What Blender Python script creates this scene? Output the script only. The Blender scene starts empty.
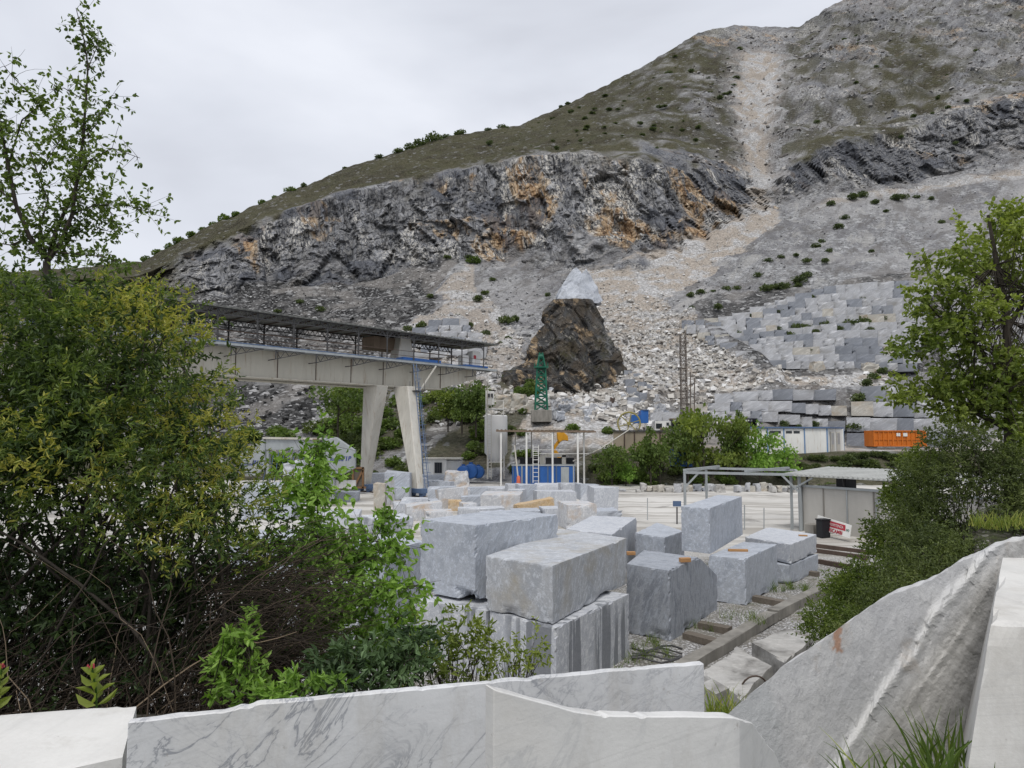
import bpy, math, random
import numpy as np
from mathutils import Vector, Matrix, Euler
PI = math.pi
random.seed(7)
RNG = np.random.default_rng(7)
SC = bpy.context.scene
COL = SC.collection
F = 683.0
CAMZ = 6.0
TH = math.atan(51.0 / F)
CT, ST = math.cos(TH), math.sin(TH)

# ---------------------------------------------------------------- geometry of view rays (used to lay the place out in metres)
def ray(px, py):
    u = (px - 512.0) / F
    v = (384.0 - py) / F
    return u, CT - v * ST, ST + v * CT
def P(px, py, Y):
    a, b, c = ray(px, py)
    return Vector((a / b * Y, Y, CAMZ + c / b * Y))
def G(px, py, z=0.0):
    a, b, c = ray(px, py)
    Y = (z - CAMZ) / (c / b)
    return Vector((a / b * Y, Y, z))

# ---------------------------------------------------------------- numpy noise
def _h(ix, iy, iz, s):
    n = (ix * 374761393 + iy * 668265263 + iz * 2147483647 + s * 974634777) & 0x7fffffff
    n = ((n ^ (n >> 13)) * 1274126177) & 0x7fffffff
    n = (n ^ (n >> 16)) & 0xffff
    return n / 65535.0
def vnoise(p, s=0):
    p = np.asarray(p, float)
    i = np.floor(p).astype(np.int64)
    f = p - i
    f = f * f * (3 - 2 * f)
    x, y, z = i[:, 0], i[:, 1], i[:, 2]
    fx, fy, fz = f[:, 0], f[:, 1], f[:, 2]
    def L(a, b, t): return a + (b - a) * t
    c = L(L(L(_h(x, y, z, s), _h(x + 1, y, z, s), fx), L(_h(x, y + 1, z, s), _h(x + 1, y + 1, z, s), fx), fy),
          L(L(_h(x, y, z + 1, s), _h(x + 1, y, z + 1, s), fx), L(_h(x, y + 1, z + 1, s), _h(x + 1, y + 1, z + 1, s), fx), fy), fz)
    return c * 2 - 1
def fbm(p, o=4, s=0, g=0.5):
    p = np.asarray(p, float)
    r = np.zeros(len(p)); a = 1.0
    for k in range(o):
        r += a * vnoise(p, s + k * 17); p = p * 2.03; a *= g
    return r
def ridged(p, o=4, s=0):
    p = np.asarray(p, float)
    r = np.zeros(len(p)); a = 1.0
    for k in range(o):
        r += a * (1 - 2 * np.abs(vnoise(p, s + k * 17))); p = p * 2.07; a *= .5
    return r

def cells(p, seed=0):
    """nearest jittered cell: returns a random value per cell and the offset from its centre"""
    i0 = np.floor(p).astype(np.int64); best = np.full(len(p), 9e9); val = np.zeros(len(p)); off = np.zeros_like(p); tilt = np.zeros_like(p)
    for dx in (-1, 0, 1):
        for dy in (-1, 0, 1):
            for dz in (-1, 0, 1):
                i = i0 + np.array([dx, dy, dz]); x, y, z = i[:, 0], i[:, 1], i[:, 2]
                c = i + np.stack([_h(x, y, z, seed + 1), _h(x, y, z, seed + 2), _h(x, y, z, seed + 3)], 1)
                d = ((p - c) ** 2).sum(1); m = d < best
                best[m] = d[m]; val[m] = _h(x, y, z, seed + 4)[m]; off[m] = (p - c)[m]
                tilt[m] = np.stack([_h(x, y, z, seed + 5), _h(x, y, z, seed + 6), _h(x, y, z, seed + 7)], 1)[m] * 2 - 1
    return val, off, tilt

# ---------------------------------------------------------------- object helpers
def tag(o, label=None, cat=None, group=None, kind=None):
    if label: o['label'] = label
    if cat: o['category'] = cat
    if group: o['group'] = group
    if kind: o['kind'] = kind
    return o
def link(o, parent=None):
    COL.objects.link(o)
    if parent is not None: o.parent = parent
    return o
def empty(name, loc, label=None, cat=None, group=None, rz=0):
    o = bpy.data.objects.new(name, None)
    o.empty_display_size = .2
    o.location = loc; o.rotation_euler = (0, 0, rz)
    link(o)
    return tag(o, label, cat, group)
def wloc(o):
    v = Vector((0, 0, 0))
    while o is not None:
        v = v + Vector(o.location); o = o.parent
    return v
def np_mesh(name, V, faces, mat=None, smooth=False, attrs=None, cattrs=None):
    """faces: list of (n,k) int arrays"""
    V = np.asarray(V, np.float32)
    me = bpy.data.meshes.new(name)
    me.vertices.add(len(V)); me.vertices.foreach_set('co', V.ravel())
    faces = [np.asarray(f, np.int32) for f in faces if len(f)]
    nl = sum(f.size for f in faces); nf = sum(len(f) for f in faces)
    me.loops.add(nl); me.loops.foreach_set('vertex_index', np.concatenate([f.ravel() for f in faces]))
    me.polygons.add(nf)
    tot = np.concatenate([np.full(len(f), f.shape[1], np.int32) for f in faces])
    st = np.concatenate([[0], np.cumsum(tot)[:-1]]).astype(np.int32)
    me.polygons.foreach_set('loop_start', st)
    try: me.polygons.foreach_set('loop_total', tot)
    except Exception: pass
    me.polygons.foreach_set('use_smooth', np.full(nf, bool(smooth)))
    for k, v in (attrs or {}).items():
        a = me.attributes.new(k, 'FLOAT', 'POINT'); a.data.foreach_set('value', np.asarray(v, np.float32))
    me.update(calc_edges=True); me.validate()
    if mat: me.materials.append(mat)
    return me
def mobj(name, me, parent=None, loc=(0, 0, 0)):
    o = bpy.data.objects.new(name, me); o.location = loc
    return link(o, parent)
def copy_tree(o, parent=None):
    c = o.copy(); COL.objects.link(c); c.parent = parent
    for ch in list(o.children): copy_tree(ch, c)
    return c

class MB:
    """collects shapes (world coordinates) and builds ONE mesh object"""
    def __init__(s): s.V = []; s.Fc = []
    def add(s, vs, fs):
        b = len(s.V); s.V += [Vector(v) for v in vs]; s.Fc += [tuple(i + b for i in f) for f in fs]; return s
    def hexa(s, c):  # bottom 4 ccw, top 4 ccw
        return s.add(c, [(3, 2, 1, 0), (4, 5, 6, 7), (0, 1, 5, 4), (1, 2, 6, 5), (2, 3, 7, 6), (3, 0, 4, 7)])
    def box(s, c, size, rz=0, bev=0):
        hx, hy, hz = size[0] / 2, size[1] / 2, size[2] / 2
        R = Matrix.Rotation(rz, 3, 'Z'); c = Vector(c)
        return s.hexa([c + R @ Vector((x * hx, y * hy, z * hz)) for z in (-1, 1) for x, y in ((-1, -1), (1, -1), (1, 1), (-1, 1))])
    def bar(s, a, b, w, h=None, up=(0, 0, 1), w2=None, h2=None):
        h = w if h is None else h
        w2 = w if w2 is None else w2; h2 = h if h2 is None else h2
        a = Vector(a); b = Vector(b); d = (b - a).normalized(); up = Vector(up)
        if abs(d.dot(up)) > .98: up = Vector((0, 1, 0))
        x = d.cross(up).normalized(); y = x.cross(d).normalized()
        vs = []
        for p, ww, hh in ((a, w, h), (b, w2, h2)):
            vs += [p - x * ww / 2 - y * hh / 2, p + x * ww / 2 - y * hh / 2, p + x * ww / 2 + y * hh / 2, p - x * ww / 2 + y * hh / 2]
        return s.add(vs, [(0, 1, 2, 3), (7, 6, 5, 4), (4, 5, 1, 0), (5, 6, 2, 1), (6, 7, 3, 2), (7, 4, 0, 3)])
    def tube(s, pts, r, n=8, cap=True):
        pts = [Vector(p) for p in pts]
        rs = r if isinstance(r, (list, tuple)) else [r] * len(pts)
        vs = []; fs = []
        ref = Vector((0.31, 0.17, 0.93)).normalized()
        for i, p in enumerate(pts):
            d = (pts[min(i + 1, len(pts) - 1)] - pts[max(i - 1, 0)]).normalized()
            rr = ref if abs(d.dot(ref)) < .95 else Vector((1, 0, 0))
            x = d.cross(rr).normalized(); y = d.cross(x)
            for k in range(n):
                a = 2 * PI * k / n
                vs.append(p + (x * math.cos(a) + y * math.sin(a)) * rs[i])
        for i in range(len(pts) - 1):
            for k in range(n):
                k2 = (k + 1) % n
                fs.append((i * n + k, i * n + k2, i * n + n + k2, i * n + n + k))
        if cap:
            fs.append(tuple(range(n - 1, -1, -1))); b = (len(pts) - 1) * n; fs.append(tuple(range(b, b + n)))
        return s.add(vs, fs)
    def prism(s, poly, vec):
        """poly: list of 3D points, extruded by vec"""
        n = len(poly); poly = [Vector(p) for p in poly]; vec = Vector(vec)
        vs = poly + [p + vec for p in poly]
        fs = [tuple(range(n - 1, -1, -1)), tuple(range(n, 2 * n))]
        fs += [(i, (i + 1) % n, (i + 1) % n + n, i + n) for i in range(n)]
        return s.add(vs, fs)
    def build(s, name, mat, parent=None, smooth=False, origin=None, bev=0):
        o0 = wloc(parent) if parent is not None else Vector(origin or (0, 0, 0))
        if parent is None and origin is None and s.V:
            xs = [v.x for v in s.V]; ys = [v.y for v in s.V]; zs = [v.z for v in s.V]
            o0 = Vector(((min(xs) + max(xs)) / 2, (min(ys) + max(ys)) / 2, min(zs)))
        me = bpy.data.meshes.new(name)
        me.from_pydata([v - o0 for v in s.V], [], s.Fc); me.update()
        me.polygons.foreach_set('use_smooth', [False] * len(me.polygons))
        me.materials.append(mat)
        import bmesh
        bm = bmesh.new(); bm.from_mesh(me)
        bmesh.ops.recalc_face_normals(bm, faces=bm.faces)
        if bev:
            bmesh.ops.bevel(bm, geom=[e for e in bm.edges if len(e.link_faces) == 2 and e.calc_face_angle(0) > .5], offset=bev, segments=1, affect='EDGES')
        bm.to_mesh(me); bm.free()
        if smooth:
            me.polygons.foreach_set('use_smooth', [True] * len(me.polygons))
            try: me.set_sharp_from_angle(angle=.7)
            except Exception: pass
        return mobj(name, me, parent, (0, 0, 0) if parent is not None else o0)

# ---------------------------------------------------------------- materials
class NT:
    def __init__(s, name):
        s.m = bpy.data.materials.new(name); s.m.use_nodes = True
        s.t = s.m.node_tree; s.t.nodes.clear()
        s.out = s.n('ShaderNodeOutputMaterial'); s.b = s.n('ShaderNodeBsdfPrincipled')
        s.l(s.b.outputs[0], s.out.inputs[0])
    def n(s, ty, **kw):
        nd = s.t.nodes.new(ty)
        for k, v in kw.items():
            if k.startswith('i_'):
                key = k[2:]
                nd.inputs[int(key) if key.isdigit() else key.replace('_', ' ')].default_value = v
            else: setattr(nd, k, v)
        return nd
    def l(s, a, b): s.t.links.new(a, b)
    def coord(s, scale=(1, 1, 1), rot=(0, 0, 0), rnd=False, src='Object'):
        tc = s.n('ShaderNodeTexCoord'); o = tc.outputs[src]
        if rnd:
            oi = s.n('ShaderNodeObjectInfo'); vm = s.n('ShaderNodeVectorMath', operation='SCALE')
            cb = s.n('ShaderNodeCombineXYZ', i_X=37.0, i_Y=53.0, i_Z=29.0)
            s.l(cb.outputs[0], vm.inputs[0]); s.l(oi.outputs['Random'], vm.inputs['Scale'])
            ad = s.n('ShaderNodeVectorMath', operation='ADD'); s.l(o, ad.inputs[0]); s.l(vm.outputs[0], ad.inputs[1]); o = ad.outputs[0]
        if any(rot):                                           # turn first, stretch afterwards: streaks run obliquely
            m0 = s.n('ShaderNodeMapping'); m0.inputs['Rotation'].default_value = rot; s.l(o, m0.inputs[0]); o = m0.outputs[0]
        mp = s.n('ShaderNodeMapping'); mp.inputs['Scale'].default_value = scale
        s.l(o, mp.inputs[0]); return mp.outputs[0]
    def noise(s, v, scale, detail=4, rough=.55, dist=0, out='Fac'):
        n = s.n('ShaderNodeTexNoise', i_Scale=scale, i_Detail=detail, i_Roughness=rough, i_Distortion=dist)
        s.l(v, n.inputs['Vector']); return n.outputs[out]
    def voro(s, v, scale, out='Color', feature='F1', rnd=1.0):
        key = (v.node.name, v.name, scale, feature)
        if not hasattr(s, 'vc'): s.vc = {}
        if key in s.vc: return s.vc[key].outputs[out]
        n = s.vc[key] = s.n('ShaderNodeTexVoronoi', feature=feature, i_Scale=scale, i_Randomness=rnd)
        s.l(v, n.inputs['Vector']); return n.outputs[out]
    def ramp(s, f, stops, interp='LINEAR'):
        r = s.n('ShaderNodeValToRGB'); r.color_ramp.interpolation = interp
        e = r.color_ramp.elements
        while len(e) < len(stops): e.new(.5)
        for i, (p, c) in enumerate(stops):
            e[i].position = p
            c = (c, c, c) if not isinstance(c, (tuple, list)) else c
            e[i].color = (c[0], c[1], c[2], 1)
        s.l(f, r.inputs[0]); return r.outputs[0]
    def mix(s, fac, a, b, mode='MIX'):
        m = s.n('ShaderNodeMix', data_type='RGBA', blend_type=mode)
        for v, idx in ((fac, 0), (a, 6), (b, 7)):
            if isinstance(v, (int, float)): m.inputs[idx].default_value = v if idx == 0 else (v, v, v, 1)
            elif isinstance(v, (tuple, list)): m.inputs[idx].default_value = (v[0], v[1], v[2], 1)
            else: s.l(v, m.inputs[idx])
        return m.outputs[2]
    def math(s, op, a, b=None, c=None):
        m = s.n('ShaderNodeMath', operation=op)
        for i, v in enumerate((a, b, c)):
            if v is None: continue
            if isinstance(v, (int, float)): m.inputs[i].default_value = v
            else: s.l(v, m.inputs[i])
        return m.outputs[0]
    def attr(s, name, out='Fac'):
        a = s.n('ShaderNodeAttribute'); a.attribute_name = name; return a.outputs[out]
    def sep(s, c):
        if not hasattr(s, 'sc'): s.sc = {}
        key = (c.node.name, c.name)
        if key in s.sc: return s.sc[key].outputs
        n = s.sc[key] = s.n('ShaderNodeSeparateColor'); s.l(c, n.inputs[0]); return n.outputs
    def fin(s, color, rough=.8, bump=None, bs=.4, bd=.05, spec=.3, metal=0):
        if isinstance(color, (tuple, list)): s.b.inputs['Base Color'].default_value = (*color[:3], 1)
        else: s.l(color, s.b.inputs['Base Color'])
        if isinstance(rough, (int, float)): s.b.inputs['Roughness'].default_value = rough
        else: s.l(rough, s.b.inputs['Roughness'])
        s.b.inputs['Specular IOR Level'].default_value = spec
        s.b.inputs['Metallic'].default_value = metal
        if bump is not None:
            bn = s.n('ShaderNodeBump', i_Strength=bs, i_Distance=bd); s.l(bump, bn.inputs['Height']); s.l(bn.outputs[0], s.b.inputs['Normal'])
        return s.m

def m_paint(name, col, rough=.55, dirt=.25, scale=1.5, rust=None, spec=.3, metal=0):
    """painted or plain surface with worn, stained patches"""
    t = NT(name); v = t.coord((1, 1, .35), rnd=True)
    n = t.noise(v, scale, 6, .65)
    c = t.mix(t.ramp(n, [(.35, 0), (.75, 1)]), col, tuple(x * (1 - dirt) * .9 for x in col))
    if rust:
        r = t.noise(t.coord((2.5, 2.5, .25), rnd=True), 1.3, 6, .7)
        c = t.mix(t.ramp(r, [(.55, 0), (.60, .25), (.70, .85)]), c, rust)
    f = t.noise(t.coord(rnd=True), 14, 4, .6)
    c = t.mix(.25, c, t.mix(f, tuple(x * .6 for x in col), col))
    return t.fin(c, t.math('MULTIPLY_ADD', n, .3, rough - .15), f, .15, .01, spec, metal)

def m_marble(name, base, vein, dark, scale=1.0, rot=(.5, .7, .2), stain=None, stain_amt=.0, rough=.6, stripes=0.0, contrast=1.0):
    t = NT(name)
    v0 = t.coord(rnd=True)
    v = t.coord((.14 * scale, 2.6 * scale, 1.7 * scale), rot, rnd=True)
    big = t.noise(v0, .55 * scale, 3, .55)
    st = t.noise(v, 1.3, 5, .66, .18)
    fine = t.noise(v, 5, 5, .72, .1)
    c = t.mix(t.ramp(big, [(.3, 0), (.7, .6)]), base, dark)
    c = t.mix(t.ramp(st, [(.38, 0), (.54, .55 * contrast), (.66, .1)]), c, vein)
    c = t.mix(t.ramp(fine, [(.535, 0), (.60, .75 * contrast)]), c, tuple(min(.75, x * 1.6) for x in base))
    c = t.mix(t.ramp(fine, [(.28, .45 * contrast), (.42, 0)]), c, tuple(x * .5 for x in dark))
    c = t.mix(t.ramp(st, [(.482, 0), (.494, .85 * contrast), (.508, 0)]), c, tuple(min(.8, x * 1.75) for x in base))
    c = t.mix(t.ramp(fine, [(.475, 0), (.49, .5 * contrast), (.505, 0)]), c, tuple(x * .45 for x in dark))
    grain = t.noise(v0, 28, 3, .75)
    c = t.mix(.24, c, t.mix(grain, tuple(x * .55 for x in base), tuple(min(.8, x * 1.3) for x in base)))
    if stripes:
        w = t.noise(t.coord((2.6, 2.6, .08), rnd=True), 1.3, 2, .5); gt_ = t.noise(t.coord((1, 1, .3), rnd=True), .7, 2, .5)
        c = t.mix(t.math('MULTIPLY', t.math('MULTIPLY', t.ramp(w, [(.52, 0), (.55, 1)]), t.ramp(gt_, [(.46, 0), (.54, 1)])), stripes), c, tuple(x * .55 for x in dark))
    if stain:
        s = t.noise(v0, .9, 5, .6, .4)
        c = t.mix(t.ramp(s, [(.52 - stain_amt, 0), (.60 - stain_amt, .25), (.74 - stain_amt, .85)]), c, stain)
    # dirt lying on upward faces
    return t.fin(c, rough, t.math('ADD', t.noise(v0, 9, 4, .7), t.math('MULTIPLY', fine, .6)), .4, .03, .35)
# ---------------------------------------------------------------- the mountain: profiles of (distance, view height) per bearing
PROF = {
 -500: [(62,0),(68,428),(80,408),(95,385),(105,368),(125,343),(150,318),(160,307),(175,294),(200,286),(240,280)],
 0:    [(82,0),(90,440),(100,415),(118,385),(130,365),(150,338),(172,312),(180,302),(195,288),(225,280),(260,274)],
 140:  [(90,0),(96,448),(110,420),(125,385),(137,365),(155,338),(175,312),(185,300),(198,275),(225,268),(260,263)],
 190:  [(90,0),(97,450),(111,422),(126,386),(138,365),(158,335),(178,307),(187,294),(201,250),(228,244),(262,237)],
 250:  [(90,0),(98,457),(112,427),(128,390),(140,365),(160,335),(180,305),(190,290),(205,224),(230,215),(265,208)],
 350:  [(90,0),(98,460),(112,430),(128,394),(142,367),(162,332),(185,300),(195,285),(212,192),(240,179),(285,167)],
 450:  [(90,0),(96,466),(110,425),(122,388),(135,357),(155,322),(185,280),(198,260),(218,172),(250,153),(310,136)],
 520:  [(88,0),(93,462),(110,412),(122,392),(135,362),(155,325),(182,285),(195,268),(215,158),(255,143),(330,125)],
 570:  [(85,0),(92,455),(108,412),(122,393),(135,362),(155,322),(180,285),(190,272),(212,152),(265,129),(345,103)],
 640:  [(83,0),(90,450),(105,430),(120,396),(133,366),(152,326),(178,280),(188,264),(212,158),(290,110),(370,68)],
 700:  [(82,0),(90,450),(105,430),(120,398),(132,370),(150,326),(180,270),(195,245),(218,165),(310,95),(400,32)],
 735:  [(82,0),(90,452),(106,430),(121,394),(133,369),(152,320),(188,255),(204,222),(226,178),(315,100),(412,25)],
 765:  [(82,0),(90,452),(106,430),(122,390),(134,368),(154,308),(198,236),(216,210),(234,188),(322,105),(422,27)],
 800:  [(82,0),(90,452),(108,438),(123,387),(135,369),(156,297),(212,216),(226,200),(242,160),(330,88),(430,27)],
 830:  [(82,0),(90,452),(109,445),(123,385),(135,369),(158,288),(225,200),(237,192),(254,143),(340,75),(440,8)],
 870:  [(82,0),(90,452),(109,446),(123,386),(135,370),(158,284),(232,193),(244,188),(260,135),(346,65),(450,-14)],
 920:  [(82,0),(90,452),(109,446),(123,388),(135,372),(158,281),(240,190),(252,182),(268,126),(350,55),(460,-32)],
 960:  [(82,0),(90,452),(109,446),(123,388),(135,372),(158,278),(240,183),(252,170),(267,112),(350,48),(460,-36)],
 1024: [(82,0),(90,452),(109,446),(123,388),(135,372),(158,274),(236,174),(248,152),(264,96),(350,40),(462,-44)],
 1300: [(82,0),(90,450),(109,444),(123,386),(135,368),(158,265),(230,150),(245,130),(262,76),(350,10),(465,-60)],
 1750: [(82,0),(90,448),(109,440),(123,380),(135,360),(158,255),(230,130),(245,110),(262,60),(350,0),(465,-70)],
}
_pk = np.array(sorted(PROF)); NL = 11
_PY = np.array([[p[0] for p in PROF[k]] for k in _pk], float)
_PP = np.array([[p[1] for p in PROF[k]] for k in _pk], float)
for i in range(len(_pk)):                                     # layer 0 lies on the yard, z = -0.35
    Y0 = _PY[i, 0]; _PP[i, 0] = 384 - F * math.tan(math.atan((-0.35 - CAMZ) / Y0) - TH)
def prof(px):
    px = np.atleast_1d(np.asarray(px, float))
    return (np.stack([np.interp(px, _pk, _PY[:, j]) for j in range(NL)], 1), np.stack([np.interp(px, _pk, _PP[:, j]) for j in range(NL)], 1))
def ray_np(px, py):
    v = (384 - py) / F
    return (px - 512) / F, CT - v * ST, ST + v * CT
def S(px, py):
    """a point on the terrain (before small displacement) seen at this bearing and height"""
    yy, pp = prof(px)
    Y = float(np.interp(-py, -pp[0], yy[0]))
    return P(px, py, Y)

xs = np.concatenate([np.arange(-500, -60, 11.), np.arange(-60, 1090, 2.4), np.arange(1090, 1750, 11.)])
seg_n = [12, 10, 22, 12, 42, 46, 26, 96, 60, 84]
ts = np.concatenate([np.linspace(k, k + 1, n, endpoint=False) for k, n in enumerate(seg_n)] + [[10.0]])
yy, pp = prof(xs)
NX, NR = len(xs), len(ts)
k0 = np.minimum(ts.astype(int), NL - 2); fr = ts - k0
TY = yy[:, k0] * (1 - fr) + yy[:, k0 + 1] * fr                # NX x NR
TPy = pp[:, k0] * (1 - fr) + pp[:, k0 + 1] * fr
TPx = np.repeat(xs[:, None], NR, 1); TT = np.repeat(ts[None, :], NX, 0)
a, b, c = ray_np(TPx, TPy)
VX = a / b * TY; VY = TY; VZ = CAMZ + c / b * TY
V = np.stack([VX, VY, VZ], -1).reshape(-1, 3)
tt = TT.ravel(); px = TPx.ravel(); py = TPy.ravel()
def sm(x, a, b):
    t = np.clip((x - a) / (b - a), 0, 1); return t * t * (3 - 2 * t)
# ragged bearing/height for the zone borders
w1 = fbm(V * .035, 4, 3); w2 = fbm(V * .035, 4, 9); w3 = fbm(V * .15, 3, 21)
qx = px + w1 * 13 + w3 * 5; qy = py + w2 * 9 + w3 * 5
def poly(P_, qx=None, qy=None):
    qx = globals()['qx'] if qx is None else qx; qy = globals()['qy'] if qy is None else qy
    ins = np.zeros(len(qx), bool); n = len(P_)
    for i in range(n):
        x1, y1 = P_[i]; x2, y2 = P_[(i + 1) % n]
        if y1 == y2: continue
        cnd = ((y1 > qy) != (y2 > qy)) & (qx < (x2 - x1) * (qy - y1) / (y2 - y1) + x1)
        ins ^= cnd
    return ins.astype(float)
wt = tt + w1 * .22 + w3 * .16
cliff = sm(tt + w1 * .42 + w3 * .3 - .12 * sm(px, 480, 300), 6.82, 7.12) * (1 - sm(wt, 7.93, 8.12))
cliff *= sm(qx, 150, 215)
cliff *= 1 - poly([(738, 100), (790, 100), (772, 200), (775, 230), (700, 262), (705, 235), (742, 205)]) * .9
cliff = np.maximum(cliff, poly([(690, 28), (735, 25), (800, 32), (840, 5), (840, 34), (790, 44), (740, 42), (712, 52)]) * .55)
cliff = np.maximum(cliff, poly([(955, -12), (1200, -22), (1200, 6), (955, 4)]) * .9)
grass = np.maximum(sm(wt, 7.95, 8.15), (tt > 6.2) * (1 - sm(qx, 165, 215))) * (1 - sm(qx, 715, 745))
grass *= np.clip(1.05 - sm(px, 560, 690) * (.14 - w3 * 1.0 - w2 * .5), 0, 1)
grass = np.maximum(grass, poly([(905, 30), (975, 60), (950, 100), (900, 145), (840, 160), (800, 175), (840, 120), (875, 80)]) * np.clip(.85 + w3 * .8 + w2 * .4, 0, 1))
grass = np.maximum(grass, poly([(800, 20), (1060, -20), (1060, 110), (960, 120), (840, 170), (790, 170), (775, 100)]) * np.clip(w3 * 1.3 + w1 * .8 + .22, 0, .85))
grass = np.maximum(grass, poly([(640, 300), (300, 500), (-520, 470), (-520, 440), (60, 440), (230, 470), (330, 455), (345, 390), (400, 375), (480, 382), (520, 400), (515, 470), (400, 500), (345, 500)]) * (qx < 520) * .9 * (qy > 380))
grass = np.maximum(grass, sm(qx, 560, 590) * (1 - sm(tt, 1.0, 1.25)) * .95)
dark = poly([(-520, 500), (-520, 200), (140, 262), (260, 285), (400, 262), (478, 243), (455, 268), (425, 310), (395, 332), (345, 385), (290, 440), (250, 500)])
dark = np.maximum(dark, poly([(415, 420), (490, 410), (500, 480), (405, 480)]))
dark = np.maximum(dark, poly([(690, 110), (735, 90), (750, 160), (745, 205), (700, 170), (660, 150)]) * .6)
light = poly([(575, 268), (610, 262), (690, 225), (712, 200), (735, 175), (742, 110), (738, 50), (770, 45), (785, 60), (775, 120), (765, 190), (775, 225), (700, 270), (660, 300), (690, 330), (760, 380), (840, 372), (900, 350), (905, 375), (800, 400), (760, 400), (760, 432), (480, 440), (480, 395), (520, 395), (590, 330)])
light = np.maximum(light, poly([(468, 262), (485, 300), (520, 330), (515, 392), (470, 400), (400, 330), (432, 308)]) * .8)
light = np.maximum(light, sm(qx, 560, 600) * sm(tt, 1.02, 1.15) * (1 - sm(tt, 1.95, 2.1)) * .95)
light = np.maximum(light, sm(qx, 800, 830) * sm(tt, 5.93, 6.0) * (1 - sm(tt, 6.15, 6.5)) * .8)
chute = poly([(715, 30), (800, 30), (800, 200), (700, 200)], px, py)
light = np.where(chute > 0, np.clip(np.exp(-((px + w1 * 9 + w3 * 6 - np.interp(py, [45, 120, 190], [757, 758, 752])) / np.interp(py, [45, 120, 190], [24, 17, 13])) ** 2) * (1.35 + w3 * .7) * sm(py, 44, 62), 0, 1), light)
light *= (1 - cliff * .8)
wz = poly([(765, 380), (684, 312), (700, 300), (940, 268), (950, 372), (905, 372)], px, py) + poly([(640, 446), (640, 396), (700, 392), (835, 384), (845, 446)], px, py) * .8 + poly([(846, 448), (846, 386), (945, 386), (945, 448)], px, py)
dark = np.maximum(dark, np.clip(wz, 0, 1) * .85); light *= 1 - np.clip(wz, 0, 1) * .9  # wall zones painted dark: shadow in the block joints, plus soil on the ledges
# relief
rad = V.copy(); rad[:, 2] = 0; rad[:, 1] += 0; rad /= np.linalg.norm(rad, axis=1)[:, None]
cl_w = sm(tt, 6.9, 7.15) * (1 - sm(tt, 7.85, 8.05))
Q = V * np.array([.055, .055, .022]); Q[:, 0] += V[:, 2] * .012
crag = ridged(Q, 5, 31) * 3.2 + ridged(V * np.array([.16, .16, .07]), 4, 47) * 1.5 + np.round(fbm(V * np.array([.09, .09, .05]), 2, 53) * 3) * 1.6 + np.round(fbm(V * np.array([.22, .22, .10]) + V[:, [2, 2, 2]] * np.array([.05, 0, 0]), 2, 57) * 3) * .7
ci = np.where((cl_w > .01) | ((tt > 8) & (px > 680)))[0]
Vc = V[ci] + np.stack([w1, w2, w3], 1)[ci] * 1.5
def facets(sc, seed, a1, a2):
    v_, o_, t_ = cells(Vc * np.array(sc) + Vc[:, [2, 2, 2]] * np.array([sc[0] * .25, 0, 0]), seed)
    return (v_ - .5) * a1 + (o_ * t_).sum(1) * a2
fct = np.zeros(len(V)); fct[ci] = facets((.12, .12, .035), 5, 2.3, 2.6) + facets((.34, .34, .10), 6, 1.1, 1.5)
crag = crag * .33 + fct
V += rad * (crag * cl_w)[:, None]
rib = np.clip(ridged(V * np.array([.022, .022, .010]), 3, 91) - .35, 0, 1) * sm(tt, 8.1, 8.5) * sm(px, 770, 830) * (1 - grass * .5)
V += rad * (fct * .55 * np.clip(rib * 1.5, 0, 1))[:, None] - rad * (rib * 3.5)[:, None]
cliff = np.maximum(cliff, np.clip(rib * 1.1 - .25, 0, .55))
ldx = np.clip((px - 690) / 88, 0, 1); ldy = 322 + 60 * ldx; V[:, 2] += 2.6 * np.exp(-((py - ldy) / 11) ** 2 - (np.maximum(np.abs(px - 734) - 40, 0) / 12) ** 2)
V[:, 2] += fbm(V * .12, 4, 61) * 1.1 * sm(tt, 2.1, 2.6) * (1 - .6 * cl_w) * (1 - sm(tt, 9.9, 10.))
up = sm(tt, 8.05, 8.4)
V[:, 2] += (ridged(V * np.array([.03, .03, .03]), 4, 71) - .8) * 4.5 * up * sm(px, 690, 800) * (1 - sm(tt, 9.6, 10))
V[:, 2] += fbm(V * .05, 4, 77) * 2.2 * up * (1 - sm(tt, 9.5, 10)) + fbm(V * .25, 3, 79) * .5 * up
idx = np.arange(NX * NR).reshape(NX, NR)
Fq = np.stack([idx[:-1, :-1], idx[1:, :-1], idx[1:, 1:], idx[:-1, 1:]], -1).reshape(-1, 4)
# back slope so the ridge is solid
back = V.reshape(NX, NR, 3)[:, -1].copy(); back2 = back.copy(); back2[:, 1] += 150; back2[:, 2] = -2
nb = len(V); V = np.concatenate([V, back2])
bi = nb + np.arange(NX)
Fb = np.stack([idx[:-1, -1], idx[1:, -1], bi[1:], bi[:-1]], -1)
ext = lambda a: np.concatenate([a, np.zeros(NX)])

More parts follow.
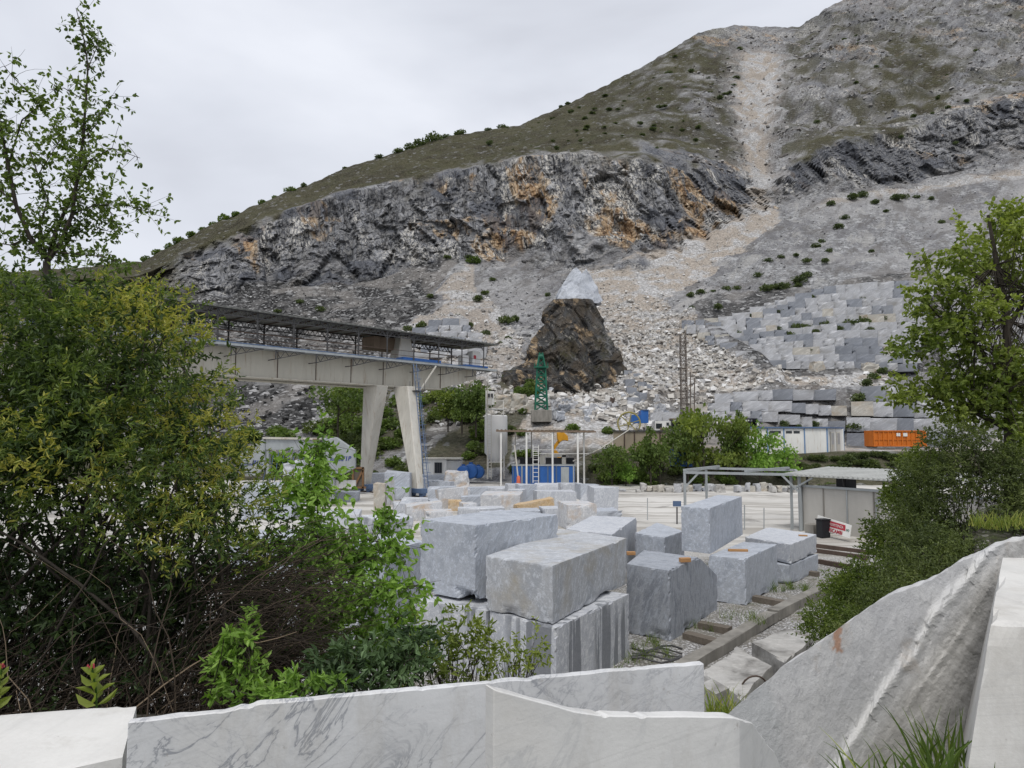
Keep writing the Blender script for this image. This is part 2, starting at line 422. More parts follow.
def mat_terrain():
    t = NT('mountain_rock'); v = t.coord()
    at = {k: t.attr(k) for k in ('cliff', 'grass', 'dark', 'light')}
    vs = t.coord((1, 1, 1.6))
    vw = t.n('ShaderNodeVectorMath', operation='ADD'); t.l(vs, vw.inputs[0])
    nw = t.n('ShaderNodeTexNoise', i_Scale=.8, i_Detail=3.0); t.l(v, nw.inputs['Vector'])
    t.l(nw.outputs['Color'], vw.inputs[1]); vd = vw.outputs[0]
    big = t.attr('big'); mid = t.attr('mid'); fine = t.noise(v, 1.6, 4, .7)
    c1 = t.sep(t.voro(vd, .75))[0]; c2 = t.sep(t.voro(vd, 1.9))[1]
    e1 = t.voro(vd, .75, 'Distance'); e2 = t.voro(vd, 1.9, 'Distance')
    # grey scree
    g = t.ramp(c2, [(0, .17), (.5, .28), (.85, .37), (1, .52)])
    g = t.mix(t.ramp(c1, [(.55, 0), (.75, .8)]), g, t.ramp(c1, [(.5, .12), (.75, .3), (1, .52)]))
    g = t.mix(t.ramp(mid, [(.38, .6), (.6, 0)]), g, (.15, .145, .15))
    g = t.mix(t.ramp(big, [(.45, 0), (.65, .5)]), g, (.42, .41, .40))
    g = t.mix(1.0, g, (.94, .95, .97), 'MULTIPLY')
    dg = t.noise(t.coord((.25, .25, 1.2), (.0, .75, 0)), .25, 4, .65, .4)
    g = t.mix(t.ramp(dg, [(.50, 0), (.60, .55)]), g, (.145, .135, .125))
    g = t.mix(t.ramp(dg, [(.36, .5), (.44, 0)]), g, (.43, .42, .40))
    # dark scree; also painted behind the wall blocks as shaded joints and soil
    d = t.ramp(c2, [(0, .022), (.55, .05), (.8, .10), (.93, .2), (1, .5)])
    d = t.mix(t.ramp(c1, [(.84, 0), (.9, .8)]), d, t.ramp(c1, [(.84, .1), (.92, .25), (1, .5)]))
    d = t.mix(t.ramp(mid, [(.56, 0), (.72, .5)]), d, (.19, .185, .18))
    dustv = t.attr('dust')
    d = t.mix(t.ramp(dustv, [(.55, 0), (.7, .45)]), d, (.33, .31, .29))
    # pale rubble and dust
    p = t.ramp(c2, [(0, .38), (.5, .55), (1, .70)])
    p = t.mix(t.ramp(c1, [(.6, 0), (.7, .7)]), p, t.ramp(c1, [(.5, .3), (.8, .48), (1, .70)]))
    p = t.mix(t.ramp(mid, [(.42, .8), (.62, 0)]), p, (.44, .375, .305))
    p = t.mix(t.ramp(e2, [(.0, 0), (.45, 0), (.62, .5)]), p, (.2, .18, .16))
    # grass slope: olive and dry brown with grey stones
    gr = t.mix(t.ramp(mid, [(.38, 0), (.62, 1)]), (.046, .042, .028), (.062, .062, .034))
    gr = t.mix(t.ramp(big, [(.4, 0), (.7, .7)]), gr, (.088, .084, .046))
    gr = t.mix(t.ramp(fine, [(.45, 0), (.62, .75)]), gr, (.115, .105, .072))
    gr = t.mix(t.ramp(fine, [(.33, .8), (.44, 0)]), gr, (.03, .036, .018))
    gr = t.mix(t.ramp(c1, [(.93, 0), (.95, .6)]), gr, t.ramp(c2, [(0, .10), (1, .34)]))
    # cliff: black, blue grey, chalk white and rust streaks running down the face
    st = t.coord((1, 1, .15), (0, .13, 0))
    s1 = t.noise(st, .33, 5, .68, .8); s2 = t.noise(st, .9, 4, .7, .6); s3 = t.attr('rust')
    s4 = t.noise(t.coord((1, 1, .33), (.1, .3, .1)), 1.9, 4, .72, .5)
    k = t.ramp(s1, [(.28, .040), (.40, .115), (.52, .21), (.62, .33), (.72, .44)])
    k = t.mix(1.0, k, (.93, .96, 1.04), 'MULTIPLY')
    flm = t.ramp(t.attr('dust'), [(.40, .25), (.56, 1)])
    k = t.mix(.12, k, (.05, .052, .058))
    k = t.mix(t.math('MULTIPLY', flm, t.ramp(s4, [(.475, 0), (.53, 1)])), k, t.mix(s2, (.38, .36, .32), (.78, .76, .71)))
    k = t.mix(t.ramp(s2, [(.37, .95), (.44, 0)]), k, (.020, .020, .022))
    k = t.mix(t.ramp(s4, [(.34, .9), (.41, 0)]), k, (.030, .030, .033))
    cream = t.ramp(s2, [(.38, (.16, .105, .06)), (.50, (.40, .29, .18)), (.62, (.60, .51, .39))])
    rust = t.ramp(s2, [(.40, (.13, .075, .04)), (.52, (.40, .25, .13)), (.64, (.56, .43, .28))])
    rz = t.math('MULTIPLY', t.ramp(s3, [(.46, 0), (.54, 1)]), t.ramp(s1, [(.42, 0), (.50, .95)]))
    k = t.mix(rz, k, t.mix(t.ramp(s3, [(.58, 0), (.68, .85)]), cream, rust))
    bl = t.ramp(big, [(.50, 0), (.53, .92)])
    k = t.mix(t.math('MULTIPLY', bl, .8), k, t.mix(s1, (.040, .045, .058), (.155, .165, .19)))
    fr_ = t.voro(t.coord((1, 1, .5), (.2, .4, .3)), .33, 'Distance', 'DISTANCE_TO_EDGE')
    k = t.mix(t.ramp(fr_, [(0, .8), (.05, 0)]), k, (.03, .03, .032))
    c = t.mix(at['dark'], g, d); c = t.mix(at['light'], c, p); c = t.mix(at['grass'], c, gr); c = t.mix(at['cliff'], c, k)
    h = t.math('ADD', t.math('MULTIPLY', e1, -.9), t.math('ADD', t.math('MULTIPLY', e2, -.5), t.math('MULTIPLY', fine, .7)))
    h2 = t.math('ADD', t.math('MULTIPLY', s1, 2.2), t.math('ADD', t.math('MULTIPLY', s2, 1.0), t.math('MULTIPLY', fr_, 1.2)))
    mh = t.n('ShaderNodeMix', data_type='FLOAT'); t.l(at['cliff'], mh.inputs[0]); t.l(h, mh.inputs[2]); t.l(h2, mh.inputs[3])
    return t.fin(c, .9, mh.outputs[0], .85, .9, .15)
N01 = lambda a: np.clip(.5 + .36 * a, 0, 1)
Vt = V * np.array([1, 1, .35]); Vt[:, 0] += V[:, 2] * .3
abig = N01(fbm(V * .045, 5, 101, .6)); amid = N01(fbm(V * .26, 5, 111, .65)); arust = N01(fbm(Vt * .1, 4, 121, .6)) - .07
for gx_, gy_, sx_, sy_, am in ((468, 182, 14, 18, .22), (505, 235, 16, 28, .18), (540, 215, 26, 30, .10), (618, 200, 16, 34, .16), (640, 245, 22, 16, .10), (575, 200, 20, 30, .06)):
    arust[:nb] += am * np.exp(-((px - gx_) / sx_) ** 2 - ((py - gy_) / sy_) ** 2)
arust[:nb] -= .10 * sm(px, 720, 780) * (1 - .75 * np.exp(-((px - 860) / 26) ** 2)) + .05 * (1 - sm(px, 330, 430))
arust = np.clip(arust, 0, 1)
Vu = V * np.array([.5, .5, .12]); adust = N01(fbm(Vu * .22, 4, 131, .6))
adust[:nb] -= .10 * (cliff > .3) * (1 - sm(px, 300, 460))
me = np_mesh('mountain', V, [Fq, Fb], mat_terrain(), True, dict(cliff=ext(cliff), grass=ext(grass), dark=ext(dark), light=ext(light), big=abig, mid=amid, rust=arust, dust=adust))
fmean = cliff[Fq].mean(1) > .35
smf = np.ones(len(Fq) + len(Fb), bool); smf[:len(Fq)] = ~fmean; me.polygons.foreach_set('use_smooth', smf)
mountain = tag(mobj('mountain', me), kind='structure')
TV = V[:nb]; TZ = dict(px=px, py=py, tt=tt, cliff=cliff, grass=grass, dark=dark, light=light)
from mathutils.kdtree import KDTree

# ---------------------------------------------------------------- yard and near ground: one sheet out to the horizon
PA, PB = G(676, 668, .25), G(872, 570, .25)                   # line of the long kerb beam
pd = (PB - PA).normalized(); pn = Vector((pd.y, -pd.x, 0))
def near_z(x, y):
    x = np.asarray(x, float); y = np.asarray(y, float)
    z1 = 4.3 * (1 - sm(y, 3.5, 11.5)) 
    s = (x - PA.x) * pn.x + (y - PA.y) * pn.y
    u = x / np.maximum(y, .5)
    z2 = 4.3 * sm(s, .6, 6.5) * sm(u, .47, .68) * (1 - sm(y, 24, 40) * .6)
    z3 = 4.3 * (1 - sm(y, 4, 20)) * sm(-u, .75, 1.1)
    return np.maximum(np.maximum(z1, z2), z3)
gx = np.concatenate([[-3000, -1200, -500, -250], np.arange(-130, -30, 4.), np.arange(-30, 30, .35), np.arange(30, 130, 4.), [250, 500, 1200, 3000]])
gy = np.concatenate([[-2000, -400, -100, -30], np.arange(-10, 34, .35), np.arange(34, 96, 1.5), [120, 300, 900, 3000]])
X, Yg = np.meshgrid(gx, gy, indexing='ij')
Z = near_z(X, Yg)
pts = np.stack([X.ravel(), Yg.ravel(), Z.ravel()], 1)
Zn = fbm(pts * .5, 3, 5).reshape(X.shape) * .05 * (np.abs(X) < 120) + fbm(pts * 1.3, 3, 8).reshape(X.shape) * .12 * np.clip(Z / 2, 0, 1) * (Yg > 4)
Z = Z + Zn
Z[(Yg > 97) | (np.abs(X) > 140)] = -.6
gi = np.arange(X.size).reshape(X.shape)
Fg = np.stack([gi[:-1, :-1], gi[1:, :-1], gi[1:, 1:], gi[:-1, 1:]], -1).reshape(-1, 4)
gv = np.stack([X.ravel(), Yg.ravel(), Z.ravel()], 1)
soil = sm(Z.ravel(), .25, .9)
def mat_yard():
    t = NT('yard_ground'); v = t.coord(); so = t.attr('soil')
    mid = t.noise(v, .12, 5, .6); fine = t.noise(v, 2.5, 6, .7); big = t.noise(t.coord((1, .35, 1)), .05, 4, .5)
    ln = t.noise(t.coord((.06, 1.0, 1), (0, 0, .10)), .55, 6, .62, .6)
    c = t.mix(t.ramp(mid, [(.35, 0), (.65, 1)]), (.60, .585, .555), (.47, .455, .425))
    c = t.mix(t.ramp(ln, [(.50, 0), (.58, .75)]), c, (.30, .28, .25))
    c = t.mix(t.ramp(t.noise(v, .3, 6, .65, .5), [(.54, 0), (.66, .75)]), c, (.22, .21, .195))
    # gravel close to the wall of blocks
    sx = t.n('ShaderNodeSeparateXYZ'); t.l(v, sx.inputs[0])
    gm = t.ramp(t.math('ADD', t.math('DIVIDE', sx.outputs[1], 60.0), t.math('MULTIPLY', mid, .12)), [(.60, 1), (.70, 0)])
    gc = t.sep(t.voro(v, 14))[0]; gd = t.voro(v, 14, 'Distance')
    gv_ = t.ramp(gc, [(0, .24), (.5, .44), (1, .64)])
    gv_ = t.mix(t.ramp(gd, [(.35, 0), (.6, .8)]), gv_, (.14, .13, .115))
    gv_ = t.mix(t.ramp(t.noise(v, .6, 5, .65), [(.50, 0), (.66, .75)]), gv_, (.20, .185, .15))
    gv_ = t.mix(t.ramp(t.noise(v, .85, 5, .7), [(.60, 0), (.68, .7)]), gv_, (.06, .085, .03))
    c = t.mix(gm, c, gv_)
    sc = t.ramp(t.sep(t.voro(v, 9))[1], [(0, (.035, .032, .028)), (.6, (.08, .074, .062)), (.85, (.15, .14, .125)), (1, (.34, .33, .31))])
    sc = t.mix(t.ramp(t.noise(v, .8, 5, .65), [(.45, 0), (.6, .9)]), sc, (.05, .06, .026))
    c = t.mix(so, c, sc)
    return t.fin(c, .88, t.math('ADD', fine, t.math('MULTIPLY', gd, t.math('MULTIPLY', gm, -1.5))), .5, .06, .2)
me = np_mesh('ground', gv, [Fg], mat_yard(), True, dict(soil=soil))
tag(mobj('ground', me), kind='structure')
def gz(x, y): return float(near_z(np.array([x]), np.array([y]))[0])
# ---------------------------------------------------------------- marble materials
M_GREY = m_marble('blue_grey_marble', (.37, .40, .45), (.59, .615, .65), (.27, .296, .342), 1.0, (.5, .7, .2), contrast=.9)
M_DARK = m_marble('dark_grey_marble', (.26, .282, .32), (.50, .52, .555), (.17, .187, .22), 1.1, (.3, 1.0, .4))
M_PALE = m_marble('pale_grey_marble', (.46, .485, .53), (.64, .655, .68), (.36, .385, .43), .9, (.6, .4, .9), contrast=.8)
M_WARM = m_marble('weathered_grey_marble', (.40, .42, .45), (.56, .565, .565), (.31, .33, .365), .8, (.4, .8, .1), stain=(.36, .33, .27), stain_amt=.02)
M_STRIPE = m_marble('streaked_grey_marble', (.46, .48, .52), (.62, .635, .66), (.32, .34, .375), .8, (.4, .5, .1), stripes=.85)
M_RUST = m_marble('rust_stained_marble', (.49, .505, .53), (.62, .62, .62), (.38, .395, .43), .9, (.2, .6, .5), stain=(.46, .31, .17), stain_amt=.02)
M_ORANGE = m_marble('orange_stained_marble', (.50, .36, .21), (.58, .48, .34), (.46, .27, .11), .9, (.2, .3, .5), stain=(.55, .52, .48), stain_amt=0)
M_WALLS = [m_marble('wall_marble', (.42, .428, .445), (.56, .56, .565), (.30, .31, .335), .6, (.4, .9, .2), stain=(.23, .22, .20), stain_amt=.02, contrast=.6),
           m_marble('wall_marble_blue', (.235, .25, .28), (.36, .375, .395), (.165, .178, .205), .6, (.4, .9, .2), contrast=.6),
           m_marble('wall_marble_cream', (.44, .42, .375), (.54, .52, .47), (.34, .32, .28), .6, (.4, .9, .2), stain=(.35, .27, .18), stain_amt=.04, contrast=.6)]

_GRID = {}
def cube_grid(n):
    if n in _GRID: return _GRID[n]
    vid = {}; vs = []; fs = []
    def g(i, j, k):
        key = (i, j, k)
        if key not in vid: vid[key] = len(vs); vs.append(key)
        return vid[key]
    for a in range(n):
        for b in range(n):
            fs.append((g(a, b, 0), g(a, b + 1, 0), g(a + 1, b + 1, 0), g(a + 1, b, 0)))
            fs.append((g(a, b, n), g(a + 1, b, n), g(a + 1, b + 1, n), g(a, b + 1, n)))
            fs.append((g(a, 0, b), g(a + 1, 0, b), g(a + 1, 0, b + 1), g(a, 0, b + 1)))
            fs.append((g(a, n, b), g(a, n, b + 1), g(a + 1, n, b + 1), g(a + 1, n, b)))
            fs.append((g(0, a, b), g(0, a, b + 1), g(0, a + 1, b + 1), g(0, a + 1, b)))
            fs.append((g(n, a, b), g(n, a + 1, b), g(n, a + 1, b + 1), g(n, a, b + 1)))
    _GRID[n] = (np.array(vs, float) / n, np.array(fs)); return _GRID[n]

def block_mesh(name, c8, mat, n=10, rough=.008, chip=.06, seed=0, bottom=0.0, cut=None):
    """a sawn block: eight corners (bottom ccw, top ccw), chipped arrises; bottom = depth of the broken lower edge"""
    U, Fc = cube_grid(n)
    # denser rows towards the arrises so chips stay small
    W_ = .5 - .5 * np.sign(.5 - U) * np.abs(1 - 2 * U) ** .72 if n > 4 else U
    c = np.array([list(p) for p in c8], float)
    x, y, z = W_[:, 0:1], W_[:, 1:2], W_[:, 2:3]
    V = ((c[0] * (1 - x) * (1 - y) + c[1] * x * (1 - y) + c[2] * x * y + c[3] * (1 - x) * y) * (1 - z)
         + (c[4] * (1 - x) * (1 - y) + c[5] * x * (1 - y) + c[6] * x * y + c[7] * (1 - x) * y) * z)
    cen = c.mean(0)
    on = ((U < 1e-6) | (U > 1 - 1e-6))
    edge = on.sum(1) >= 2
    q = V - c[0] + seed * 13.7
    nz_ = fbm(q * 5.0, 3, seed)
    d = cen - V; d /= np.maximum(np.linalg.norm(d, axis=1), 1e-6)[:, None]
    amt = (np.clip(nz_ * 2.4 - .75, 0, 1.4) + .06) * chip
    V = V + d * (amt * edge)[:, None]
    V += np.stack([fbm(q * 1.1, 3, seed + 3), fbm(q * 1.1, 3, seed + 5), fbm(q * 1.1, 3, seed + 7)], 1) * rough
    if bottom:
        low = np.clip(1 - W_[:, 2] / .16, 0, 1) * np.clip(fbm(q * 1.6, 4, seed + 11, .6) + .25, 0, 1.1)
        V += d * np.array([1, 1, .9]) * (low * bottom)[:, None]
    V0 = V
    org = np.array([c[:, 0].mean(), c[:, 1].mean(), c[:, 2].min()])
    me = np_mesh(name, V - org, [Fc], mat)
    if cut:
        import bmesh
        bm = bmesh.new(); bm.from_mesh(me)
        for co_, no_ in cut:
            r = bmesh.ops.bisect_plane(bm, geom=bm.verts[:] + bm.edges[:] + bm.faces[:], plane_co=Vector(co_) - Vector(org), plane_no=Vector(no_), clear_outer=True)
            es = [e for e in r['geom_cut'] if isinstance(e, bmesh.types.BMEdge)]
            bmesh.ops.holes_fill(bm, edges=es, sides=0)
        bm.to_mesh(me); bm.free()
    return me, org

_bs = [10]
def topblock(label, L, Fr, R, bot, zb, mat, B=None, ztop=None, n=20, chip=.06, rough=.006, bottom=0, splay=0.0, cut=None, name='marble_block', group='blocks stored in the marble yard', cat='stone block'):
    """block laid out from the plan of its top face; bot = height in view of the foot of the corner nearest to us"""
    _bs[0] += 1
    if ztop is None:
        Y = G(Fr[0], bot, zb).y; ztop = P(Fr[0], Fr[1], Y).z
    l, f, r = G(*L, ztop), G(*Fr, ztop), G(*R, ztop)
    b = G(*B, ztop) if B else l + r - f
    top = [l, f, r, b]
    cen = sum(top, Vector()) / 4
    bt = [Vector((cen.x + (p.x - cen.x) * (1 + splay), cen.y + (p.y - cen.y) * (1 + splay), zb)) for p in top]
    if cut: cut = cut(top, bt)
    me, org = block_mesh(name, bt + top, mat, n, rough, chip, _bs[0], bottom, cut)
    o = mobj(name, me, None, org); tag(o, label, cat, group)
    o['zt'] = ztop; del o['zt']
    return o, ztop, top, bt

def fblock(label, px, pyb, wpx, hpx, depth, rot, mat, zb=0.0, n=6, chip=.08, slant=0, rough=.02, group='blocks stored in the marble yard', name='marble_block', cat='stone block', taper=0, Yd=None):
    """block whose foot centre is seen at (px, pyb), sized by its width and height in view"""
    _bs[0] += 1
    g = G(px, pyb, zb) if Yd is None else P(px, pyb, Yd)
    zb = g.z
    w = wpx / F * g.y; h = hpx / F * g.y
    w = max(.5, w - abs(math.sin(rot)) * depth * .7)
    R_ = Matrix.Rotation(rot, 3, 'Z')
    cs = [Vector((-w / 2, 0, 0)), Vector((w / 2, 0, 0)), Vector((w / 2, depth, 0)), Vector((-w / 2, depth, 0))]
    rr = random.Random(_bs[0])
    bt = [g + R_ @ p for p in cs]
    tp = [g + R_ @ (Vector((p.x * (1 - taper), p.y, 0))) + Vector((rr.uniform(-.08, .08), rr.uniform(-.08, .08), h * (1 + rr.uniform(-.05, .05)) + slant * p.x / max(w, .1) * h)) for p in cs]
    me, org = block_mesh(name, bt + tp, mat, n, rough, chip, _bs[0])
    o = mobj(name, me, None, org); return tag(o, label, cat, group)

# ---------------------------------------------------------------- stacked blocks close to us
_, zt, tp1, _b = topblock('lower grey marble block with pale vertical streaks, under the front block of the tall stack', (490, 611), (556, 628), (629, 594), 704, 0, M_STRIPE, B=(566, 585), chip=.075, bottom=.0, n=26)
topblock('large weathered grey marble block on top at the front of the tall stack', (486, 556), (552.5, 566), (626.5, 538), 624, zt + .03, M_WARM, B=(560, 529), chip=.075, n=26, bottom=.12)
_, zt2, _t, _b = topblock('lower marble block with broken face under the wide block, half hidden by leaves', (412, 599), (486, 611), (560, 594), 690, 0, M_STRIPE, ztop=1.62, chip=.075, n=26)
topblock('very wide blue grey marble block with chipped lower edge, behind the front stack', (420.5, 519.5), (475.5, 525.5), (558, 514.5), 602, zt2 + .08, M_GREY, B=(500, 509.5), chip=.075, n=26, bottom=.34)
def cutC(top, bt):
    f, r = top[1], top[2]
    e = (r - f); p = f + e * .60; q = Vector(r) + Vector((0, 0, -(r.z - bt[2].z) * .42))
    inn = (top[0] - f).normalized(); d1 = (q - p).normalized()
    nn = d1.cross(inn).normalized()
    if nn.z < 0: nn = -nn
    return [(p, nn)]
topblock('dark veined grey marble block with slanting cut corner, two wood chocks on its top', (626.5, 564), (669, 570.5), (716, 550), 642, 0, M_DARK, B=(650, 545), chip=.075, n=26, bottom=.16, splay=.02, cut=cutC)
_, ztE, tE, _b = topblock('smooth grey marble block standing right of the cut-cornered block, under the raised block', (708, 555.5), (745, 559), (777, 544.5), 606, 0, M_GREY, B=(744, 541.5), chip=.09, n=26, bottom=.10)
topblock('grey marble block with diagonal white streaks raised on wood above two other blocks', (681, 506.5), (709.5, 508.5), (741.8, 496.5), 554, ztE + .05, M_GREY, B=(718, 494.8), chip=.05, n=26)
topblock('low grey marble block behind the cut-cornered block, left of the raised block', (635, 533), (664.5, 537.5), (684, 531), 580, 0, M_GREY, B=(657, 522.5), chip=.07)
_, ztG, _t, _b = topblock('thin lower slab of the two-high stack at the rail tracks', (744, 561), (789, 565.5), (818, 554), 585, 0, M_GREY, chip=.09, bottom=.12)
topblock('upper grey marble slab of the two-high stack at the rail tracks, a brick on top', (745, 537), (790, 544.5), (816.5, 534.5), 564, ztG + .05, M_PALE, B=(768, 527), chip=.09, bottom=.08)
topblock('pale grey marble block with sloped front corner behind the front stack', (566, 529), (612, 534.5), (636.5, 517.5), 590, 0, M_PALE, B=(592, 515.5), chip=.075, n=26)
topblock('dull grey marble block left of the wide block, seen through the sapling leaves', (346, 542), (384, 552), (424, 541), 628, 0, M_GREY, B=(390, 533), chip=.08)
topblock('broken bowl-shaped white marble piece left behind the wide block', (360, 515), (378, 521), (414, 517), 560, 0, M_PALE, B=(398, 512.5), chip=.35, rough=.12, splay=-.18, n=26)

# ---------------------------------------------------------------- further blocks across the yard
fb = fblock
fb('tall pale marble block at the right end of the yard pile', 606, 515, 27, 27, 2.2, .12, M_PALE, chip=.06)
o = fb('white marble slab leaning on the tall pale block', 583, 512, 20, 24, .45, -.35, M_PALE, n=5)
o.rotation_euler = (0, .62, 0)
fb('small grey marble block with an orange corner below the leaning slab', 582, 529, 36, 24, 2.0, .25, M_RUST)
fb('flat broken grey marble slab right of the orange cornered block', 602, 524, 46, 12, 2.4, .15, M_GREY, chip=.2, rough=.08)
o = fb('wedge of bright orange stained marble in the middle of the yard pile', 536, 515, 42, 13, 1.6, .2, M_ORANGE, chip=.2, slant=.5)
fb('white marble block right behind the orange wedge', 557, 509, 42, 17, 2.4, .1, M_PALE)
fb('cream and white marble block with tan front left of the orange wedge', 500, 511, 42, 16, 2.6, -.12, M_RUST)
fb('long thin pale marble beam in front of the tan fronted block', 482, 518, 48, 10, 1.4, .16, M_PALE)
fb('small dark grey marble block left of the tan fronted block', 471, 510, 20, 13, 1.6, .1, M_GREY)
fb('small tan marble cube beside the small dark grey block', 455, 511, 14, 10, 1.0, .1, M_ORANGE)
fb('white marble block with orange left end in the pile behind the wide block', 453, 509, 32, 20, 1.6, .25, M_RUST, slant=.15)
fb('square grey marble block left of the orange ended block', 441, 503, 28, 15, 2.2, .05, M_GREY)
fb('pale cubic marble block at the foot of the right crane leg', 414, 515, 27, 15, 2.2, .06, M_PALE)
fb('marble block with a slanting orange left edge before the crane leg', 424, 521, 38, 16, 2.0, .18, M_RUST, slant=.25)
fb('pale marble piece with orange top touching the back of the wide block', 440, 524, 32, 12, 2.0, .2, M_RUST, chip=.2)
fb('grey marble block with an upright edge right of centre in the back row', 529, 504, 22, 19, 1.6, .35, M_GREY)
fb('long white marble block at the right end of the back row', 546, 500, 26, 15, 1.8, -.1, M_PALE)
fb('low white marble block in the back row left of the upright edge', 500, 497, 34, 9, 2.2, .08, M_PALE)
fb('low grey marble block in the back row near the silo legs', 476, 498, 26, 10, 2.0, .1, M_GREY)
fb('big marble boulder with an orange crown in the back row', 457, 491, 28, 19, 2.4, .1, M_RUST, chip=.5, rough=.2, n=8, taper=.25)
fb('grey rounded marble chunk left of the orange crowned boulder', 435, 490, 16, 9, 1.6, 0, M_GREY, chip=.3)
fb('long low grey marble block behind the right crane leg', 428, 484, 40, 9, 2.0, .02, M_GREY)
fb('pale marble block beside the foot of the right crane leg', 402, 500, 18, 12, 2.0, .3, M_GREY)
fb('tall grey marble block left of the right crane leg', 397, 499, 26, 26, 2.6, .05, M_GREY)
fb('long flat marble slab lying across supports between the crane legs', 390, 489, 44, 15, 2.0, .06, M_PALE)
fb('upright weathered slab standing beside the left crane leg', 379, 513, 12, 30, .5, -.2, M_WALLS[2], chip=.075)
fb('narrow upright marble slab leaning behind the weathered upright slab', 391, 505, 10, 24, .7, .5, M_WARM, chip=.075)
fb('big white capped marble block under the wire saw', 300, 505, 52, 42, 4.0, .2, M_PALE, chip=.6, rough=.25, n=26, taper=.3)
fb('grey marble block left of the white capped block under the wire saw', 266, 520, 54, 34, 3.0, .1, M_GREY, chip=.2, n=8)
fb('low grey marble block between the wire saw and the left crane leg', 341, 502, 30, 9, 2.0, .05, M_GREY)
fb('low pale marble block under leaves in front of the wire saw', 330, 533, 60, 18, 3.0, .15, M_PALE, chip=.075)
fb('marble block half hidden by the left shrub, beyond its twigs', 262, 580, 70, 40, 2.6, .1, M_GREY, chip=.075)
fb('white marble block behind the bottom of the sapling', 320, 640, 80, 44, 2.2, -.1, M_PALE, chip=.075)

for lb, x, y, w, h, d_, rt, m_ in (('narrow grey block wedged right of the cubic block at the crane leg', 436, 513, 12, 12, 1.6, .3, M_GREY), ('pale block in the gap behind the square grey block', 420, 491, 16, 12, 2.0, .2, M_PALE), ('pale grey block near the pile centre with a sloping top', 515, 506, 18, 15, 2.0, -.2, M_PALE),
        ('grey block filling the gap before the orange wedge', 526, 521, 30, 10, 1.8, .1, M_GREY), ('white block behind the left end of the orange wedge', 517, 499, 20, 14, 2.0, .15, M_PALE), ('tall pale block behind the white block of the back row', 571, 497, 24, 13, 2.2, .1, M_PALE), ('grey block at the back right of the yard pile', 590, 500, 22, 15, 2.0, .2, M_GREY),
        ('long grey block lying left of the leaning white slab', 560, 521, 34, 12, 1.8, .2, M_PALE), ('small white block behind the low grey block near the silo legs', 463, 499, 16, 9, 1.6, .1, M_PALE), ('broad pale block touching the back of the wide block, right part', 500, 522, 40, 9, 1.6, .1, M_PALE), ('grey block between the boulder with orange crown and the crane leg', 444, 493, 14, 11, 1.6, -.2, M_GREY),
        ('pale block behind the bowl-shaped piece', 404, 516, 24, 12, 2.0, .2, M_PALE), ('stout pale block between the pale cubic block and the wide block', 470, 516, 18, 12, 1.6, .3, M_RUST)):
    fb(lb, x, y, w, h, d_, rt, m_)
# ---------------------------------------------------------------- wood chocks and a brick on the blocks
t = NT('raw_wood'); v = t.coord((.6, 6, 6), rnd=True)
M_WOOD = t.fin(t.mix(t.noise(v, 3, 5, .6), (.30, .15, .06), (.52, .30, .14)), .8, t.noise(v, 6, 4), .4, .01)
t = NT('old_wood'); v = t.coord((.5, 5, 5), rnd=True)
M_OLDWOOD = t.fin(t.mix(t.noise(v, 2.5, 6, .65), (.07, .058, .047), (.23, .20, .165)), .85, t.noise(v, 5, 5), .6, .02)
def chock(label, px, py, z, l, w, h, rz):
    g = G(px, py, z); MB().box((g.x, g.y, z + h / 2), (l, w, h), rz).build('wood_chock', M_WOOD, bev=.008)
    tag(bpy.context.scene.objects[-1] if False else COL.objects[-1], label, 'wood chock', 'wood chocks between the blocks')
zC = 2.08
chock('short wood chock on the cut-cornered block beside the front stack', 631, 555, zC, .28, .14, .11, .1)
chock('square wood chock near the cut corner of the dark veined block', 685, 562, zC, .34, .16, .13, .2)
chock('long wood batten sticking out from under the raised streaked block', 738, 551.5, ztE + .0, .72, .12, .09, -.12)
chock('thin brick-coloured wood piece on the two-high slab stack', 803, 536, 1.60, .36, .14, .05, -.3)
# ---------------------------------------------------------------- paints and metals
M_CRANE = m_paint('crane_paint', (.55, .525, .45), .5, .2, .5, (.24, .15, .08))
M_CRANEW = m_paint('pale_paint', (.62, .60, .54), .5, .3, .9, (.28, .18, .10))
M_STEEL = m_paint('dark_steel', (.075, .075, .078), .6, .3, 2)
M_GALV = m_paint('galvanised_steel', (.42, .45, .46), .45, .25, 2, metal=.3)
M_ROOF = m_paint('grey_roof_sheet', (.20, .205, .195), .6, .4, .8)
M_ROOFB = m_paint('rusty_sheet', (.22, .165, .12), .75, .4, 1.2)
M_ROOFW = m_paint('white_roof_sheet', (.55, .56, .54), .5, .3, .9)
M_WHITE = m_paint('white_paint', (.78, .78, .75), .5, .15, .8, (.40, .30, .20))
M_SILO = m_paint('silo_white', (.80, .80, .785), .5, .10, .6)
M_CRATE = m_paint('crate_wood', (.27, .155, .08), .8, .4, 3)
M_BLUE = m_paint('blue_paint', (.035, .14, .44), .45, .3, 1.2)
M_BLUED = m_paint('dull_blue_paint', (.11, .17, .29), .5, .3, 1.2)
M_GREEN = m_paint('green_paint', (.015, .14, .085), .5, .3, 1.5)
M_ORANGEP = m_paint('orange_paint', (.62, .17, .018), .5, .3, .8, (.25, .08, .03))
M_YELLOW = m_paint('yellow_paint', (.68, .33, .025), .5, .3, 1.5)
M_OLIVE = m_paint('olive_yellow_paint', (.34, .30, .10), .6, .3, 1.5)
M_SHED = m_paint('grey_beige_panel', (.50, .485, .45), .6, .2, .5)
M_TAN = m_paint('tan_render', (.37, .315, .235), .85, .25, .5)
M_CONC = m_paint('weathered_concrete', (.31, .295, .265), .85, .7, 1.6)
M_RUSTY = m_paint('rusty_iron', (.105, .075, .06), .8, .4, 2.5)
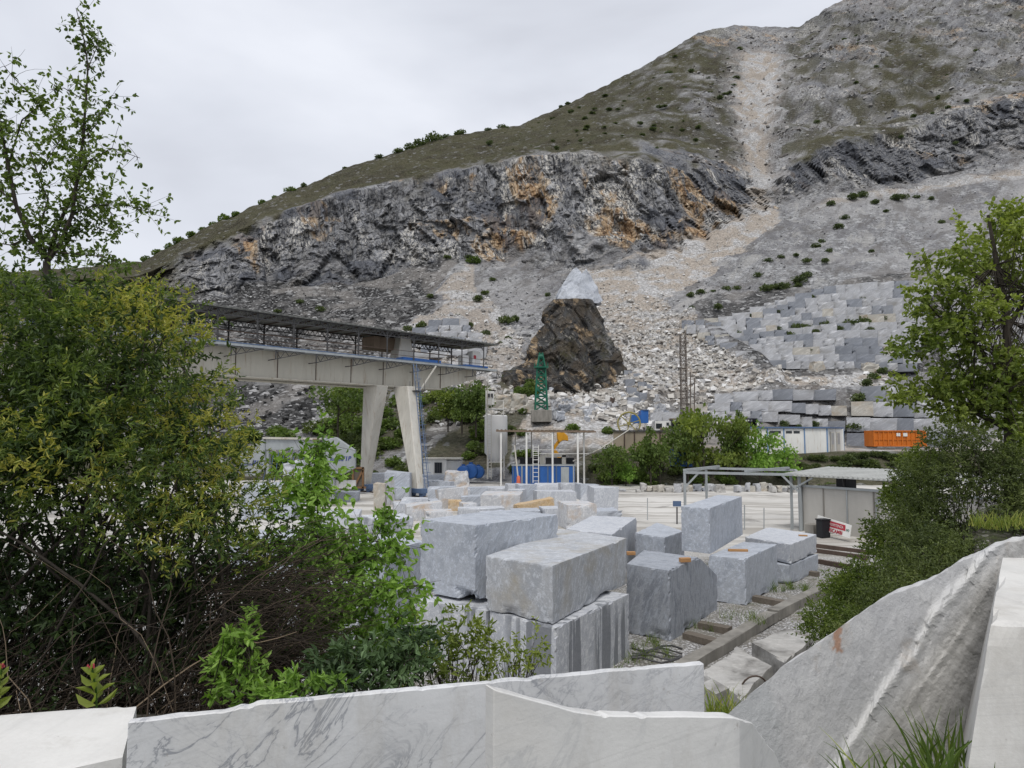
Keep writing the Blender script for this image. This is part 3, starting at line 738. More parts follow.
M_BLACK = m_paint('black_plastic', (.018, .02, .024), .5, .3, 2)
M_MAST = m_paint('brown_grey_steel', (.17, .145, .125), .7, .3, 2)
M_RED = m_paint('red_paint', (.46, .04, .06), .5, .3, 2)
M_REDOR = m_paint('orange_red_plastic', (.70, .17, .09), .5, .2, 2)
M_INK = m_paint('blue_ink', (.05, .07, .25), .5, .1, 2)
t = NT('window_glass'); M_GLASS = t.fin((.03, .035, .04), .08, spec=.5)

def lettering(txt, origin, right, up, height, mat, parent, name='lettering', bold=.0, shear=0):
    cu = bpy.data.curves.new(name, 'FONT'); cu.body = txt; cu.size = 1; cu.extrude = .01; cu.offset = bold; cu.shear = shear
    tmp = bpy.data.objects.new('tmp', cu); COL.objects.link(tmp)
    dg = bpy.context.evaluated_depsgraph_get()
    me = bpy.data.meshes.new_from_object(tmp.evaluated_get(dg)); bpy.data.objects.remove(tmp)
    right = Vector(right).normalized(); up = Vector(up).normalized(); nn = right.cross(up)
    o0 = wloc(parent)
    for vv in me.vertices:
        c = vv.co * (height / .7)
        vv.co = Vector(origin) + right * c.x + up * c.y + nn * c.z * .3 - o0
    me.name = name; me.materials.clear(); me.materials.append(mat)
    return mobj(name, me, parent)

# ---------------------------------------------------------------- gantry crane
BD = Vector((.677, .736, 0)).normalized(); BP = Vector((BD.y, -BD.x, 0))    # along the girder, towards us
def BL(Y): return Vector((-78 + .92 * Y, Y, 0))                              # near face of the girder on the plan
Z0, Z1, ZR = 11.15, 13.65, 16.65
def BX(px):                                                                  # parameter along girder at a bearing
    u = (px - 512) / F; Y = -78 / (u - .92); return BL(Y)
A0 = BX(-60); A1 = BX(440); AT = BX(476); AE = BX(489)
UPZ = Vector((0, 0, 1))
def up(p, z): return Vector((p.x, p.y, z))
cr = empty('gantry_crane', up(BX(392), 0), 'long beige gantry crane with roofed girder on splayed legs over the yard', 'gantry crane')
def girder(off):
    m = MB(); a, b, tpt = A0 - BP * off, A1 - BP * off, AT - BP * off
    th = -BP * 1.1
    m.prism([up(a, Z0), up(b, Z0), up(tpt, Z1 - 1.05), up(tpt, Z1 - .12), up(a, Z1 - .12)], th)
    # flanges and stiffener seams
    m.prism([up(a + BP * .18, Z0 - .12), up(b + BP * .18, Z0 - .12), up(b + BP * .18, Z0 - .003), up(a + BP * .18, Z0 - .003)], th - BP * .36)
    g = m.build('girder', M_CRANE, cr)
    n = 11
    for i in range(n + 1):
        p = A0 + (A1 - A0) * (i / n) - BP * off
        MB().bar(up(p + BP * .02, Z0), up(p + BP * .02, Z1 - .13), .07, .04, up=BP).build('seam', M_RUSTY, g)
girder(0); girder(3.1)
m = MB(); w0 = BP * 1.35
m.prism([up(A0 + w0, Z1 - .11), up(AE + w0, Z1 - .11), up(AE + w0, Z1 + .10), up(A0 + w0, Z1 + .10)], -BP * 1.5)
wk = m.build('walkway', M_GALV, cr)
m = MB(); m.prism([up(A0 + w0 * 1.01, Z1 + .11), up(AT + w0 * 1.01, Z1 + .11), up(AT + w0 * 1.01, Z1 + .19), up(A0 + w0 * 1.01, Z1 + .19)], -BP * .06)
m.build('cable_tray', M_BLUED, wk)
m = MB()
m.prism([up(A0 + w0 * 1.1, ZR), up(AE + w0 * 1.1, ZR), up(AE + w0 * 1.1, ZR + .09), up(A0 + w0 * 1.1, ZR + .09)], -BP * 6.2)
rf = m.build('roof', M_ROOF, cr)
m = MB(); nr = 90
for i in range(nr):
    p = A0 + (AE - A0) * ((i + .5) / nr) + w0 * 1.12
    m.bar(up(p, ZR + .12), up(p - BP * 6.1, ZR + .12), .30, .06)
m.build('corrugation', M_ROOF, rf)
NP = 14
for row, off in ((0, 1.25), (1, -4.3)):
    tr = MB()
    for i in range(NP + 1):
        p = A0 + (AT - A0) * (i / NP) + BP * off
        MB().bar(up(p, Z1 + .1), up(p, ZR), .13, .13).build('post', M_STEEL, cr)
        if i < NP:
            q = A0 + (AT - A0) * ((i + 1) / NP) + BP * off
            for k in range(6):
                e, f_ = p.lerp(q, k / 6), p.lerp(q, (k + 1) / 6); mid = p.lerp(q, (k + .5) / 6)
                tr.bar(up(e, ZR - .06), up(mid, ZR - .52), .05); tr.bar(up(mid, ZR - .52), up(f_, ZR - .06), .05)
            tr.bar(up(p, ZR - .9), up(p.lerp(q, .22), ZR - .1), .06); tr.bar(up(q, ZR - .9), up(p.lerp(q, .78), ZR - .1), .06)
    a, b = A0 + BP * off, AT + BP * off
    tr.bar(up(a, ZR - .55), up(b, ZR - .55), .09); tr.bar(up(a, ZR - .05), up(b, ZR - .05), .09)
    tr.build('roof_truss', M_STEEL, cr)
m = MB()
for i in range(NP * 2 + 1):
    p = A0 + (AT - A0) * (i / (NP * 2))
    m.bar(up(p + BP * 1.2, ZR - .1), up(p - BP * 4.3, ZR - .1), .1)
m.build('purlin', M_RUSTY, cr)
m = MB()
for z in (Z1 + .6, Z1 + 1.1): m.bar(up(A0 + BP * 1.28, z), up(AE + BP * 1.28, z), .045)
for z in (Z1 + .6, Z1 + 1.1): m.bar(up(A0 - BP * 4.3, z), up(AT - BP * 4.3, z), .045)
m.bar(up(A0 - BP * 4.3, ZR - 1.0), up(AT - BP * 4.3, ZR - 1.0), .5, .04)
m.build('handrail', M_RUSTY, cr)
for i in range(13):                                                        # lattice brackets below the walkway
    p = A0 + (AE - A0) * ((i + .6) / 12.6); m = MB()
    a, b = p + BP * .05, p + BP * 1.3 + BD * 1.6
    t0 = up(p + BP * 1.3, Z1 - .15); e0 = up(p + BP * 1.3 + BD * 2.9, Z1 - .16); l0 = up(p + BP * 1.3, Z1 - .95)
    m.bar(t0, l0, .09); m.bar(l0, e0, .07); m.bar(t0, e0, .06)
    for k in range(3):
        q = l0.lerp(e0, (k + .5) / 3.4); r = t0.lerp(e0, k / 3.2); m.bar(r, q, .05); m.bar(q, t0.lerp(e0, (k + 1) / 3.2), .05)
    m.bar(l0, up(p, Z1 - .95), .07)
    m.build('bracket', M_STEEL, cr)
# legs: a pair splayed along the rails
LT, RT = BX(379) - BP * .6, BX(400) + BP * .9
LB, RB = G(365, 492), G(417.5, 497)
def leg(a, b, w0_, w1_, d0, d1):
    m = MB(); ax = (RB - LB).normalized()
    side = ax; dep = Vector((-ax.y, ax.x, 0))
    vs = []
    for p, z, w, d in ((b, .75, w1_, d1), (a, Z0 - .125, w0_, d0)):
        for sx, sy in ((-1, -1), (1, -1), (1, 1), (-1, 1)):
            vs.append(up(p, z) + side * sx * w / 2 + dep * sy * d / 2)
    m.hexa(vs); return m
lgl = leg(LT, LB, 2.4, 1.0, 1.4, .7).build('leg', M_CRANEW, cr, bev=.05)
lgr = leg(RT, RB, 2.4, .95, 1.4, .7).build('leg', M_CRANEW, cr, bev=.05)
for bpt in (LB, RB):
    ax = (RB - LB).normalized(); m = MB()
    m.box((bpt.x, bpt.y, .62), (2.2, .8, .45), math.atan2(ax.y, ax.x))
    for sgn in (-1, 1):
        c = bpt + ax * sgn * .75; dp = Vector((-ax.y, ax.x, 0))
        m.tube([up(c - dp * .22, .32), up(c + dp * .22, .32)], .31, 12)
    m.build('bogie', M_BLUED, cr, bev=.02)
m = MB()                                                                    # ladder up the right leg
ls = (BP * .75 + BD * .55)
l0, l1 = up(RB + ls, .8), up(RT + BP * .6 + BD * .7, Z1 - .2); sd = BD * .22
m.bar(l0 - sd, l1 - sd, .06); m.bar(l0 + sd, l1 + sd, .06)
for k in range(38):
    q = l0.lerp(l1, (k + .5) / 38); m.bar(q - sd, q + sd, .035)
for k in range(12):
    q = l0.lerp(l1, .12 + k * .075); h = BP * .5 + BD * .1
    m.bar(q - sd, q - sd + h, .03); m.bar(q + sd, q + sd + h, .03); m.bar(q - sd + h, q + sd + h, .03)
m.bar(l0.lerp(l1, .12) + BP * .5, l0.lerp(l1, .96) + BP * .5, .03)
m.build('ladder', M_BLUED, cr)
m = MB(); m.bar(up(RT + BP * 1.3 + BD * .3, Z0 - 1.2), up(RT + BP * 1.35 + BD * 3.0, Z1 - .3), .12); m.build('brace', M_CRANEW, cr)
m = MB(); pl = RT + BP * 1.4 + BD * .4
m.box(up(pl, Z0 - .6), (1.3, 1.0, .06), math.atan2(BD.y, BD.x))
for sx in (-.6, .6):
    for sy in (-.45, .45): m.bar(up(pl + BD * sx + BP * sy, Z0 - .6), up(pl + BD * sx + BP * sy, Z0 + .4), .04)
m.build('landing', M_STEEL, cr)
# machinery on the girder: rust clad winch house, pale pylon, blue platforms, cabinet
w = BX(400); rzb = math.atan2(BD.y, BD.x)
m = MB(); c = BX(396) - BP * 2.2; m.box(up(c, Z1 + 2.05), (4.2, 2.2, 1.3), rzb); m.build('winch_house', M_ROOFB, cr, bev=.04)
m = MB(); c = BX(406) - BP * .8
vs = []
for z, ww, d in ((Z1 + .12, 2.3, 1.6), (Z1 + 2.9, 1.3, 1.2)):
    for sx, sy in ((-1, -1), (1, -1), (1, 1), (-1, 1)): vs.append(up(c, z) + BD * sx * ww / 2 + BP * sy * -d / 2)
m.hexa(vs); m.build('pylon', M_CRANEW, cr, bev=.04)
m = MB(); c = BX(415) + BP * .6; m.box(up(c, Z1 + .33), (5.2, 1.2, .28), rzb); m.build('platform', M_BLUE, cr)
m = MB(); c = BX(470) + BP * .5; m.box(up(c, Z1 + .28), (3.6, 1.3, .2), rzb); m.build('platform', M_BLUE, cr)
m = MB(); c = BX(462) + BP * .2; m.box(up(c, Z1 + .95), (1.0, .8, 1.1), rzb); c2 = BX(472.5) + BP * .2; m.box(up(c2, Z1 + 1.25), (1.3, .9, 1.7), rzb)
cb = m.build('control_cabinet', M_WHITE, cr, bev=.03)
m = MB(); c3 = BX(470.5) + BP * .7; m.box(up(c3, Z1 + 1.4), (.35, .06, .4), rzb); m.build('red_switch', M_RED, cb)

# rails under the crane
for nm, off, in (('a', 0), ('b', 0)):
    pass
def strip(name, a, b, w, h, mat, label, cat, group=None, z=0, bev=0):
    m = MB(); m.bar(up(a, z + h / 2), up(b, z + h / 2), w, h); o = m.build(name, mat, bev=bev); return tag(o, label, cat, group)
ax = (RB - LB).normalized()
strip('crane_rail', LB - ax * 18, RB + ax * 4, .14, .12, M_RUSTY, 'dark crane rail running under the left crane leg', 'rail')

# ---------------------------------------------------------------- wire saw (portal with two lettered wheel covers)
ws = empty('wire_saw', G(302, 506), 'grey portal wire saw with two large lettered wheel covers left of the crane', 'stone saw')
YW = 60.
def W(px, py, dy=0): 
    p = P(px, py, YW); return Vector((p.x, p.y + dy, p.z))
def cover(pts, d=.5):
    m = MB(); m.prism([W(*q) for q in pts], (0, d, 0)); return m
hc = cover([(336, 437), (355, 450), (355, 468), (342, 475), (333, 473), (325.5, 468), (325.5, 440)]).build('wheel_cover', M_GALV, ws, bev=.05)
lettering('Bidese', W(329.5, 461.2, -.02), (1, 0, 0.03), (0, 0, 1), .30, M_INK, hc, bold=.01, shear=.3)
lettering('71B', W(341.5, 461.0, -.02), (1, 0, 0.05), (0, 0, 1), .38, M_INK, hc, bold=.03, shear=.15)
hc2 = cover([(239, 453), (263, 439), (265, 441), (265, 468), (255, 476), (240, 474)]).build('wheel_cover', M_GALV, ws, bev=.05)
lettering('Bidese', W(241, 465.5, -.02), (1, 0, 0.0), (0, 0, 1), .28, M_INK, hc2, bold=.01, shear=.3)
lettering('71C', W(252.5, 465, -.02), (1, 0, 0.03), (0, 0, 1), .38, M_INK, hc2, bold=.03, shear=.15)
m = MB(); m.prism([W(265, 439, .1), W(320, 440, .1), W(320, 450, .1), W(265, 450, .1)], (0, .6, 0)); cbm = m.build('cross_beam', M_GALV, ws, bev=.03)
m = MB(); m.prism([W(263, 437, -.1), W(322, 438, -.1), W(322, 440, -.1), W(263, 439, -.1)], (0, 1.0, 0)); m.build('flange', M_CRANEW, cbm)
m = MB(); m.prism([W(313, 438.5, -.15), W(319, 438.5, -.15), W(319, 442, -.15), W(313, 442, -.15)], (0, .1, 0)); m.build('rust_plate', M_ROOFB, cbm)
for x0, x1 in ((321, 326), (329, 333.5), (265, 268)):
    m = MB(); b0 = G(x0, 506); m.prism([W(x0, 438, .2), W(x1, 438, .2), W(x1, 505, .2), W(x0, 505, .2)], (0, .5, 0)); m.build('column', M_GALV, ws, bev=.03)
m = MB(); m.prism([W(321, 470, -.1), W(334, 470, -.1), W(334, 474, -.1), W(321, 474, -.1)], (0, .7, 0)); m.build('carriage', M_GALV, ws)
m = MB()
for k in range(9): m.bar(W(268 + k * 5, 450 + (k % 2), .3), W(258 + k * 6.2, 500, .3), .05)
m.build('saw_wire', M_BLUED, ws)
m = MB(); m.prism([W(330, 481, .8), W(353, 481, .8), W(353, 489, .8), W(330, 489, .8)], (0, .4, 0)); m.build('control_panel', M_WHITE, ws)

# wooden crate frame between saw and leg
cf = empty('wood_crate', G(357, 492), 'open brown wood crate with diagonal brace beside the left crane leg', 'crate')
def Wc(px, py, dy=0): p = P(px, py, 70); return Vector((p.x, p.y + dy, p.z))
m = MB()
for a, b in (((353, 467), (353, 488)), ((363, 467), (363, 488)), ((352, 487.5), (366, 487.5)), ((352, 468), (364, 468)), ((354, 487), (363, 470))): m.bar(Wc(*a), Wc(*b), .18)
m.build('frame', M_CRATE, cf)
m = MB(); m.prism([Wc(353.5, 468.5, .1), Wc(363, 468.5, .1), Wc(363, 487, .1), Wc(353.5, 487, .1)], (0, .6, 0)); m.build('panel', M_OLDWOOD, cf)

# ---------------------------------------------------------------- white hut, blue tanks, silo
def Q(px, py, Y, dy=0): p = P(px, py, Y); return Vector((p.x, p.y + dy, p.z))
def pbox(m, x0, y0, x1, y1, Y, d):
    """box whose front spans the view rectangle at distance Y, d metres deep"""
    return m.prism([Q(x0, y1, Y), Q(x1, y1, Y), Q(x1, y0, Y), Q(x0, y0, Y)], (0, d, 0))
hut = empty('site_hut', Q(440, 482, 86), 'small white site hut with one dark window beside blue tanks', 'hut')
pbox(MB(), 423.5, 459.5, 446.5, 482, 86, 3).build('wall', M_WHITE, hut)
pbox(MB(), 446.8, 460.5, 461, 482, 86.4, 3).build('side_bay', M_WHITE, hut)
pbox(MB(), 422.5, 458.3, 461.5, 459.4, 85.7, 3.6).build('roof', M_CRANEW, hut)
wn = pbox(MB(), 434.5, 462.5, 442, 473, 85.92, .06).build('window', M_GLASS, hut)
m = MB()
for k in range(4): pbox(m, 434.7 + k * 2.2, 462.6, 435.2 + k * 2.2, 473, 85.86, .04)
m.build('bar', M_STEEL, wn)
for i, (x, r, lb) in enumerate(((463.5, 6.6, 'blue plastic tank nearest the white hut'), (471, 7.4, 'largest blue plastic tank, in the middle of the group'), (478.5, 6.2, 'blue plastic tank nearest the silo'))):
    rr = r / F * 86; c = Q(x, 482, 86 + .5 * i); zc = .55 + rr
    tk = empty('storage_tank', (c.x, c.y, .5), lb, 'tank', 'blue tanks by the silo')
    pts = [Vector((c.x, c.y + d, zc)) for d in (-1.3, -1.2, -.9, -.3, -.2, .4, 1.2, 1.5)]
    MB().tube(pts, [rr * .5, rr * .85, rr, rr, rr * .96, rr, rr * .95, rr * .5], 20).build('body', M_BLUE, tk, True)
    m = MB(); m.tube([(c.x, c.y - .2, zc + rr * .95), (c.x, c.y - .2, zc + rr * 1.18)], rr * .28, 12); m.build('filler_cap', M_BLUE, tk, True)

YS = 86.
sil = empty('cement_silo', Q(496, 485, YS), 'tall white cement silo on slim legs with ladder and top platform', 'silo')
sc_ = Q(496, 440, YS + 1.5); sr = 11.6 / F * YS
zt_, zc_, zo_ = Q(496, 416, YS).z, Q(496, 453, YS).z, Q(496, 463, YS).z
zg = .5
MB().tube([(sc_.x, sc_.y, zo_), (sc_.x, sc_.y, zc_), (sc_.x, sc_.y, zt_), (sc_.x, sc_.y, zt_ + .15)], [sr * .35, sr, sr, sr * .9], 24).build('hopper', M_SILO, sil, True)
for k in range(4):
    a = PI / 4 + k * PI / 2; x, y = sc_.x + math.cos(a) * sr, sc_.y + math.sin(a) * sr
    MB().bar((x, y, zg), (x, y, zc_ + 1.5), .18).build('leg', M_WHITE, sil)
m = MB()
for k in range(4):
    a = PI / 4 + k * PI / 2; b = a + PI / 2
    m.bar((sc_.x + math.cos(a) * sr, sc_.y + math.sin(a) * sr, 2.6), (sc_.x + math.cos(b) * sr, sc_.y + math.sin(b) * sr, 2.6), .1)
m.build('ring_brace', M_WHITE, sil)
m = MB(); lx = sc_.x - sr * .55; ly = sc_.y - sr - .25
m.bar((lx - .25, ly, zg), (lx - .25, ly, zt_ + 3.6), .09); m.bar((lx + .25, ly, zg), (lx + .25, ly, zt_ + 2.4), .07)
for k in range(30): m.bar((lx - .25, ly, zg + .35 + k * .34), (lx + .25, ly, zg + .35 + k * .34), .045)
m.build('ladder', M_CRANEW, sil)
m = MB(); pz = Q(490, 409, YS).z
m.box((sc_.x - sr * .1, sc_.y - .4, pz), (2.3, 2.2, .12))
for sx in (-1.1, 1.1):
    for sy in (-1, 1): m.bar((sc_.x - sr * .1 + sx, sc_.y - .4 + sy, zt_), (sc_.x - sr * .1 + sx, sc_.y - .4 + sy, pz + 1.1), .07)
m.bar((sc_.x - sr * .1 - 1.1, sc_.y - 1.4, pz + 1.05), (sc_.x - sr * .1 + 1.1, sc_.y - 1.4, pz + 1.05), .06)
m.build('top_platform', M_WHITE, sil)
fbx = pbox(MB(), 485.5, 391, 494, 404.5, YS + .4, 1.4).build('filter_box', M_WHITE, sil)
m = MB(); pbox(m, 487.5, 393.5, 490, 398, YS + .33, .05); pbox(m, 490.8, 393.5, 493, 398, YS + .33, .05); m.build('vent_window', M_STEEL, fbx)

# ---------------------------------------------------------------- open canopy with blue settling tank
YC = 79.
can = empty('open_canopy', Q(540, 487, YC), 'flat rusty roof on thin white posts over a blue water tank', 'canopy')
m = MB(); m.prism([Q(496, 431.6, YC), Q(596, 432.6, YC), Q(596, 431.0, YC), Q(496, 430.0, YC)], (0, 6.5, 0))
rf = m.build('roof', M_ROOFB, can)
m = MB()
for k in range(24): 
    a = Q(497 + k * 4.2, 430.0 + k * .042, YC); m.bar(a + Vector((0, 0, .05)), a + Vector((0, 6.4, .05)), .16, .08)
m.build('rib', M_ROOFB, rf)
for x, dy, yb in ((501, .2, 487.5), (526.5, .2, 487.5), (552.5, .2, 488.5), (577.8, .2, 488.5), (586, 2.5, 488), (533, 6.1, 487), (556.5, 6.1, 487), (515.5, 6.1, 487)):
    a = Q(x, 432, YC, dy); MB().bar((a.x, a.y, 0), (a.x, a.y, a.z), .2 if dy < 3 else .13).build('post', M_WHITE if dy < 3 else M_CRANEW, can)
m = MB()
for z in (4.15, 3.7): m.bar(Q(533, 453.9 if z < 4 else 450, YC, 1), Q(590 if z < 4 else 570, 453.9 if z < 4 else 450, YC, 1), .06)
m.build('handrail', M_WHITE, can)
tkb = empty('settling_tank', Q(543, 487, YC + 1), 'long blue water tank with white ribs under the open canopy', 'tank')
m = MB(); x0 = Q(512, 470, YC + 1).x; x1 = Q(575, 470, YC + 1).x; yb = YC + 1.2
m.box(((x0 + x1) / 2, yb + 1.6, 1.35), (x1 - x0, 3.2, 2.1)); m.build('basin', M_BLUE, tkb)
m = MB(); m.box(((x0 + x1) / 2, yb + 1.6, 2.48), (x1 - x0 + .15, 3.35, .16)); m.build('rim', M_GALV, tkb)
for k in range(8):
    x = x0 + .15 + (x1 - x0 - .3) * k / 7; MB().box((x, yb - .06, 1.35), (.16, .12, 2.1)).build('rib', M_GALV if k in (1, 7) else M_BLUED, tkb)
pbox(MB(), 561, 467, 569, 484, YC + 1.05, .06).build('pale_plate', M_GALV, tkb)
pr = empty('filter_press', Q(548, 468, YC + 3), 'dark plate filter press with pale frames on the blue tank', 'machine')
pbox(MB(), 520, 458, 538, 466, YC + 3, 1.2).build('plate_pack', M_BLACK, pr)
pbox(MB(), 540, 455, 545, 468, YC + 2.4, 1.2).build('end_frame', M_CRANEW, pr)
pbox(MB(), 545, 454, 566, 457, YC + 2.4, 1.4).build('beam', M_CRANEW, pr)
pbox(MB(), 562, 455, 566, 468, YC + 2.4, 1.4).build('end_frame', M_CRANEW, pr)
pbox(MB(), 566, 458, 574, 466, YC + 3, 1.2).build('motor', M_BLACK, pr)
pbox(MB(), 546, 458, 562, 464, YC + 3, 1.0).build('plate_pack', M_STEEL, pr)
ld = MB(); l0, l1 = Q(533, 483, YC + .7), Q(533, 445, YC + .7); r0, r1 = Q(538.5, 483, YC + .7), Q(538.5, 445, YC + .7)
ld.bar(l0, l1, .08); ld.bar(r0, r1, .08)
for k in range(9): ld.bar(l0.lerp(l1, (k + .5) / 9), r0.lerp(r1, (k + .5) / 9), .06)
tag(ld.build('steel_ladder', M_WHITE), 'white steel ladder standing at the blue tank under the canopy', 'ladder')
tag(MB().bar(Q(514.5, 445, YC - .2), Q(519, 486, YC - .2), .16).build('white_pole', M_CRANEW), 'white pole leaning in front of the blue tank', 'pole')
ob = empty('traffic_cylinder', Q(518.5, 488, YC - 1), 'orange red plastic traffic cylinder before the blue tank', 'traffic cone')
c = Q(518.5, 488, YC - 1); 
MB().tube([(c.x, c.y, 0), (c.x, c.y, .1), (c.x, c.y, .12), (c.x, c.y, .75)], [.35, .35, .27, .24], 14).build('base', M_REDOR, ob, True)
MB().tube([(c.x, c.y, .76), (c.x, c.y, 1.25), (c.x, c.y, 1.4)], [.22, .2, .1], 14).build('post', M_REDOR, ob, True)
yb_ = empty('digger_arm', Q(562, 447, 90), 'orange yellow digger arm with bucket beyond the open canopy', 'digger arm')
m = MB(); pts = [(557, 432.5), (563, 431.5), (568, 436), (568.5, 441), (563, 440.5), (559, 443), (557.5, 439)]
m.prism([Q(x, y, 89) for x, y in pts], (0, 1.2, 0)); m.build('bucket', M_YELLOW, yb_, bev=.08)
m = MB(); m.bar(Q(559, 441, 89.5), Q(553, 449, 89.5), .5, .4); m.bar(Q(553, 449, 89.5), Q(560, 458, 89.5), .45, .5); m.build('arm', M_YELLOW, yb_)
tag(MB().tube([Q(573, 461, YC + 2), Q(600, 449, 83), Q(631, 428.5, 90)], .07, 8).build('water_hose', M_CRANEW), 'thin pale hose sloping from the blue tank up to the tan wall', 'hose')

# ---------------------------------------------------------------- green lattice tower and the brown mast
def lattice(name, base, h, w0, w1, mat, levels, label, cat, plat=None, th=.12, group=None):
    t_ = empty(name, base, label, cat, group)
    m = MB(); cs = ((-1, -1), (1, -1), (1, 1), (-1, 1))
    def pt(k, f): w = (w0 + (w1 - w0) * f) / 2; return base + Vector((cs[k][0] * w, cs[k][1] * w, h * f))
    for k in range(4): m.bar(pt(k, 0), pt(k, 1), th)
    for i in range(levels):
        f0, f1 = i / levels, (i + 1) / levels
        for k in range(4):
            k2 = (k + 1) % 4
            m.bar(pt(k, f1), pt(k2, f1), th * .7); m.bar(pt(k, f0), pt(k2, f1), th * .6); m.bar(pt(k2, f0), pt(k, f1), th * .6)
    m.build('lattice', mat, t_)
    return t_
YT = 104.
tb = Q(541.5, 410, YT); tb2 = Q(542.5, 422, YT)
o = MB(); o.box((tb.x, tb.y + 1, (tb.z + tb2.z) / 2), (3.1, 3.0, tb.z - tb2.z)); 
tag(o.build('concrete_plinth', M_CONC, bev=.06), 'square grey concrete plinth under the green tower', 'plinth')
base = Vector((tb.x, tb.y + 1, tb.z)); Ht = Q(541, 352, YT).z - tb.z
gt = lattice('lattice_tower', base, Ht * .72, 1.9, 1.25, M_GREEN, 6, 'green steel lattice tower with a small head on a grey plinth', 'tower', th=.24)
m = MB(); m.box(base + Vector((0, 0, Ht * .74)), (2.2, 2.2, .18))
for sx in (-1, 1):
    for sy in (-1, 1): m.bar(base + Vector((sx, sy, Ht * .74)), base + Vector((sx, sy, Ht * .74 + .7)), .08)
m.build('platform', M_GREEN, gt)
m = MB()
for k in range(4):
    s = ((-1, -1), (1, -1), (1, 1), (-1, 1))[k]; s2 = ((-1, -1), (1, -1), (1, 1), (-1, 1))[(k + 1) % 4]
    b0 = base + Vector((s[0] * .6, s[1] * .6, Ht * .75)); t1 = base + Vector((s[0] * .18, s[1] * .18, Ht)); m.bar(b0, t1, .2)
    b2 = base + Vector((s2[0] * .4, s2[1] * .4, Ht * .87)); m.bar(b0, b2, .12)
m.tube([base + Vector((-.3, 0, Ht * .93)), base + Vector((.3, 0, Ht * .93))], .45, 12)
m.build('pulley_head', M_GREEN, gt)
mb_ = Q(684.5, 428, 106)
lattice('lattice_mast', mb_, Q(684, 335, 106).z - mb_.z, .95, .8, M_MAST, 14, 'slender brown lattice mast before the pale rubble slope', 'mast', th=.09)
for x, yt, lb in ((690.5, 372, 'left of two thin brown poles beside the lattice mast'), (694.5, 378, 'right of two thin brown poles beside the lattice mast')):
    tag(MB().tube([Q(x, 428, 106), Q(x, yt, 106)], .09, 8).build('thin_pole', M_MAST), lb, 'pole', 'poles by the mast')

# ---------------------------------------------------------------- upper terrace: tan wall, wheel, boxes, prefab, containers
tw = empty('retaining_wall', Q(642, 452, 90), 'long low tan rendered wall with dark coping above the green bank', 'wall')
pbox(MB(), 614, 431.5, 673, 453, 90, .5).build('wall_face', M_TAN, tw)
pbox(MB(), 613, 430.2, 674, 431.4, 89.8, 1.0).build('coping', M_STEEL, tw)
for x in (624.5, 634.5, 660): pbox(MB(), x - .6, 432, x + .6, 453, 89.9, .09).build('pilaster', M_RUSTY, tw)
YWh = 95.
wh = empty('winch_wheel', Q(629, 432, YWh), 'olive yellow spoked wheel standing above the tan wall', 'wheel')
cc = Q(629, 423.5, YWh); Rw = 11.2 / F * YWh
m = MB(); n = 28
pts = [cc + Vector((math.cos(2 * PI * k / n) * Rw, 0, math.sin(2 * PI * k / n) * Rw)) for k in range(n + 1)]
m.tube(pts, .11, 6, cap=False); m.build('rim', M_OLIVE, wh, True)
for k in range(6):
    a = PI * k / 3 + .3; MB().bar(cc, cc + Vector((math.cos(a) * Rw, 0, math.sin(a) * Rw)), .12).build('spoke', M_OLIVE, wh)
MB().tube([cc + Vector((0, -.2, 0)), cc + Vector((0, .2, 0))], .28, 10).build('hub', M_OLIVE, wh)
bc = empty('machine_cabin', Q(641, 424, 97), 'small bright blue machine cabin beside the spoked wheel', 'cabin')
pbox(MB(), 632.2, 414.8, 641, 423, 96.5, 2).build('front_box', M_BLUE, bc); pbox(MB(), 641.1, 410.5, 648.5, 423, 96.5, 2).build('tall_box', M_BLUE, bc)
pbox(MB(), 643, 409.5, 649, 410.4, 96.4, 2.1).build('roof', M_BLUED, bc)
kk = empty('white_cabin', Q(663, 432, 97), 'low white cabin with dark window openings above the tan wall', 'cabin')
pbox(MB(), 655, 421, 671, 431, 97, 2).build('wall', M_WHITE, kk)
pbox(MB(), 656, 423.5, 662, 428.5, 96.94, .05).build('window', M_GLASS, kk); pbox(MB(), 666.5, 422.5, 669, 425.5, 96.94, .05).build('window', M_GLASS, kk)
pbox(MB(), 660, 427.5, 669, 430.9, 96.93, .05).build('rusty_panel', M_ROOFB, kk)
for x0, x1, y0, y1, Y, lb in ((671.8, 682.5, 419.5, 430, 96.5, 'open dark steel booth right of the white cabin'), (743.5, 757, 419.5, 429.5, 95, 'open dark steel booth behind the blue trimmed prefab')):
    bt = empty('steel_booth', Q((x0 + x1) / 2, y1, Y), lb, 'booth', 'dark booths on the terrace')
    m = MB(); pbox(m, x0, y0, x0 + 1, y1, Y, 1.5); pbox(m, x1 - 1, y0, x1, y1, Y, 1.5); pbox(m, (x0 + x1) / 2 - .4, y0, (x0 + x1) / 2 + .4, y1, Y, .2); m.build('frame', M_BLACK, bt)
    pbox(MB(), x0 - .4, y0 - 1.2, x1 + .4, y0 - .05, Y - .1, 1.8).build('roof', M_ROOFB if x0 < 700 else M_BLACK, bt)
    pbox(MB(), x0 + 1, y0 + 2, x1 - 1, y1 - .2, Y + 1, .1).build('back_panel', M_BLACK, bt)
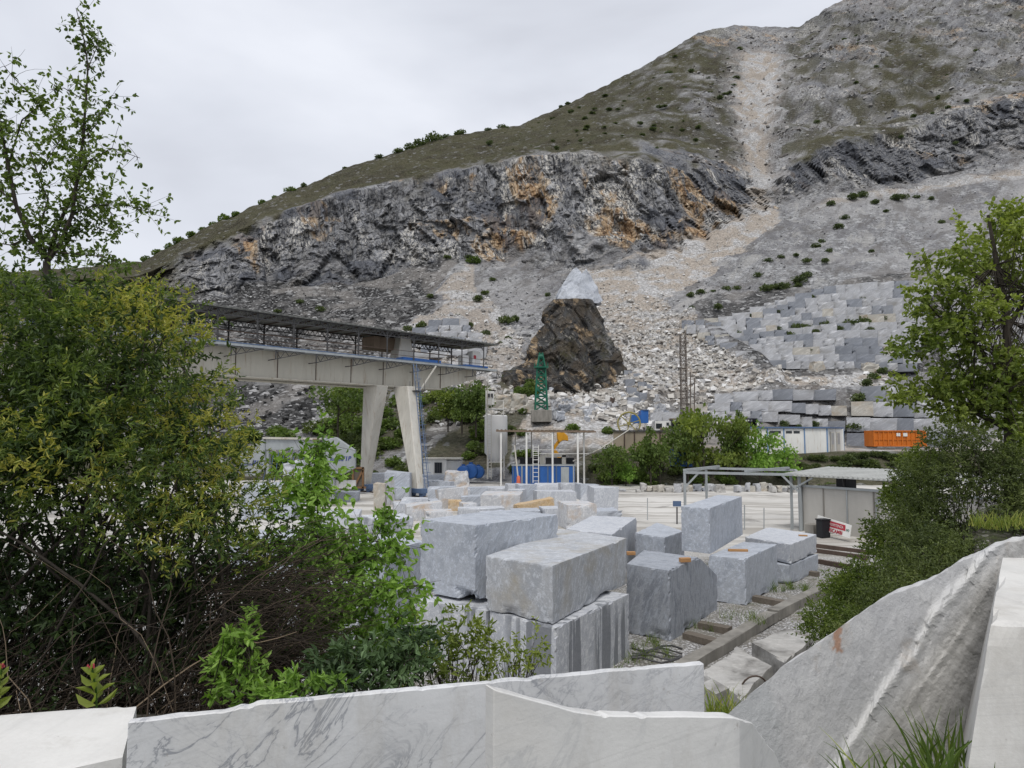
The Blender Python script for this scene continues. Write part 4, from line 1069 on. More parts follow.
def container(x0, y0, x1, y1, Y, d, mat, label, ribs, rz=0, cat='container', name='steel_container', patch=False):
    a = Q(x0, y1, Y); b = Q(x1, y1, Y); zt2_ = Q(x0, y0, Y).z; w = b.x - a.x; h = zt2_ - a.z
    ct = empty(name, ((a.x + b.x) / 2, Y + d / 2, a.z), label, cat)
    c = Vector(((a.x + b.x) / 2, Y + d / 2, a.z))
    m = MB(); th = .12
    m.box(c + Vector((0, -d / 2 + th / 2, h / 2)), (w, th, h)); m.box(c + Vector((0, d / 2 - th / 2, h / 2)), (w, th, h))
    m.box(c + Vector((-w / 2 + th / 2, 0, h / 2)), (th, d - 2 * th, h)); m.box(c + Vector((w / 2 - th / 2, 0, h / 2)), (th, d - 2 * th, h)); m.box(c + Vector((0, 0, .1)), (w - 2 * th, d - 2 * th, .2))
    m.build('body', mat, ct)
    for i in range(ribs):
        x = -w / 2 + .09 + (w - .18) * i / (ribs - 1); MB().box(c + Vector((x, -d / 2 - .055, h / 2)), (.14, .11, h - .1)).build('rib', mat, ct)
    m = MB(); m.box(c + Vector((0, -d / 2 - .06, h - .07)), (w + .04, .2, .16)); m.box(c + Vector((0, -d / 2 - .06, .08)), (w + .04, .2, .16)); m.build('rail', mat, ct)
    if patch:
        MB().box(c + Vector((0, -d / 2 - .06, h * .42)), (w - .3, .06, .08)).build('side_rail', mat, ct)
        for px_, sz in ((-.03, .55), (.10, .6)): MB().box(c + Vector((w * px_, -d / 2 - .125, h * .74)), (sz, .03, sz * .8)).build('white_patch', M_WHITE, ct)
        for px_ in (-.42, .42): MB().tube([c + Vector((w * px_ - .2, -d / 2, -.02)), c + Vector((w * px_ - .2, d / 2, -.02))], .18, 10).build('roller', M_STEEL, ct)
    return ct
container(873.5, 430.5, 926.5, 446.5, 98, 2.5, M_ORANGEP, 'open orange steel skip container with ribbed side on the upper terrace', 12, patch=True)
container(674.5, 449.5, 692, 466.5, 84.5, 2.4, M_BLUE, 'bright blue steel container among the trees on the bank', 7)
pre = empty('prefab_office', Q(795, 453, 90), 'white prefab office with blue trims and flat roof on the upper terrace', 'prefab building')
p0, p1, p2 = P(742, 453, 89), P(828, 453, 90), P(843.5, 451, 94.5)
p1.z = p2.z = p0.z = 3.55
zt3 = P(828, 428.5, 90).z
def vwall(m, a, b, z0, z1, th, out=(0, -1, 0)):
    d = (b - a).normalized(); nn = Vector((d.y, -d.x, 0)); a = Vector(a); b = Vector(b)
    return m.prism([up(a, z0), up(b, z0), up(b, z1), up(a, z1)], -nn * th)
m = MB(); vwall(m, p0, p1, p0.z, zt3, .15); vwall(m, p1 + Vector((.01, .16, 0)), p2, p0.z, zt3, .15)
q3 = p2 + (p0 - p1); vwall(m, p2 + Vector((0, .01, 0)), q3, p0.z, zt3, .15); vwall(m, q3, p0, p0.z, zt3, .15)
pw = m.build('wall', M_WHITE, pre)
nn_ = Vector(((p1 - p0).y, -(p1 - p0).x, 0)).normalized() * .2
m = MB(); m.hexa([up(p, zt3 + .01) for p in (p0 + nn_, p1 + nn_ + Vector((.2, 0, 0)), p2 + Vector((.3, .3, 0)), q3)] + [up(p, zt3 + .22) for p in (p0 + nn_, p1 + nn_ + Vector((.2, 0, 0)), p2 + Vector((.3, .3, 0)), q3)])
m.build('roof', M_BLUED, pre)
M_TRIM = m_paint('light_blue_trim', (.16, .27, .45), .5, .2, 1)
for f_ in (.30, .49, .73, .995):
    c = p0.lerp(p1, f_) + nn_ * .1; MB().bar(up(c, p0.z), up(c, zt3), .17, .06, up=nn_).build('trim', M_TRIM, pre)
c = p2 + Vector((.02, -.05, 0)); MB().bar(up(c, p0.z), up(c, zt3), .14).build('trim', M_TRIM, pre)
for f_ in (.36, .42, .55, .64):
    c = p0.lerp(p1, f_) + nn_ * .12; c.z = zt3 - .48
    m = MB(); d = (p1 - p0).normalized(); m.prism([c - d * .42 - UPZ * .17, c + d * .42 - UPZ * .17, c + d * .42 + UPZ * .17, c - d * .42 + UPZ * .17], -nn_ * .15)
    wd = m.build('window', M_GLASS, pre)
d2 = (p2 - p1).normalized(); n2 = Vector((d2.y, -d2.x, 0)) * .05
for f_ in (.3, .68):
    c = p1.lerp(p2, f_); m = MB(); m.prism([up(c - d2 * .7, p0.z + .05) + n2, up(c + d2 * .7, p0.z + .05) + n2, up(c + d2 * .7, zt3 - .4) + n2, up(c - d2 * .7, zt3 - .4) + n2], -n2 * .9)
    dr = m.build('door', M_CRANEW, pre)
    m = MB(); m.prism([up(c - d2 * .5, p0.z + 1.2) + n2 * 1.2, up(c + d2 * .5, p0.z + 1.2) + n2 * 1.2, up(c + d2 * .5, zt3 - .6) + n2 * 1.2, up(c - d2 * .5, zt3 - .6) + n2 * 1.2], -n2 * .15); m.build('pane', M_GALV, dr)

# ---------------------------------------------------------------- grey shed and the bare steel frame beside it
C0 = Vector((18.3, 43.6, 0)); SD = Vector((.56, -.83, 0)).normalized(); SN = Vector((SD.y, -SD.x, 0))  # wall runs towards us, SN faces us
SN = SN if SN.dot(Vector((-1, -1, 0))) > 0 else -SN
sh = empty('panel_shed', C0 + SD * 5, 'grey panel shed with pale corrugated roof and a small white window', 'shed')
e1 = C0 + SD * 13; bk = -SN * 4.5; HW = 2.75
m = MB(); vwall(m, C0, e1, 0, HW, .12); m.prism([up(C0, 0), up(C0 + bk, 0), up(C0 + bk, HW), up(C0, HW)], SD * .12 + SN * -.0); m.build('wall', M_SHED, sh)
vs = [C0 - SD * .9 + SN * .55, e1 + SN * .55, e1 + bk, C0 - SD * .9 + bk]
m = MB(); m.hexa([up(vs[0], 3.42), up(vs[1], 3.42), up(vs[2], 3.72), up(vs[3], 3.72), up(vs[0], 3.5), up(vs[1], 3.5), up(vs[2], 3.8), up(vs[3], 3.8)])
rf = m.build('roof', M_ROOFW, sh)
m = MB()
for k in range(46):
    a = vs[0] + SD * (.12 + k * .3); m.bar(up(a + SN * .03, 3.53), up(a + bk - SN * .55, 3.83), .13, .07)
m.build('corrugation', M_ROOFW, rf)
m = MB(); m.bar(up(C0 + SN * .04, HW + .06), up(e1 + SN * .04, HW + .06), .16, .14); m.build('top_rail', M_GALV, sh)
for k in (0.0, 1.5, 3.0, 4.6, 7.5, 10):
    c = C0 + SD * k + SN * .03; MB().bar(up(c, 0), up(c, HW), .07 if k else .16, .05, up=SN).build('joint', M_GALV if k in (0, 3.0) else M_CONC, sh)
for k in range(6):
    c = C0 + SD * (.3 + 2.4 * k) - SN * .2; MB().bar(up(c, HW), up(c, 3.45), .1).build('roof_post', M_STEEL, sh)
m = MB(); c = C0 + SD * 2.2 - SN * .25; m.prism([up(c, HW + .05), up(c + SD * 1.2, HW + .05), up(c + SD * 1.2, 3.4), up(c, 3.4)], -SN * .1); m.build('vent_panel', M_BLACK, sh)
def wq(s, z, o=.05): return up(C0 + SD * s + SN * o, z)
m = MB(); m.prism([wq(5.3, 1.62), wq(6.5, 1.62), wq(6.5, 2.42), wq(5.3, 2.42)], -SN * .045); wf = m.build('window', M_WHITE, sh)
m = MB(); m.prism([wq(5.5, 1.75, .06), wq(6.3, 1.75, .06), wq(6.3, 2.28, .06), wq(5.5, 2.28, .06)], -SN * .008); m.build('pane', M_CONC, wf)
m = MB(); m.bar(wq(4.75, .1, .07), wq(4.75, 2.3, .07), .05); m.box(wq(4.9, 2.2, .1), (.25, .2, .3)); m.build('door_pipe', M_GALV, sh)
m = MB(); m.bar(wq(-.5, .05, .3), wq(-.5, 3.42, .3), .13); m.bar(wq(-.5, 2.5, .3), wq(1.0, 3.35, .3), .1); m.build('corner_post', M_GALV, sh)
# bare frame
fr_ = empty('bare_frame', P(740, 500, 47), 'bare galvanised steel frame of posts and beams left of the grey shed', 'frame')
T0, T1, T2, T3 = P(684.5, 471.5, 46), P(799, 475, 43.4), P(795, 470, 49), P(706, 467.5, 52)
HZ = 3.5
T = [Vector((p.x, p.y, HZ)) for p in (T0, T1, T2, T3)]
for a, b, nm in ((T[0], T[1], 'beam'), (T[3], T[2], 'beam'), (T[0], T[3], 'beam'), (T[1], T[2], 'beam')):
    MB().bar(a, b, .16, .16).build(nm, M_GALV, fr_)
MB().bar(T[0].lerp(T[1], .55) + UPZ * .16, T[3].lerp(T[2], .93) + UPZ * .16, .2, .14).build('beam', M_GALV, fr_)
MB().bar(T[0] + UPZ * .16, T[3].lerp(T[2], .15) + UPZ * .16, .2, .14).build('beam', M_GALV, fr_)
for k, p in enumerate((T[0], T[1], T[3])): MB().bar(up(p, 0), up(p, HZ), .15).build('post', M_GALV, fr_)
for a, b in ((up(T[0], 2.5), T[0].lerp(T[1], .13)), (up(T[1], 2.4), T[1].lerp(T[0], .15))): MB().bar(a, b, .12).build('brace', M_GALV, fr_)
# fence stakes and the little blue notice
for i, (x, y0, y1, w_) in enumerate(((647.5, 498, 520, .05), (744.5, 505, 530, .06), (764, 508, 530, .05), (791, 509, 531, .05))):
    g = G(x, y1); tag(MB().bar(g, P(x, y0, g.y), w_).build('fence_stake', M_GALV), 'thin grey steel fence stake at the edge of the pale yard', 'stake', 'thin stakes along the yard edge')
nb_ = empty('notice_board', G(677, 524), 'small blue grey notice board on a thin post behind the raised block', 'sign')
g = G(677, 524); MB().bar(g, P(677, 507, g.y), .08).build('post', M_STEEL, nb_)
MB().bar(P(677, 506.5, g.y - .06), P(677, 501, g.y - .06), .55, .05, up=(0, 1, 0)).build('board', M_BLUED, nb_)

# ---------------------------------------------------------------- lying sign, black bin and rubbish in front of the shed
sg = empty('fallen_sign', G(836, 538), 'red and white lettered sign board lying tilted against the grey shed', 'sign')
a = P(816.5, 523, 41.6); b = P(850.5, 532.5, 38.9)
SU = Vector((0, 0, 1)); d = (b - a).normalized(); nrm = SN; upv = (SU - d * SU.dot(d)).normalized() - SN * .25
upv.normalize()
m = MB(); h_ = .80; LS = (b - a).length; m.prism([a - upv * h_ * .4, b - upv * h_ * .4, b + upv * h_ * .5, a + upv * h_ * .6], -SN * .05); bd_ = m.build('board', M_WHITE, sg)
def sgp(s, t_): return a + d * s + upv * t_ + SN * .012
m = MB(); m.prism([sgp(.38 * LS, .0), sgp(.86 * LS, .0), sgp(.84 * LS, .32), sgp(.38 * LS, .34)], -SN * .008); rp_ = m.build('red_panel', M_RED, bd_)
lettering('ASSISTENZA', sgp(.39 * LS, .10) + SN * .02, d, upv, .145, M_WHITE, rp_)
lettering('RICAMBI', sgp(.40 * LS, -.26) + SN * .01, d, upv, .20, M_RED, bd_, bold=.03)
lettering('BO', sgp(.88 * LS, .02) + SN * .01, d, upv, .12, M_GREEN, bd_, bold=.02)
c = G(823.5, 537.5); bb = empty('black_bin', (c.x, c.y, 0), 'black square plastic bin in front of the fallen sign', 'bin')
MB().box((c.x, c.y, .52), (.62, .5, 1.0), .3).build('body', M_BLACK, bb, bev=.04); MB().box((c.x, c.y, 1.05), (.66, .54, .07), .3).build('lid', M_BLACK, bb)
c = G(813.5, 535); tag(MB().box((c.x, c.y, .34), (.8, .6, .66), .5).build('cardboard_box', M_CONC, bev=.03), 'dull grey box left of the black bin at the shed', 'box')

# ---------------------------------------------------------------- rails and sleepers in the gravel, long kerb beam, broken edge blocks
def gbar(name, p, q, w_, h, mat, label, cat, group=None, z=0.0):
    a, b = G(*p, z), G(*q, z); return strip(name, a, b, w_, h, mat, label, cat, group, z)
gbar('steel_rail', (812, 547), (874, 555), .16, .2, M_RUSTY, 'farther rusty rail right of the two-high slab stack', 'rail', 'rails in the gravel')
gbar('steel_rail', (816, 552.5), (868, 560), .16, .2, M_RUSTY, 'nearer rusty rail right of the two-high slab stack', 'rail', 'rails in the gravel')
gbar('steel_rail', (819, 563.5), (852, 569.5), .18, .2, M_RUSTY, 'short rusty rail ending at the long kerb beam', 'rail', 'rails in the gravel')
gbar('timber_sleeper', (754, 601), (785, 607), .34, .2, M_OLDWOOD, 'dark timber sleeper beside the smooth grey block', 'sleeper', 'sleepers in the gravel')
gbar('timber_sleeper', (700, 628), (730, 634), .34, .2, M_OLDWOOD, 'dark timber sleeper beside the cut-cornered block', 'sleeper', 'sleepers in the gravel')
gbar('timber_sleeper', (686, 638), (716, 646), .34, .18, M_OLDWOOD, 'worn timber sleeper at the foot of the cut-cornered block', 'sleeper', 'sleepers in the gravel')
gbar('timber_sleeper', (806, 575), (818, 577), .3, .2, M_OLDWOOD, 'short timber sleeper under the two-high slab stack', 'sleeper', 'sleepers in the gravel')
for i, (p, q, lb) in enumerate((((676, 667), (772, 611), 'near length of the long weathered concrete kerb beam'), ((773, 610.5), (822, 587), 'middle length of the long weathered concrete kerb beam'), ((823, 586.5), (872, 563), 'far length of the long weathered concrete kerb beam'))):
    a, b = G(*p, .3), G(*q, .3); _bs[0] += 1
    dd = (b - a).normalized(); sdv = Vector((dd.y, -dd.x, 0)) * .19; mm = []
    for z in (0, .30 + .03 * i):
        mm += [up(a - sdv, z), up(a + sdv, z), up(b + sdv, z), up(b - sdv, z)]
    me, org = block_mesh('kerb_beam', mm, M_CONC, 12, .02, .05, _bs[0]); tag(mobj('kerb_beam', me, None, org), lb, 'kerb beam', 'kerb beams along the embankment')
m = MB()
for k in range(5):
    pts = [G(634 + k * 7 + 6 * math.sin(k * 2 + j * .9), 648 + 2.6 * j + 2 * math.sin(k + j), .06) for j in range(5)]
    m.tube([(G(632 + j * 10, 648 + k * 3 + 3 * math.sin(j * 1.3 + k), .05 + .02 * k)) for j in range(6)], .025, 6)
tag(m.build('steel_cable', M_STEEL, smooth=True), 'dark loose steel cable lying on the gravel beside the front stack', 'cable')
M_BROKEN = m_marble('mossy_broken_marble', (.47, .46, .44), (.58, .57, .55), (.30, .29, .27), 1.2, (.2, .4, .3), stain=(.045, .039, .032), stain_amt=.05, contrast=.4)
topblock('flat broken marble block with dark moss on top below the kerb beam', (704, 670), (742, 700), (770, 664), 770, .1, M_BROKEN, B=(738, 645), ztop=1.15, chip=.16, rough=.06, n=16, group='broken edge blocks', bottom=.1)
topblock('squared marble block right of the mossy broken one, partly under the bush', (752, 643), (786, 662), (812, 640), 720, .1, M_BROKEN, B=(786, 628), ztop=1.05, chip=.10, rough=.03, n=12, group='broken edge blocks')
topblock('small upright marble block at the end of the long foreground slab', (700, 684), (716, 694), (729, 688), 730, 1.0, M_BROKEN, B=(712, 678), ztop=1.75, chip=.04, group='broken edge blocks')
MBq = MB(); cq = G(754, 690, 1.05)
pts = [cq + Vector((math.cos(a_) * .26, -.1 * math.sin(a_), math.sin(a_) * .3)) for a_ in np.linspace(.3, 3.0, 10)]
tag(MBq.tube(pts, .018, 6).build('bent_rod', M_RUSTY, smooth=True), 'rusty bent iron rod sticking out of the broken edge blocks', 'iron rod')

# low wall of rough blocks along the far yard edge
x = 604.
while x < 797:
    w_ = random.choice([3.2, 4.5, 6, 8.5]) * random.uniform(.85, 1.15); h = random.uniform(3.5, 9) * (.45 if x < 640 else 1)
    if random.random() > .12: fb('rough pale block in the low kerb row along the far yard edge', x + w_ / 2, 492.5 + random.uniform(-1, .3), w_, h, .9, random.uniform(-.25, .25), random.choice(M_WALLS + [M_BROKEN]), group='rough blocks along the yard edge', n=4, chip=.2, rough=.08, name='kerb_block')
    x += w_ + .3
# ---------------------------------------------------------------- stepped walls of quarry blocks on the slope
def prof_at(px, t):
    yy_, pp_ = prof(px); k = min(int(t), NL - 2); f = t - k
    return P(px, pp_[0, k] * (1 - f) + pp_[0, k + 1] * f, yy_[0, k] * (1 - f) + yy_[0, k + 1] * f)
_wv = []
for i in range(15):
    c8 = [Vector((x, y, z)) for z in (0, 1) for x, y in ((-.5, 0), (.5, 0), (.5, 1), (-.5, 1))]
    c8 = [Vector((p.x + random.uniform(-.05, .05), p.y + random.uniform(-.04, .04), p.z + random.uniform(-.05, .03))) for p in c8]
    me, org = block_mesh('wall_block', c8, M_WALLS[(0, 0, 1, 0, 0, 0, 1, 0, 0, 1, 0, 2, 0, 1, 0)[i]], 4, .012, .09, 500 + i)
    _wv.append(me)
def course(p0, p1, t, h, wmean, depth, group, label, gap=.05, out=.5, jit=.25):
    x = p0
    while x < p1:
        w_ = wmean * random.uniform(.65, 1.4)
        g = prof_at(x, t); dpx = w_ / g.y * F
        g = prof_at(x + dpx / 2, t)
        if random.random() > gap:
            rd = Vector((g.x, g.y, 0)).normalized()
            o = mobj('marble_block', random.choice(_wv), None, g - rd * (out + random.uniform(-jit, jit)) + Vector((0, 0, -.22)))
            o.rotation_euler = (random.uniform(-.01, .01), random.uniform(-.012, .012), math.atan2(-g.x, g.y) + random.uniform(-.035, .035))
            o.scale = (w_ * .945, depth, h * random.uniform(.92, .98))
            tag(o, label, 'stone block', group)
        x += dpx
for k in range(11):
    zz = prof_at(830, 4 + (k + 1) / 11).z - prof_at(830, 4 + k / 11).z
    left = 762 - (762 - 682) * (k / 10) ** .8 + random.uniform(-4, 4)
    right = 905 + 2.4 * k
    course(left, right, 4 + k / 11, zz * 1.0, 2.75, 2.6, 'blocks of the tall stepped wall', 'pale grey block built into the tall stepped wall on the right slope', 0, .45, .14)
for k in range(1, 4):
    zz = prof_at(760, 2 + (k + 1) / 4).z - prof_at(760, 2 + k / 4).z
    course((640, 650, 690, 715)[k], (838, 838, 838, 830)[k], 2 + k / 4, zz * 1.0, 3.0, 2.8, 'blocks of the low rows above the prefab', 'grey block in the low rows of blocks above the prefab office', .015, .6, .15)
for k in range(0, 4):
    zz = prof_at(880, 2 + (k + 1) / 4).z - prof_at(880, 2 + k / 4).z
    course((848, 848, 852, 862)[k], 936, 2 + k / 4, zz * .97, 3.2, 2.8, 'blocks of the wall behind the skip', 'large pale block in the wall behind the orange skip container', 0, .6, .4)
for k in range(6):
    zz = prof_at(435, 4 + (k * .17 + .17)).z - prof_at(435, 4 + k * .17).z
    course(398 + (0, 0, 2, 6, 14, 30)[k], (470, 472, 474, 472, 470, 462)[k], 4.02 + k * .17, zz * .97, 2.9, 2.6, 'blocks of the small stepped wall', 'white block in the small stepped wall above the crane roof', .05, .4)

def slope_block(px, py, w, h, mat, label, group, rot=None, chip=.2, dep=2.0, rough=.1, cat='boulder', name='boulder', n=5, taper=.12):
    g = S(px, py)
    o = fblock(label, px, py, w, h, dep, random.uniform(-.5, .5) if rot is None else rot, mat, n=n, chip=chip, rough=rough, group=group, name=name, cat=cat, taper=taper, Yd=g.y - .8)
    o.location.z -= .25; return o
grp = 'squared blocks right of the dark outcrop'
for i, (x, y, w, h) in enumerate(((628, 377, 9, 8), (637, 381, 9, 9), (630, 386, 10, 8), (641, 390, 10, 10), (632, 395, 10, 9), (644, 400, 12, 9), (634, 404, 12, 8), (650, 392, 8, 9))):
    slope_block(x, y, w, h, M_WALLS[1], 'squared blue grey block heaped right of the dark rock outcrop', grp, chip=.1, rough=.03, cat='stone block', name='marble_block', taper=0)
grp = 'pale boulders at the foot of the dark outcrop'
for i in range(30):
    x = random.uniform(548, 668); y = random.uniform(394, 424)
    slope_block(x, y, random.uniform(6, 15), random.uniform(4, 9), random.choice([M_WALLS[0], M_WALLS[0], M_WALLS[1], M_PALE]), 'pale angular boulder lying at the foot of the dark rock outcrop', grp, chip=.35, rough=.25)
for x, y, w, h, lb in ((504, 408, 20, 15, 'leftmost of the big cream boulders near the green tower'), (517, 410, 18, 17, 'tallest of the big cream boulders near the green tower'), (529, 412, 16, 12, 'rightmost of the big cream boulders near the green tower')):
    slope_block(x, y, w, h, M_WALLS[2], lb, 'cream boulders left of the green tower', chip=.3, rough=.2, n=7)
slope_block(611, 404, 6, 8, M_RUSTY, 'small dark red rusty boulder at the foot of the outcrop', None, chip=.3)
slope_block(820, 371, 18, 11, M_WALLS[2], 'brown tilted slab lying at the base of the tall stepped wall', None, chip=.2, rough=.1, name='stone_slab', cat='stone slab').rotation_euler = (0, -.12, .1)
slope_block(890, 357, 14, 12, M_WALLS[2], 'tan boulder on the rubble road below the stepped wall', None, chip=.3)
slope_block(872, 372, 20, 10, M_WALLS[2], 'brown boulder with dark top beside the right tree', None, chip=.4, rough=.3)

# ---------------------------------------------------------------- dark pointed outcrop with the pale slab on top
def mat_outcrop():
    t = NT('dark_outcrop_rock'); v = t.coord()
    st = t.coord((1, 1, .4), (.1, .7, 0)); s1 = t.noise(st, .45, 6, .68, .6); s2 = t.noise(st, 1.3, 5, .7, .4); z3 = t.noise(v, .22, 5, .65, .4); f = t.noise(v, 2.2, 5, .7)
    c = t.ramp(s1, [(.3, .020), (.45, .050), (.58, .095), (.7, .22)])
    c = t.mix(t.ramp(s2, [(.56, 0), (.64, .8)]), c, (.30, .28, .25))
    c = t.mix(t.math('MULTIPLY', t.ramp(z3, [(.56, 0), (.62, 1)]), t.ramp(s2, [(.42, 0), (.5, 1)])), c, t.mix(s2, (.30, .17, .07), (.56, .47, .34)))
    c = t.mix(t.math('MULTIPLY', t.ramp(z3, [(.36, 1), (.46, 0)]), t.ramp(f, [(.4, 0), (.55, .9)])), c, (.062, .062, .026))
    c = t.mix(t.ramp(t.noise(v, .35, 4, .6), [(.45, 0), (.6, .6)]), c, (.085, .066, .045))
    return t.fin(c, .9, t.math('ADD', t.math('MULTIPLY', s1, 2), s2), .9, .7, .15)
oc = Vector((P(569, 392, 130).x, 131.5, S(569, 396).z - 3)); H = P(575, 301, 130).z - oc.z
na, nh = 150, 70
aa = np.linspace(0, 2 * PI, na, endpoint=False); hh = np.linspace(0, 1, nh)
Aa, Hh = np.meshgrid(aa, hh, indexing='ij')
rx = 13.4 * (1 - Hh) ** 1.0 + 3.5 * Hh; ry = 11.5 * (1 - Hh) ** 1.0 + 3.2 * Hh
# flat facets: quantise the outline a little
fac = 1 + .07 * np.cos(3 * Aa + .9) * (1 - Hh) + .10 * np.cos(5 * Aa + 2) * (1 - Hh * .6)
ov = np.stack([np.cos(Aa) * rx * fac + 1.2 * Hh, np.sin(Aa) * ry * fac, Hh * H], -1).reshape(-1, 3)
nn = np.stack([np.cos(Aa), np.sin(Aa), 0 * Aa + .3], -1).reshape(-1, 3)
v1_, o1_, t1_ = cells(ov * np.array([.2, .2, .11]) + ov[:, 2:3] * np.array([.10, 0, 0]), 11)
disp = (v1_ - .5) * 2.2 + (o1_ * t1_).sum(1) * 2.2 - .3 + ridged(ov * np.array([.13, .13, .06]) + ov[:, 2:3] * np.array([.04, 0, 0]), 4, 201) * .7 + ridged(ov * np.array([.4, .4, .2]), 3, 205) * .55 + np.round(fbm(ov * np.array([.2, .2, .1]) + ov[:, 2:3] * np.array([.12, 0, 0]), 2, 209) * 3) * .75
ov = ov + nn * (disp * (1 - .7 * Hh.ravel()))[:, None]
ii = np.arange(na * nh).reshape(na, nh); i2 = np.roll(ii, -1, 0)
of = np.stack([ii[:, :-1], i2[:, :-1], i2[:, 1:], ii[:, 1:]], -1).reshape(-1, 4)
ov = np.vstack([ov, [[1.2, 0, H + .4]]]); ot = np.stack([ii[:, -1], i2[:, -1], np.full(na, na * nh)], -1)
tag(mobj('rock_outcrop', np_mesh('rock_outcrop', ov, [of, ot], mat_outcrop(), False), None, oc), 'dark pointed rock outcrop with mossy sides behind the green tower', 'rock')
Ys = 131
def so(x, y, dy=0): p = P(x, y, Ys); return Vector((p.x, p.y + dy, p.z))
fr = [so(557, 301), (so(561, 286)), so(569, 274), so(577, 266), so(582, 273), so(572, 301, -2.5)]
mb = MB()
A_ = [so(556.5, 302), so(561, 287, .6), so(569.5, 274, 1.0), so(577, 266, 1.2), so(582.5, 273, .3), so(574, 302, -2.2)]
B_ = [so(574, 302, -2.2), so(582.5, 273, .3), so(587, 267.5, 1.0), so(594, 280, 1.0), so(604, 299, 1.2), so(597, 303, .0)]
n1 = len(A_); 
bk_ = [Vector((p.x, Ys + 4.0, p.z)) for p in A_[:5]] + [Vector((p.x, Ys + 4.0, p.z)) for p in B_[2:]]
outl = A_[:5] + B_[2:]
vsx = A_ + B_[2:]   # 0..5 , 6..9
vs_all = vsx + bk_
nb_all = len(vsx); order = [0, 1, 2, 3, 4, 6, 7, 8, 9]
fs = [(0, 1, 2, 3, 4, 5), (5, 4, 6, 7, 8, 9)]
for k in range(len(order) - 1): fs.append((order[k], order[k + 1], nb_all + k + 1, nb_all + k))
fs.append(tuple(nb_all + k for k in range(len(order))))
mb.add(vs_all, fs)
import bmesh as _bm
o = mb.build('stone_slab', m_marble('pale_split_marble', (.36, .385, .43), (.60, .62, .64), (.27, .30, .35), .5, (.2, .9, .3), contrast=.9)); 
b_ = _bm.new(); b_.from_mesh(o.data); _bm.ops.triangulate(b_, faces=b_.faces); _bm.ops.subdivide_edges(b_, edges=b_.edges, cuts=7, use_grid_fill=True); b_.to_mesh(o.data)
qv = np.array([v.co[:] for v in b_.verts]); dq = np.stack([fbm(qv * .45, 4, 221), fbm(qv * .45, 4, 225), fbm(qv * .45, 4, 229)], 1) * .42
for v, d_ in zip(o.data.vertices, dq): v.co += Vector(d_)
b_.free()
tag(o, 'big pale split slab with a sharp peak standing on the dark outcrop', 'stone slab')

# ---------------------------------------------------------------- loose stones too many to count
def m_stones(name, stops):
    t = NT(name); v = t.coord(); f = t.noise(v, 3, 4, .7)
    c = t.ramp(t.attr('tint'), stops); c = t.mix(.35, c, t.mix(f, (.12, .115, .11), (.62, .61, .6)), 'SOFT_LIGHT')
    return t.fin(c, .9, f, .4, .05, .15)
def stones(name, label, w, n, smin, smax, mat, flat=.7, seed=1):
    r = np.random.default_rng(seed)
    inside = w * (TZ['px'] > -40) * (TZ['px'] < 1070)
    p = inside / inside.sum(); idx_ = r.choice(len(TV), n, p=p)
    c = TV[idx_] + r.normal(0, .5, (n, 3)) * np.array([1, 1, .1])
    s = smin * (smax / smin) ** (r.random(n) ** 2.4) * np.clip((TZ['py'][idx_] - 215) / 140, .5, 1.35)
    base = np.array([[x, y, z] for z in (-.5, .5) for x, y in ((-.5, -.5), (.5, -.5), (.5, .5), (-.5, .5))])
    Vv = base[None] + r.normal(0, .13, (n, 8, 3)); Vv[:, 4:, :2] *= r.uniform(.5, 1, (n, 1, 1))
    Vv *= np.stack([s * r.uniform(.7, 1.5, n), s * r.uniform(.7, 1.2, n), s * flat * r.uniform(.6, 1.1, n)], -1)[:, None]
    a_ = r.uniform(0, 2 * PI, n); b_ = r.normal(0, .45, n)
    ca, sa, cb, sb = np.cos(a_), np.sin(a_), np.cos(b_), np.sin(b_)
    x, y, z = Vv[..., 0], Vv[..., 1], Vv[..., 2]
    x, z = x * cb[:, None] - z * sb[:, None], x * sb[:, None] + z * cb[:, None]
    x, y = x * ca[:, None] - y * sa[:, None], x * sa[:, None] + y * ca[:, None]
    Vv = np.stack([x, y, z], -1) + c[:, None] + np.array([0, 0, 1])[None, None] * (s * .18)[:, None, None]
    fq = np.array([(3, 2, 1, 0), (4, 5, 6, 7), (0, 1, 5, 4), (1, 2, 6, 5), (2, 3, 7, 6), (3, 0, 4, 7)])
    Fc = (np.arange(n) * 8)[:, None, None] + fq[None]
    me = np_mesh(name, Vv.reshape(-1, 3), [Fc.reshape(-1, 4)], mat, False, dict(tint=np.repeat(r.random(n), 8)))
    return tag(mobj(name, me), label, 'stones', kind='stuff')
lo = (TZ['tt'] > 1.9) & (TZ['tt'] < 7.0)
conew = TZ['light'] * lo * (1 + 2.0 * ((TZ['py'] > 300) & (TZ['px'] > 585) & (TZ['px'] < 780)))
stones('dark_scree', 'dark slate scree with scattered white stones below the left cliff', TZ['dark'] * lo * (TZ['px'] < 520), 7000, .16, .75, m_stones('dark_stones', [(0, .024), (.5, .055), (.8, .11), (.9, .34), (1, .6)]), .6, 3)
wallz = poly([(690, 325), (690, 300), (930, 272), (945, 275), (945, 450), (640, 450), (640, 392), (770, 385)], TZ['px'], TZ['py'])
conew = conew * (1 - poly([(770, 378), (690, 312), (940, 270), (945, 368), (905, 374)], TZ['px'], TZ['py']))
stones('pale_rubble', 'pale marble rubble strewn down the slope around the outcrop', conew, 14000, .16, .95, m_stones('pale_stones', [(0, (.28, .27, .26)), (.25, (.43, .405, .37)), (.6, (.56, .545, .51)), (1, (.72, .72, .72))]), seed=2)
gw = (1 - wallz) * (1 - TZ['light']) * (1 - TZ['dark']) * (1 - TZ['cliff']) * (1 - TZ['grass']) * lo
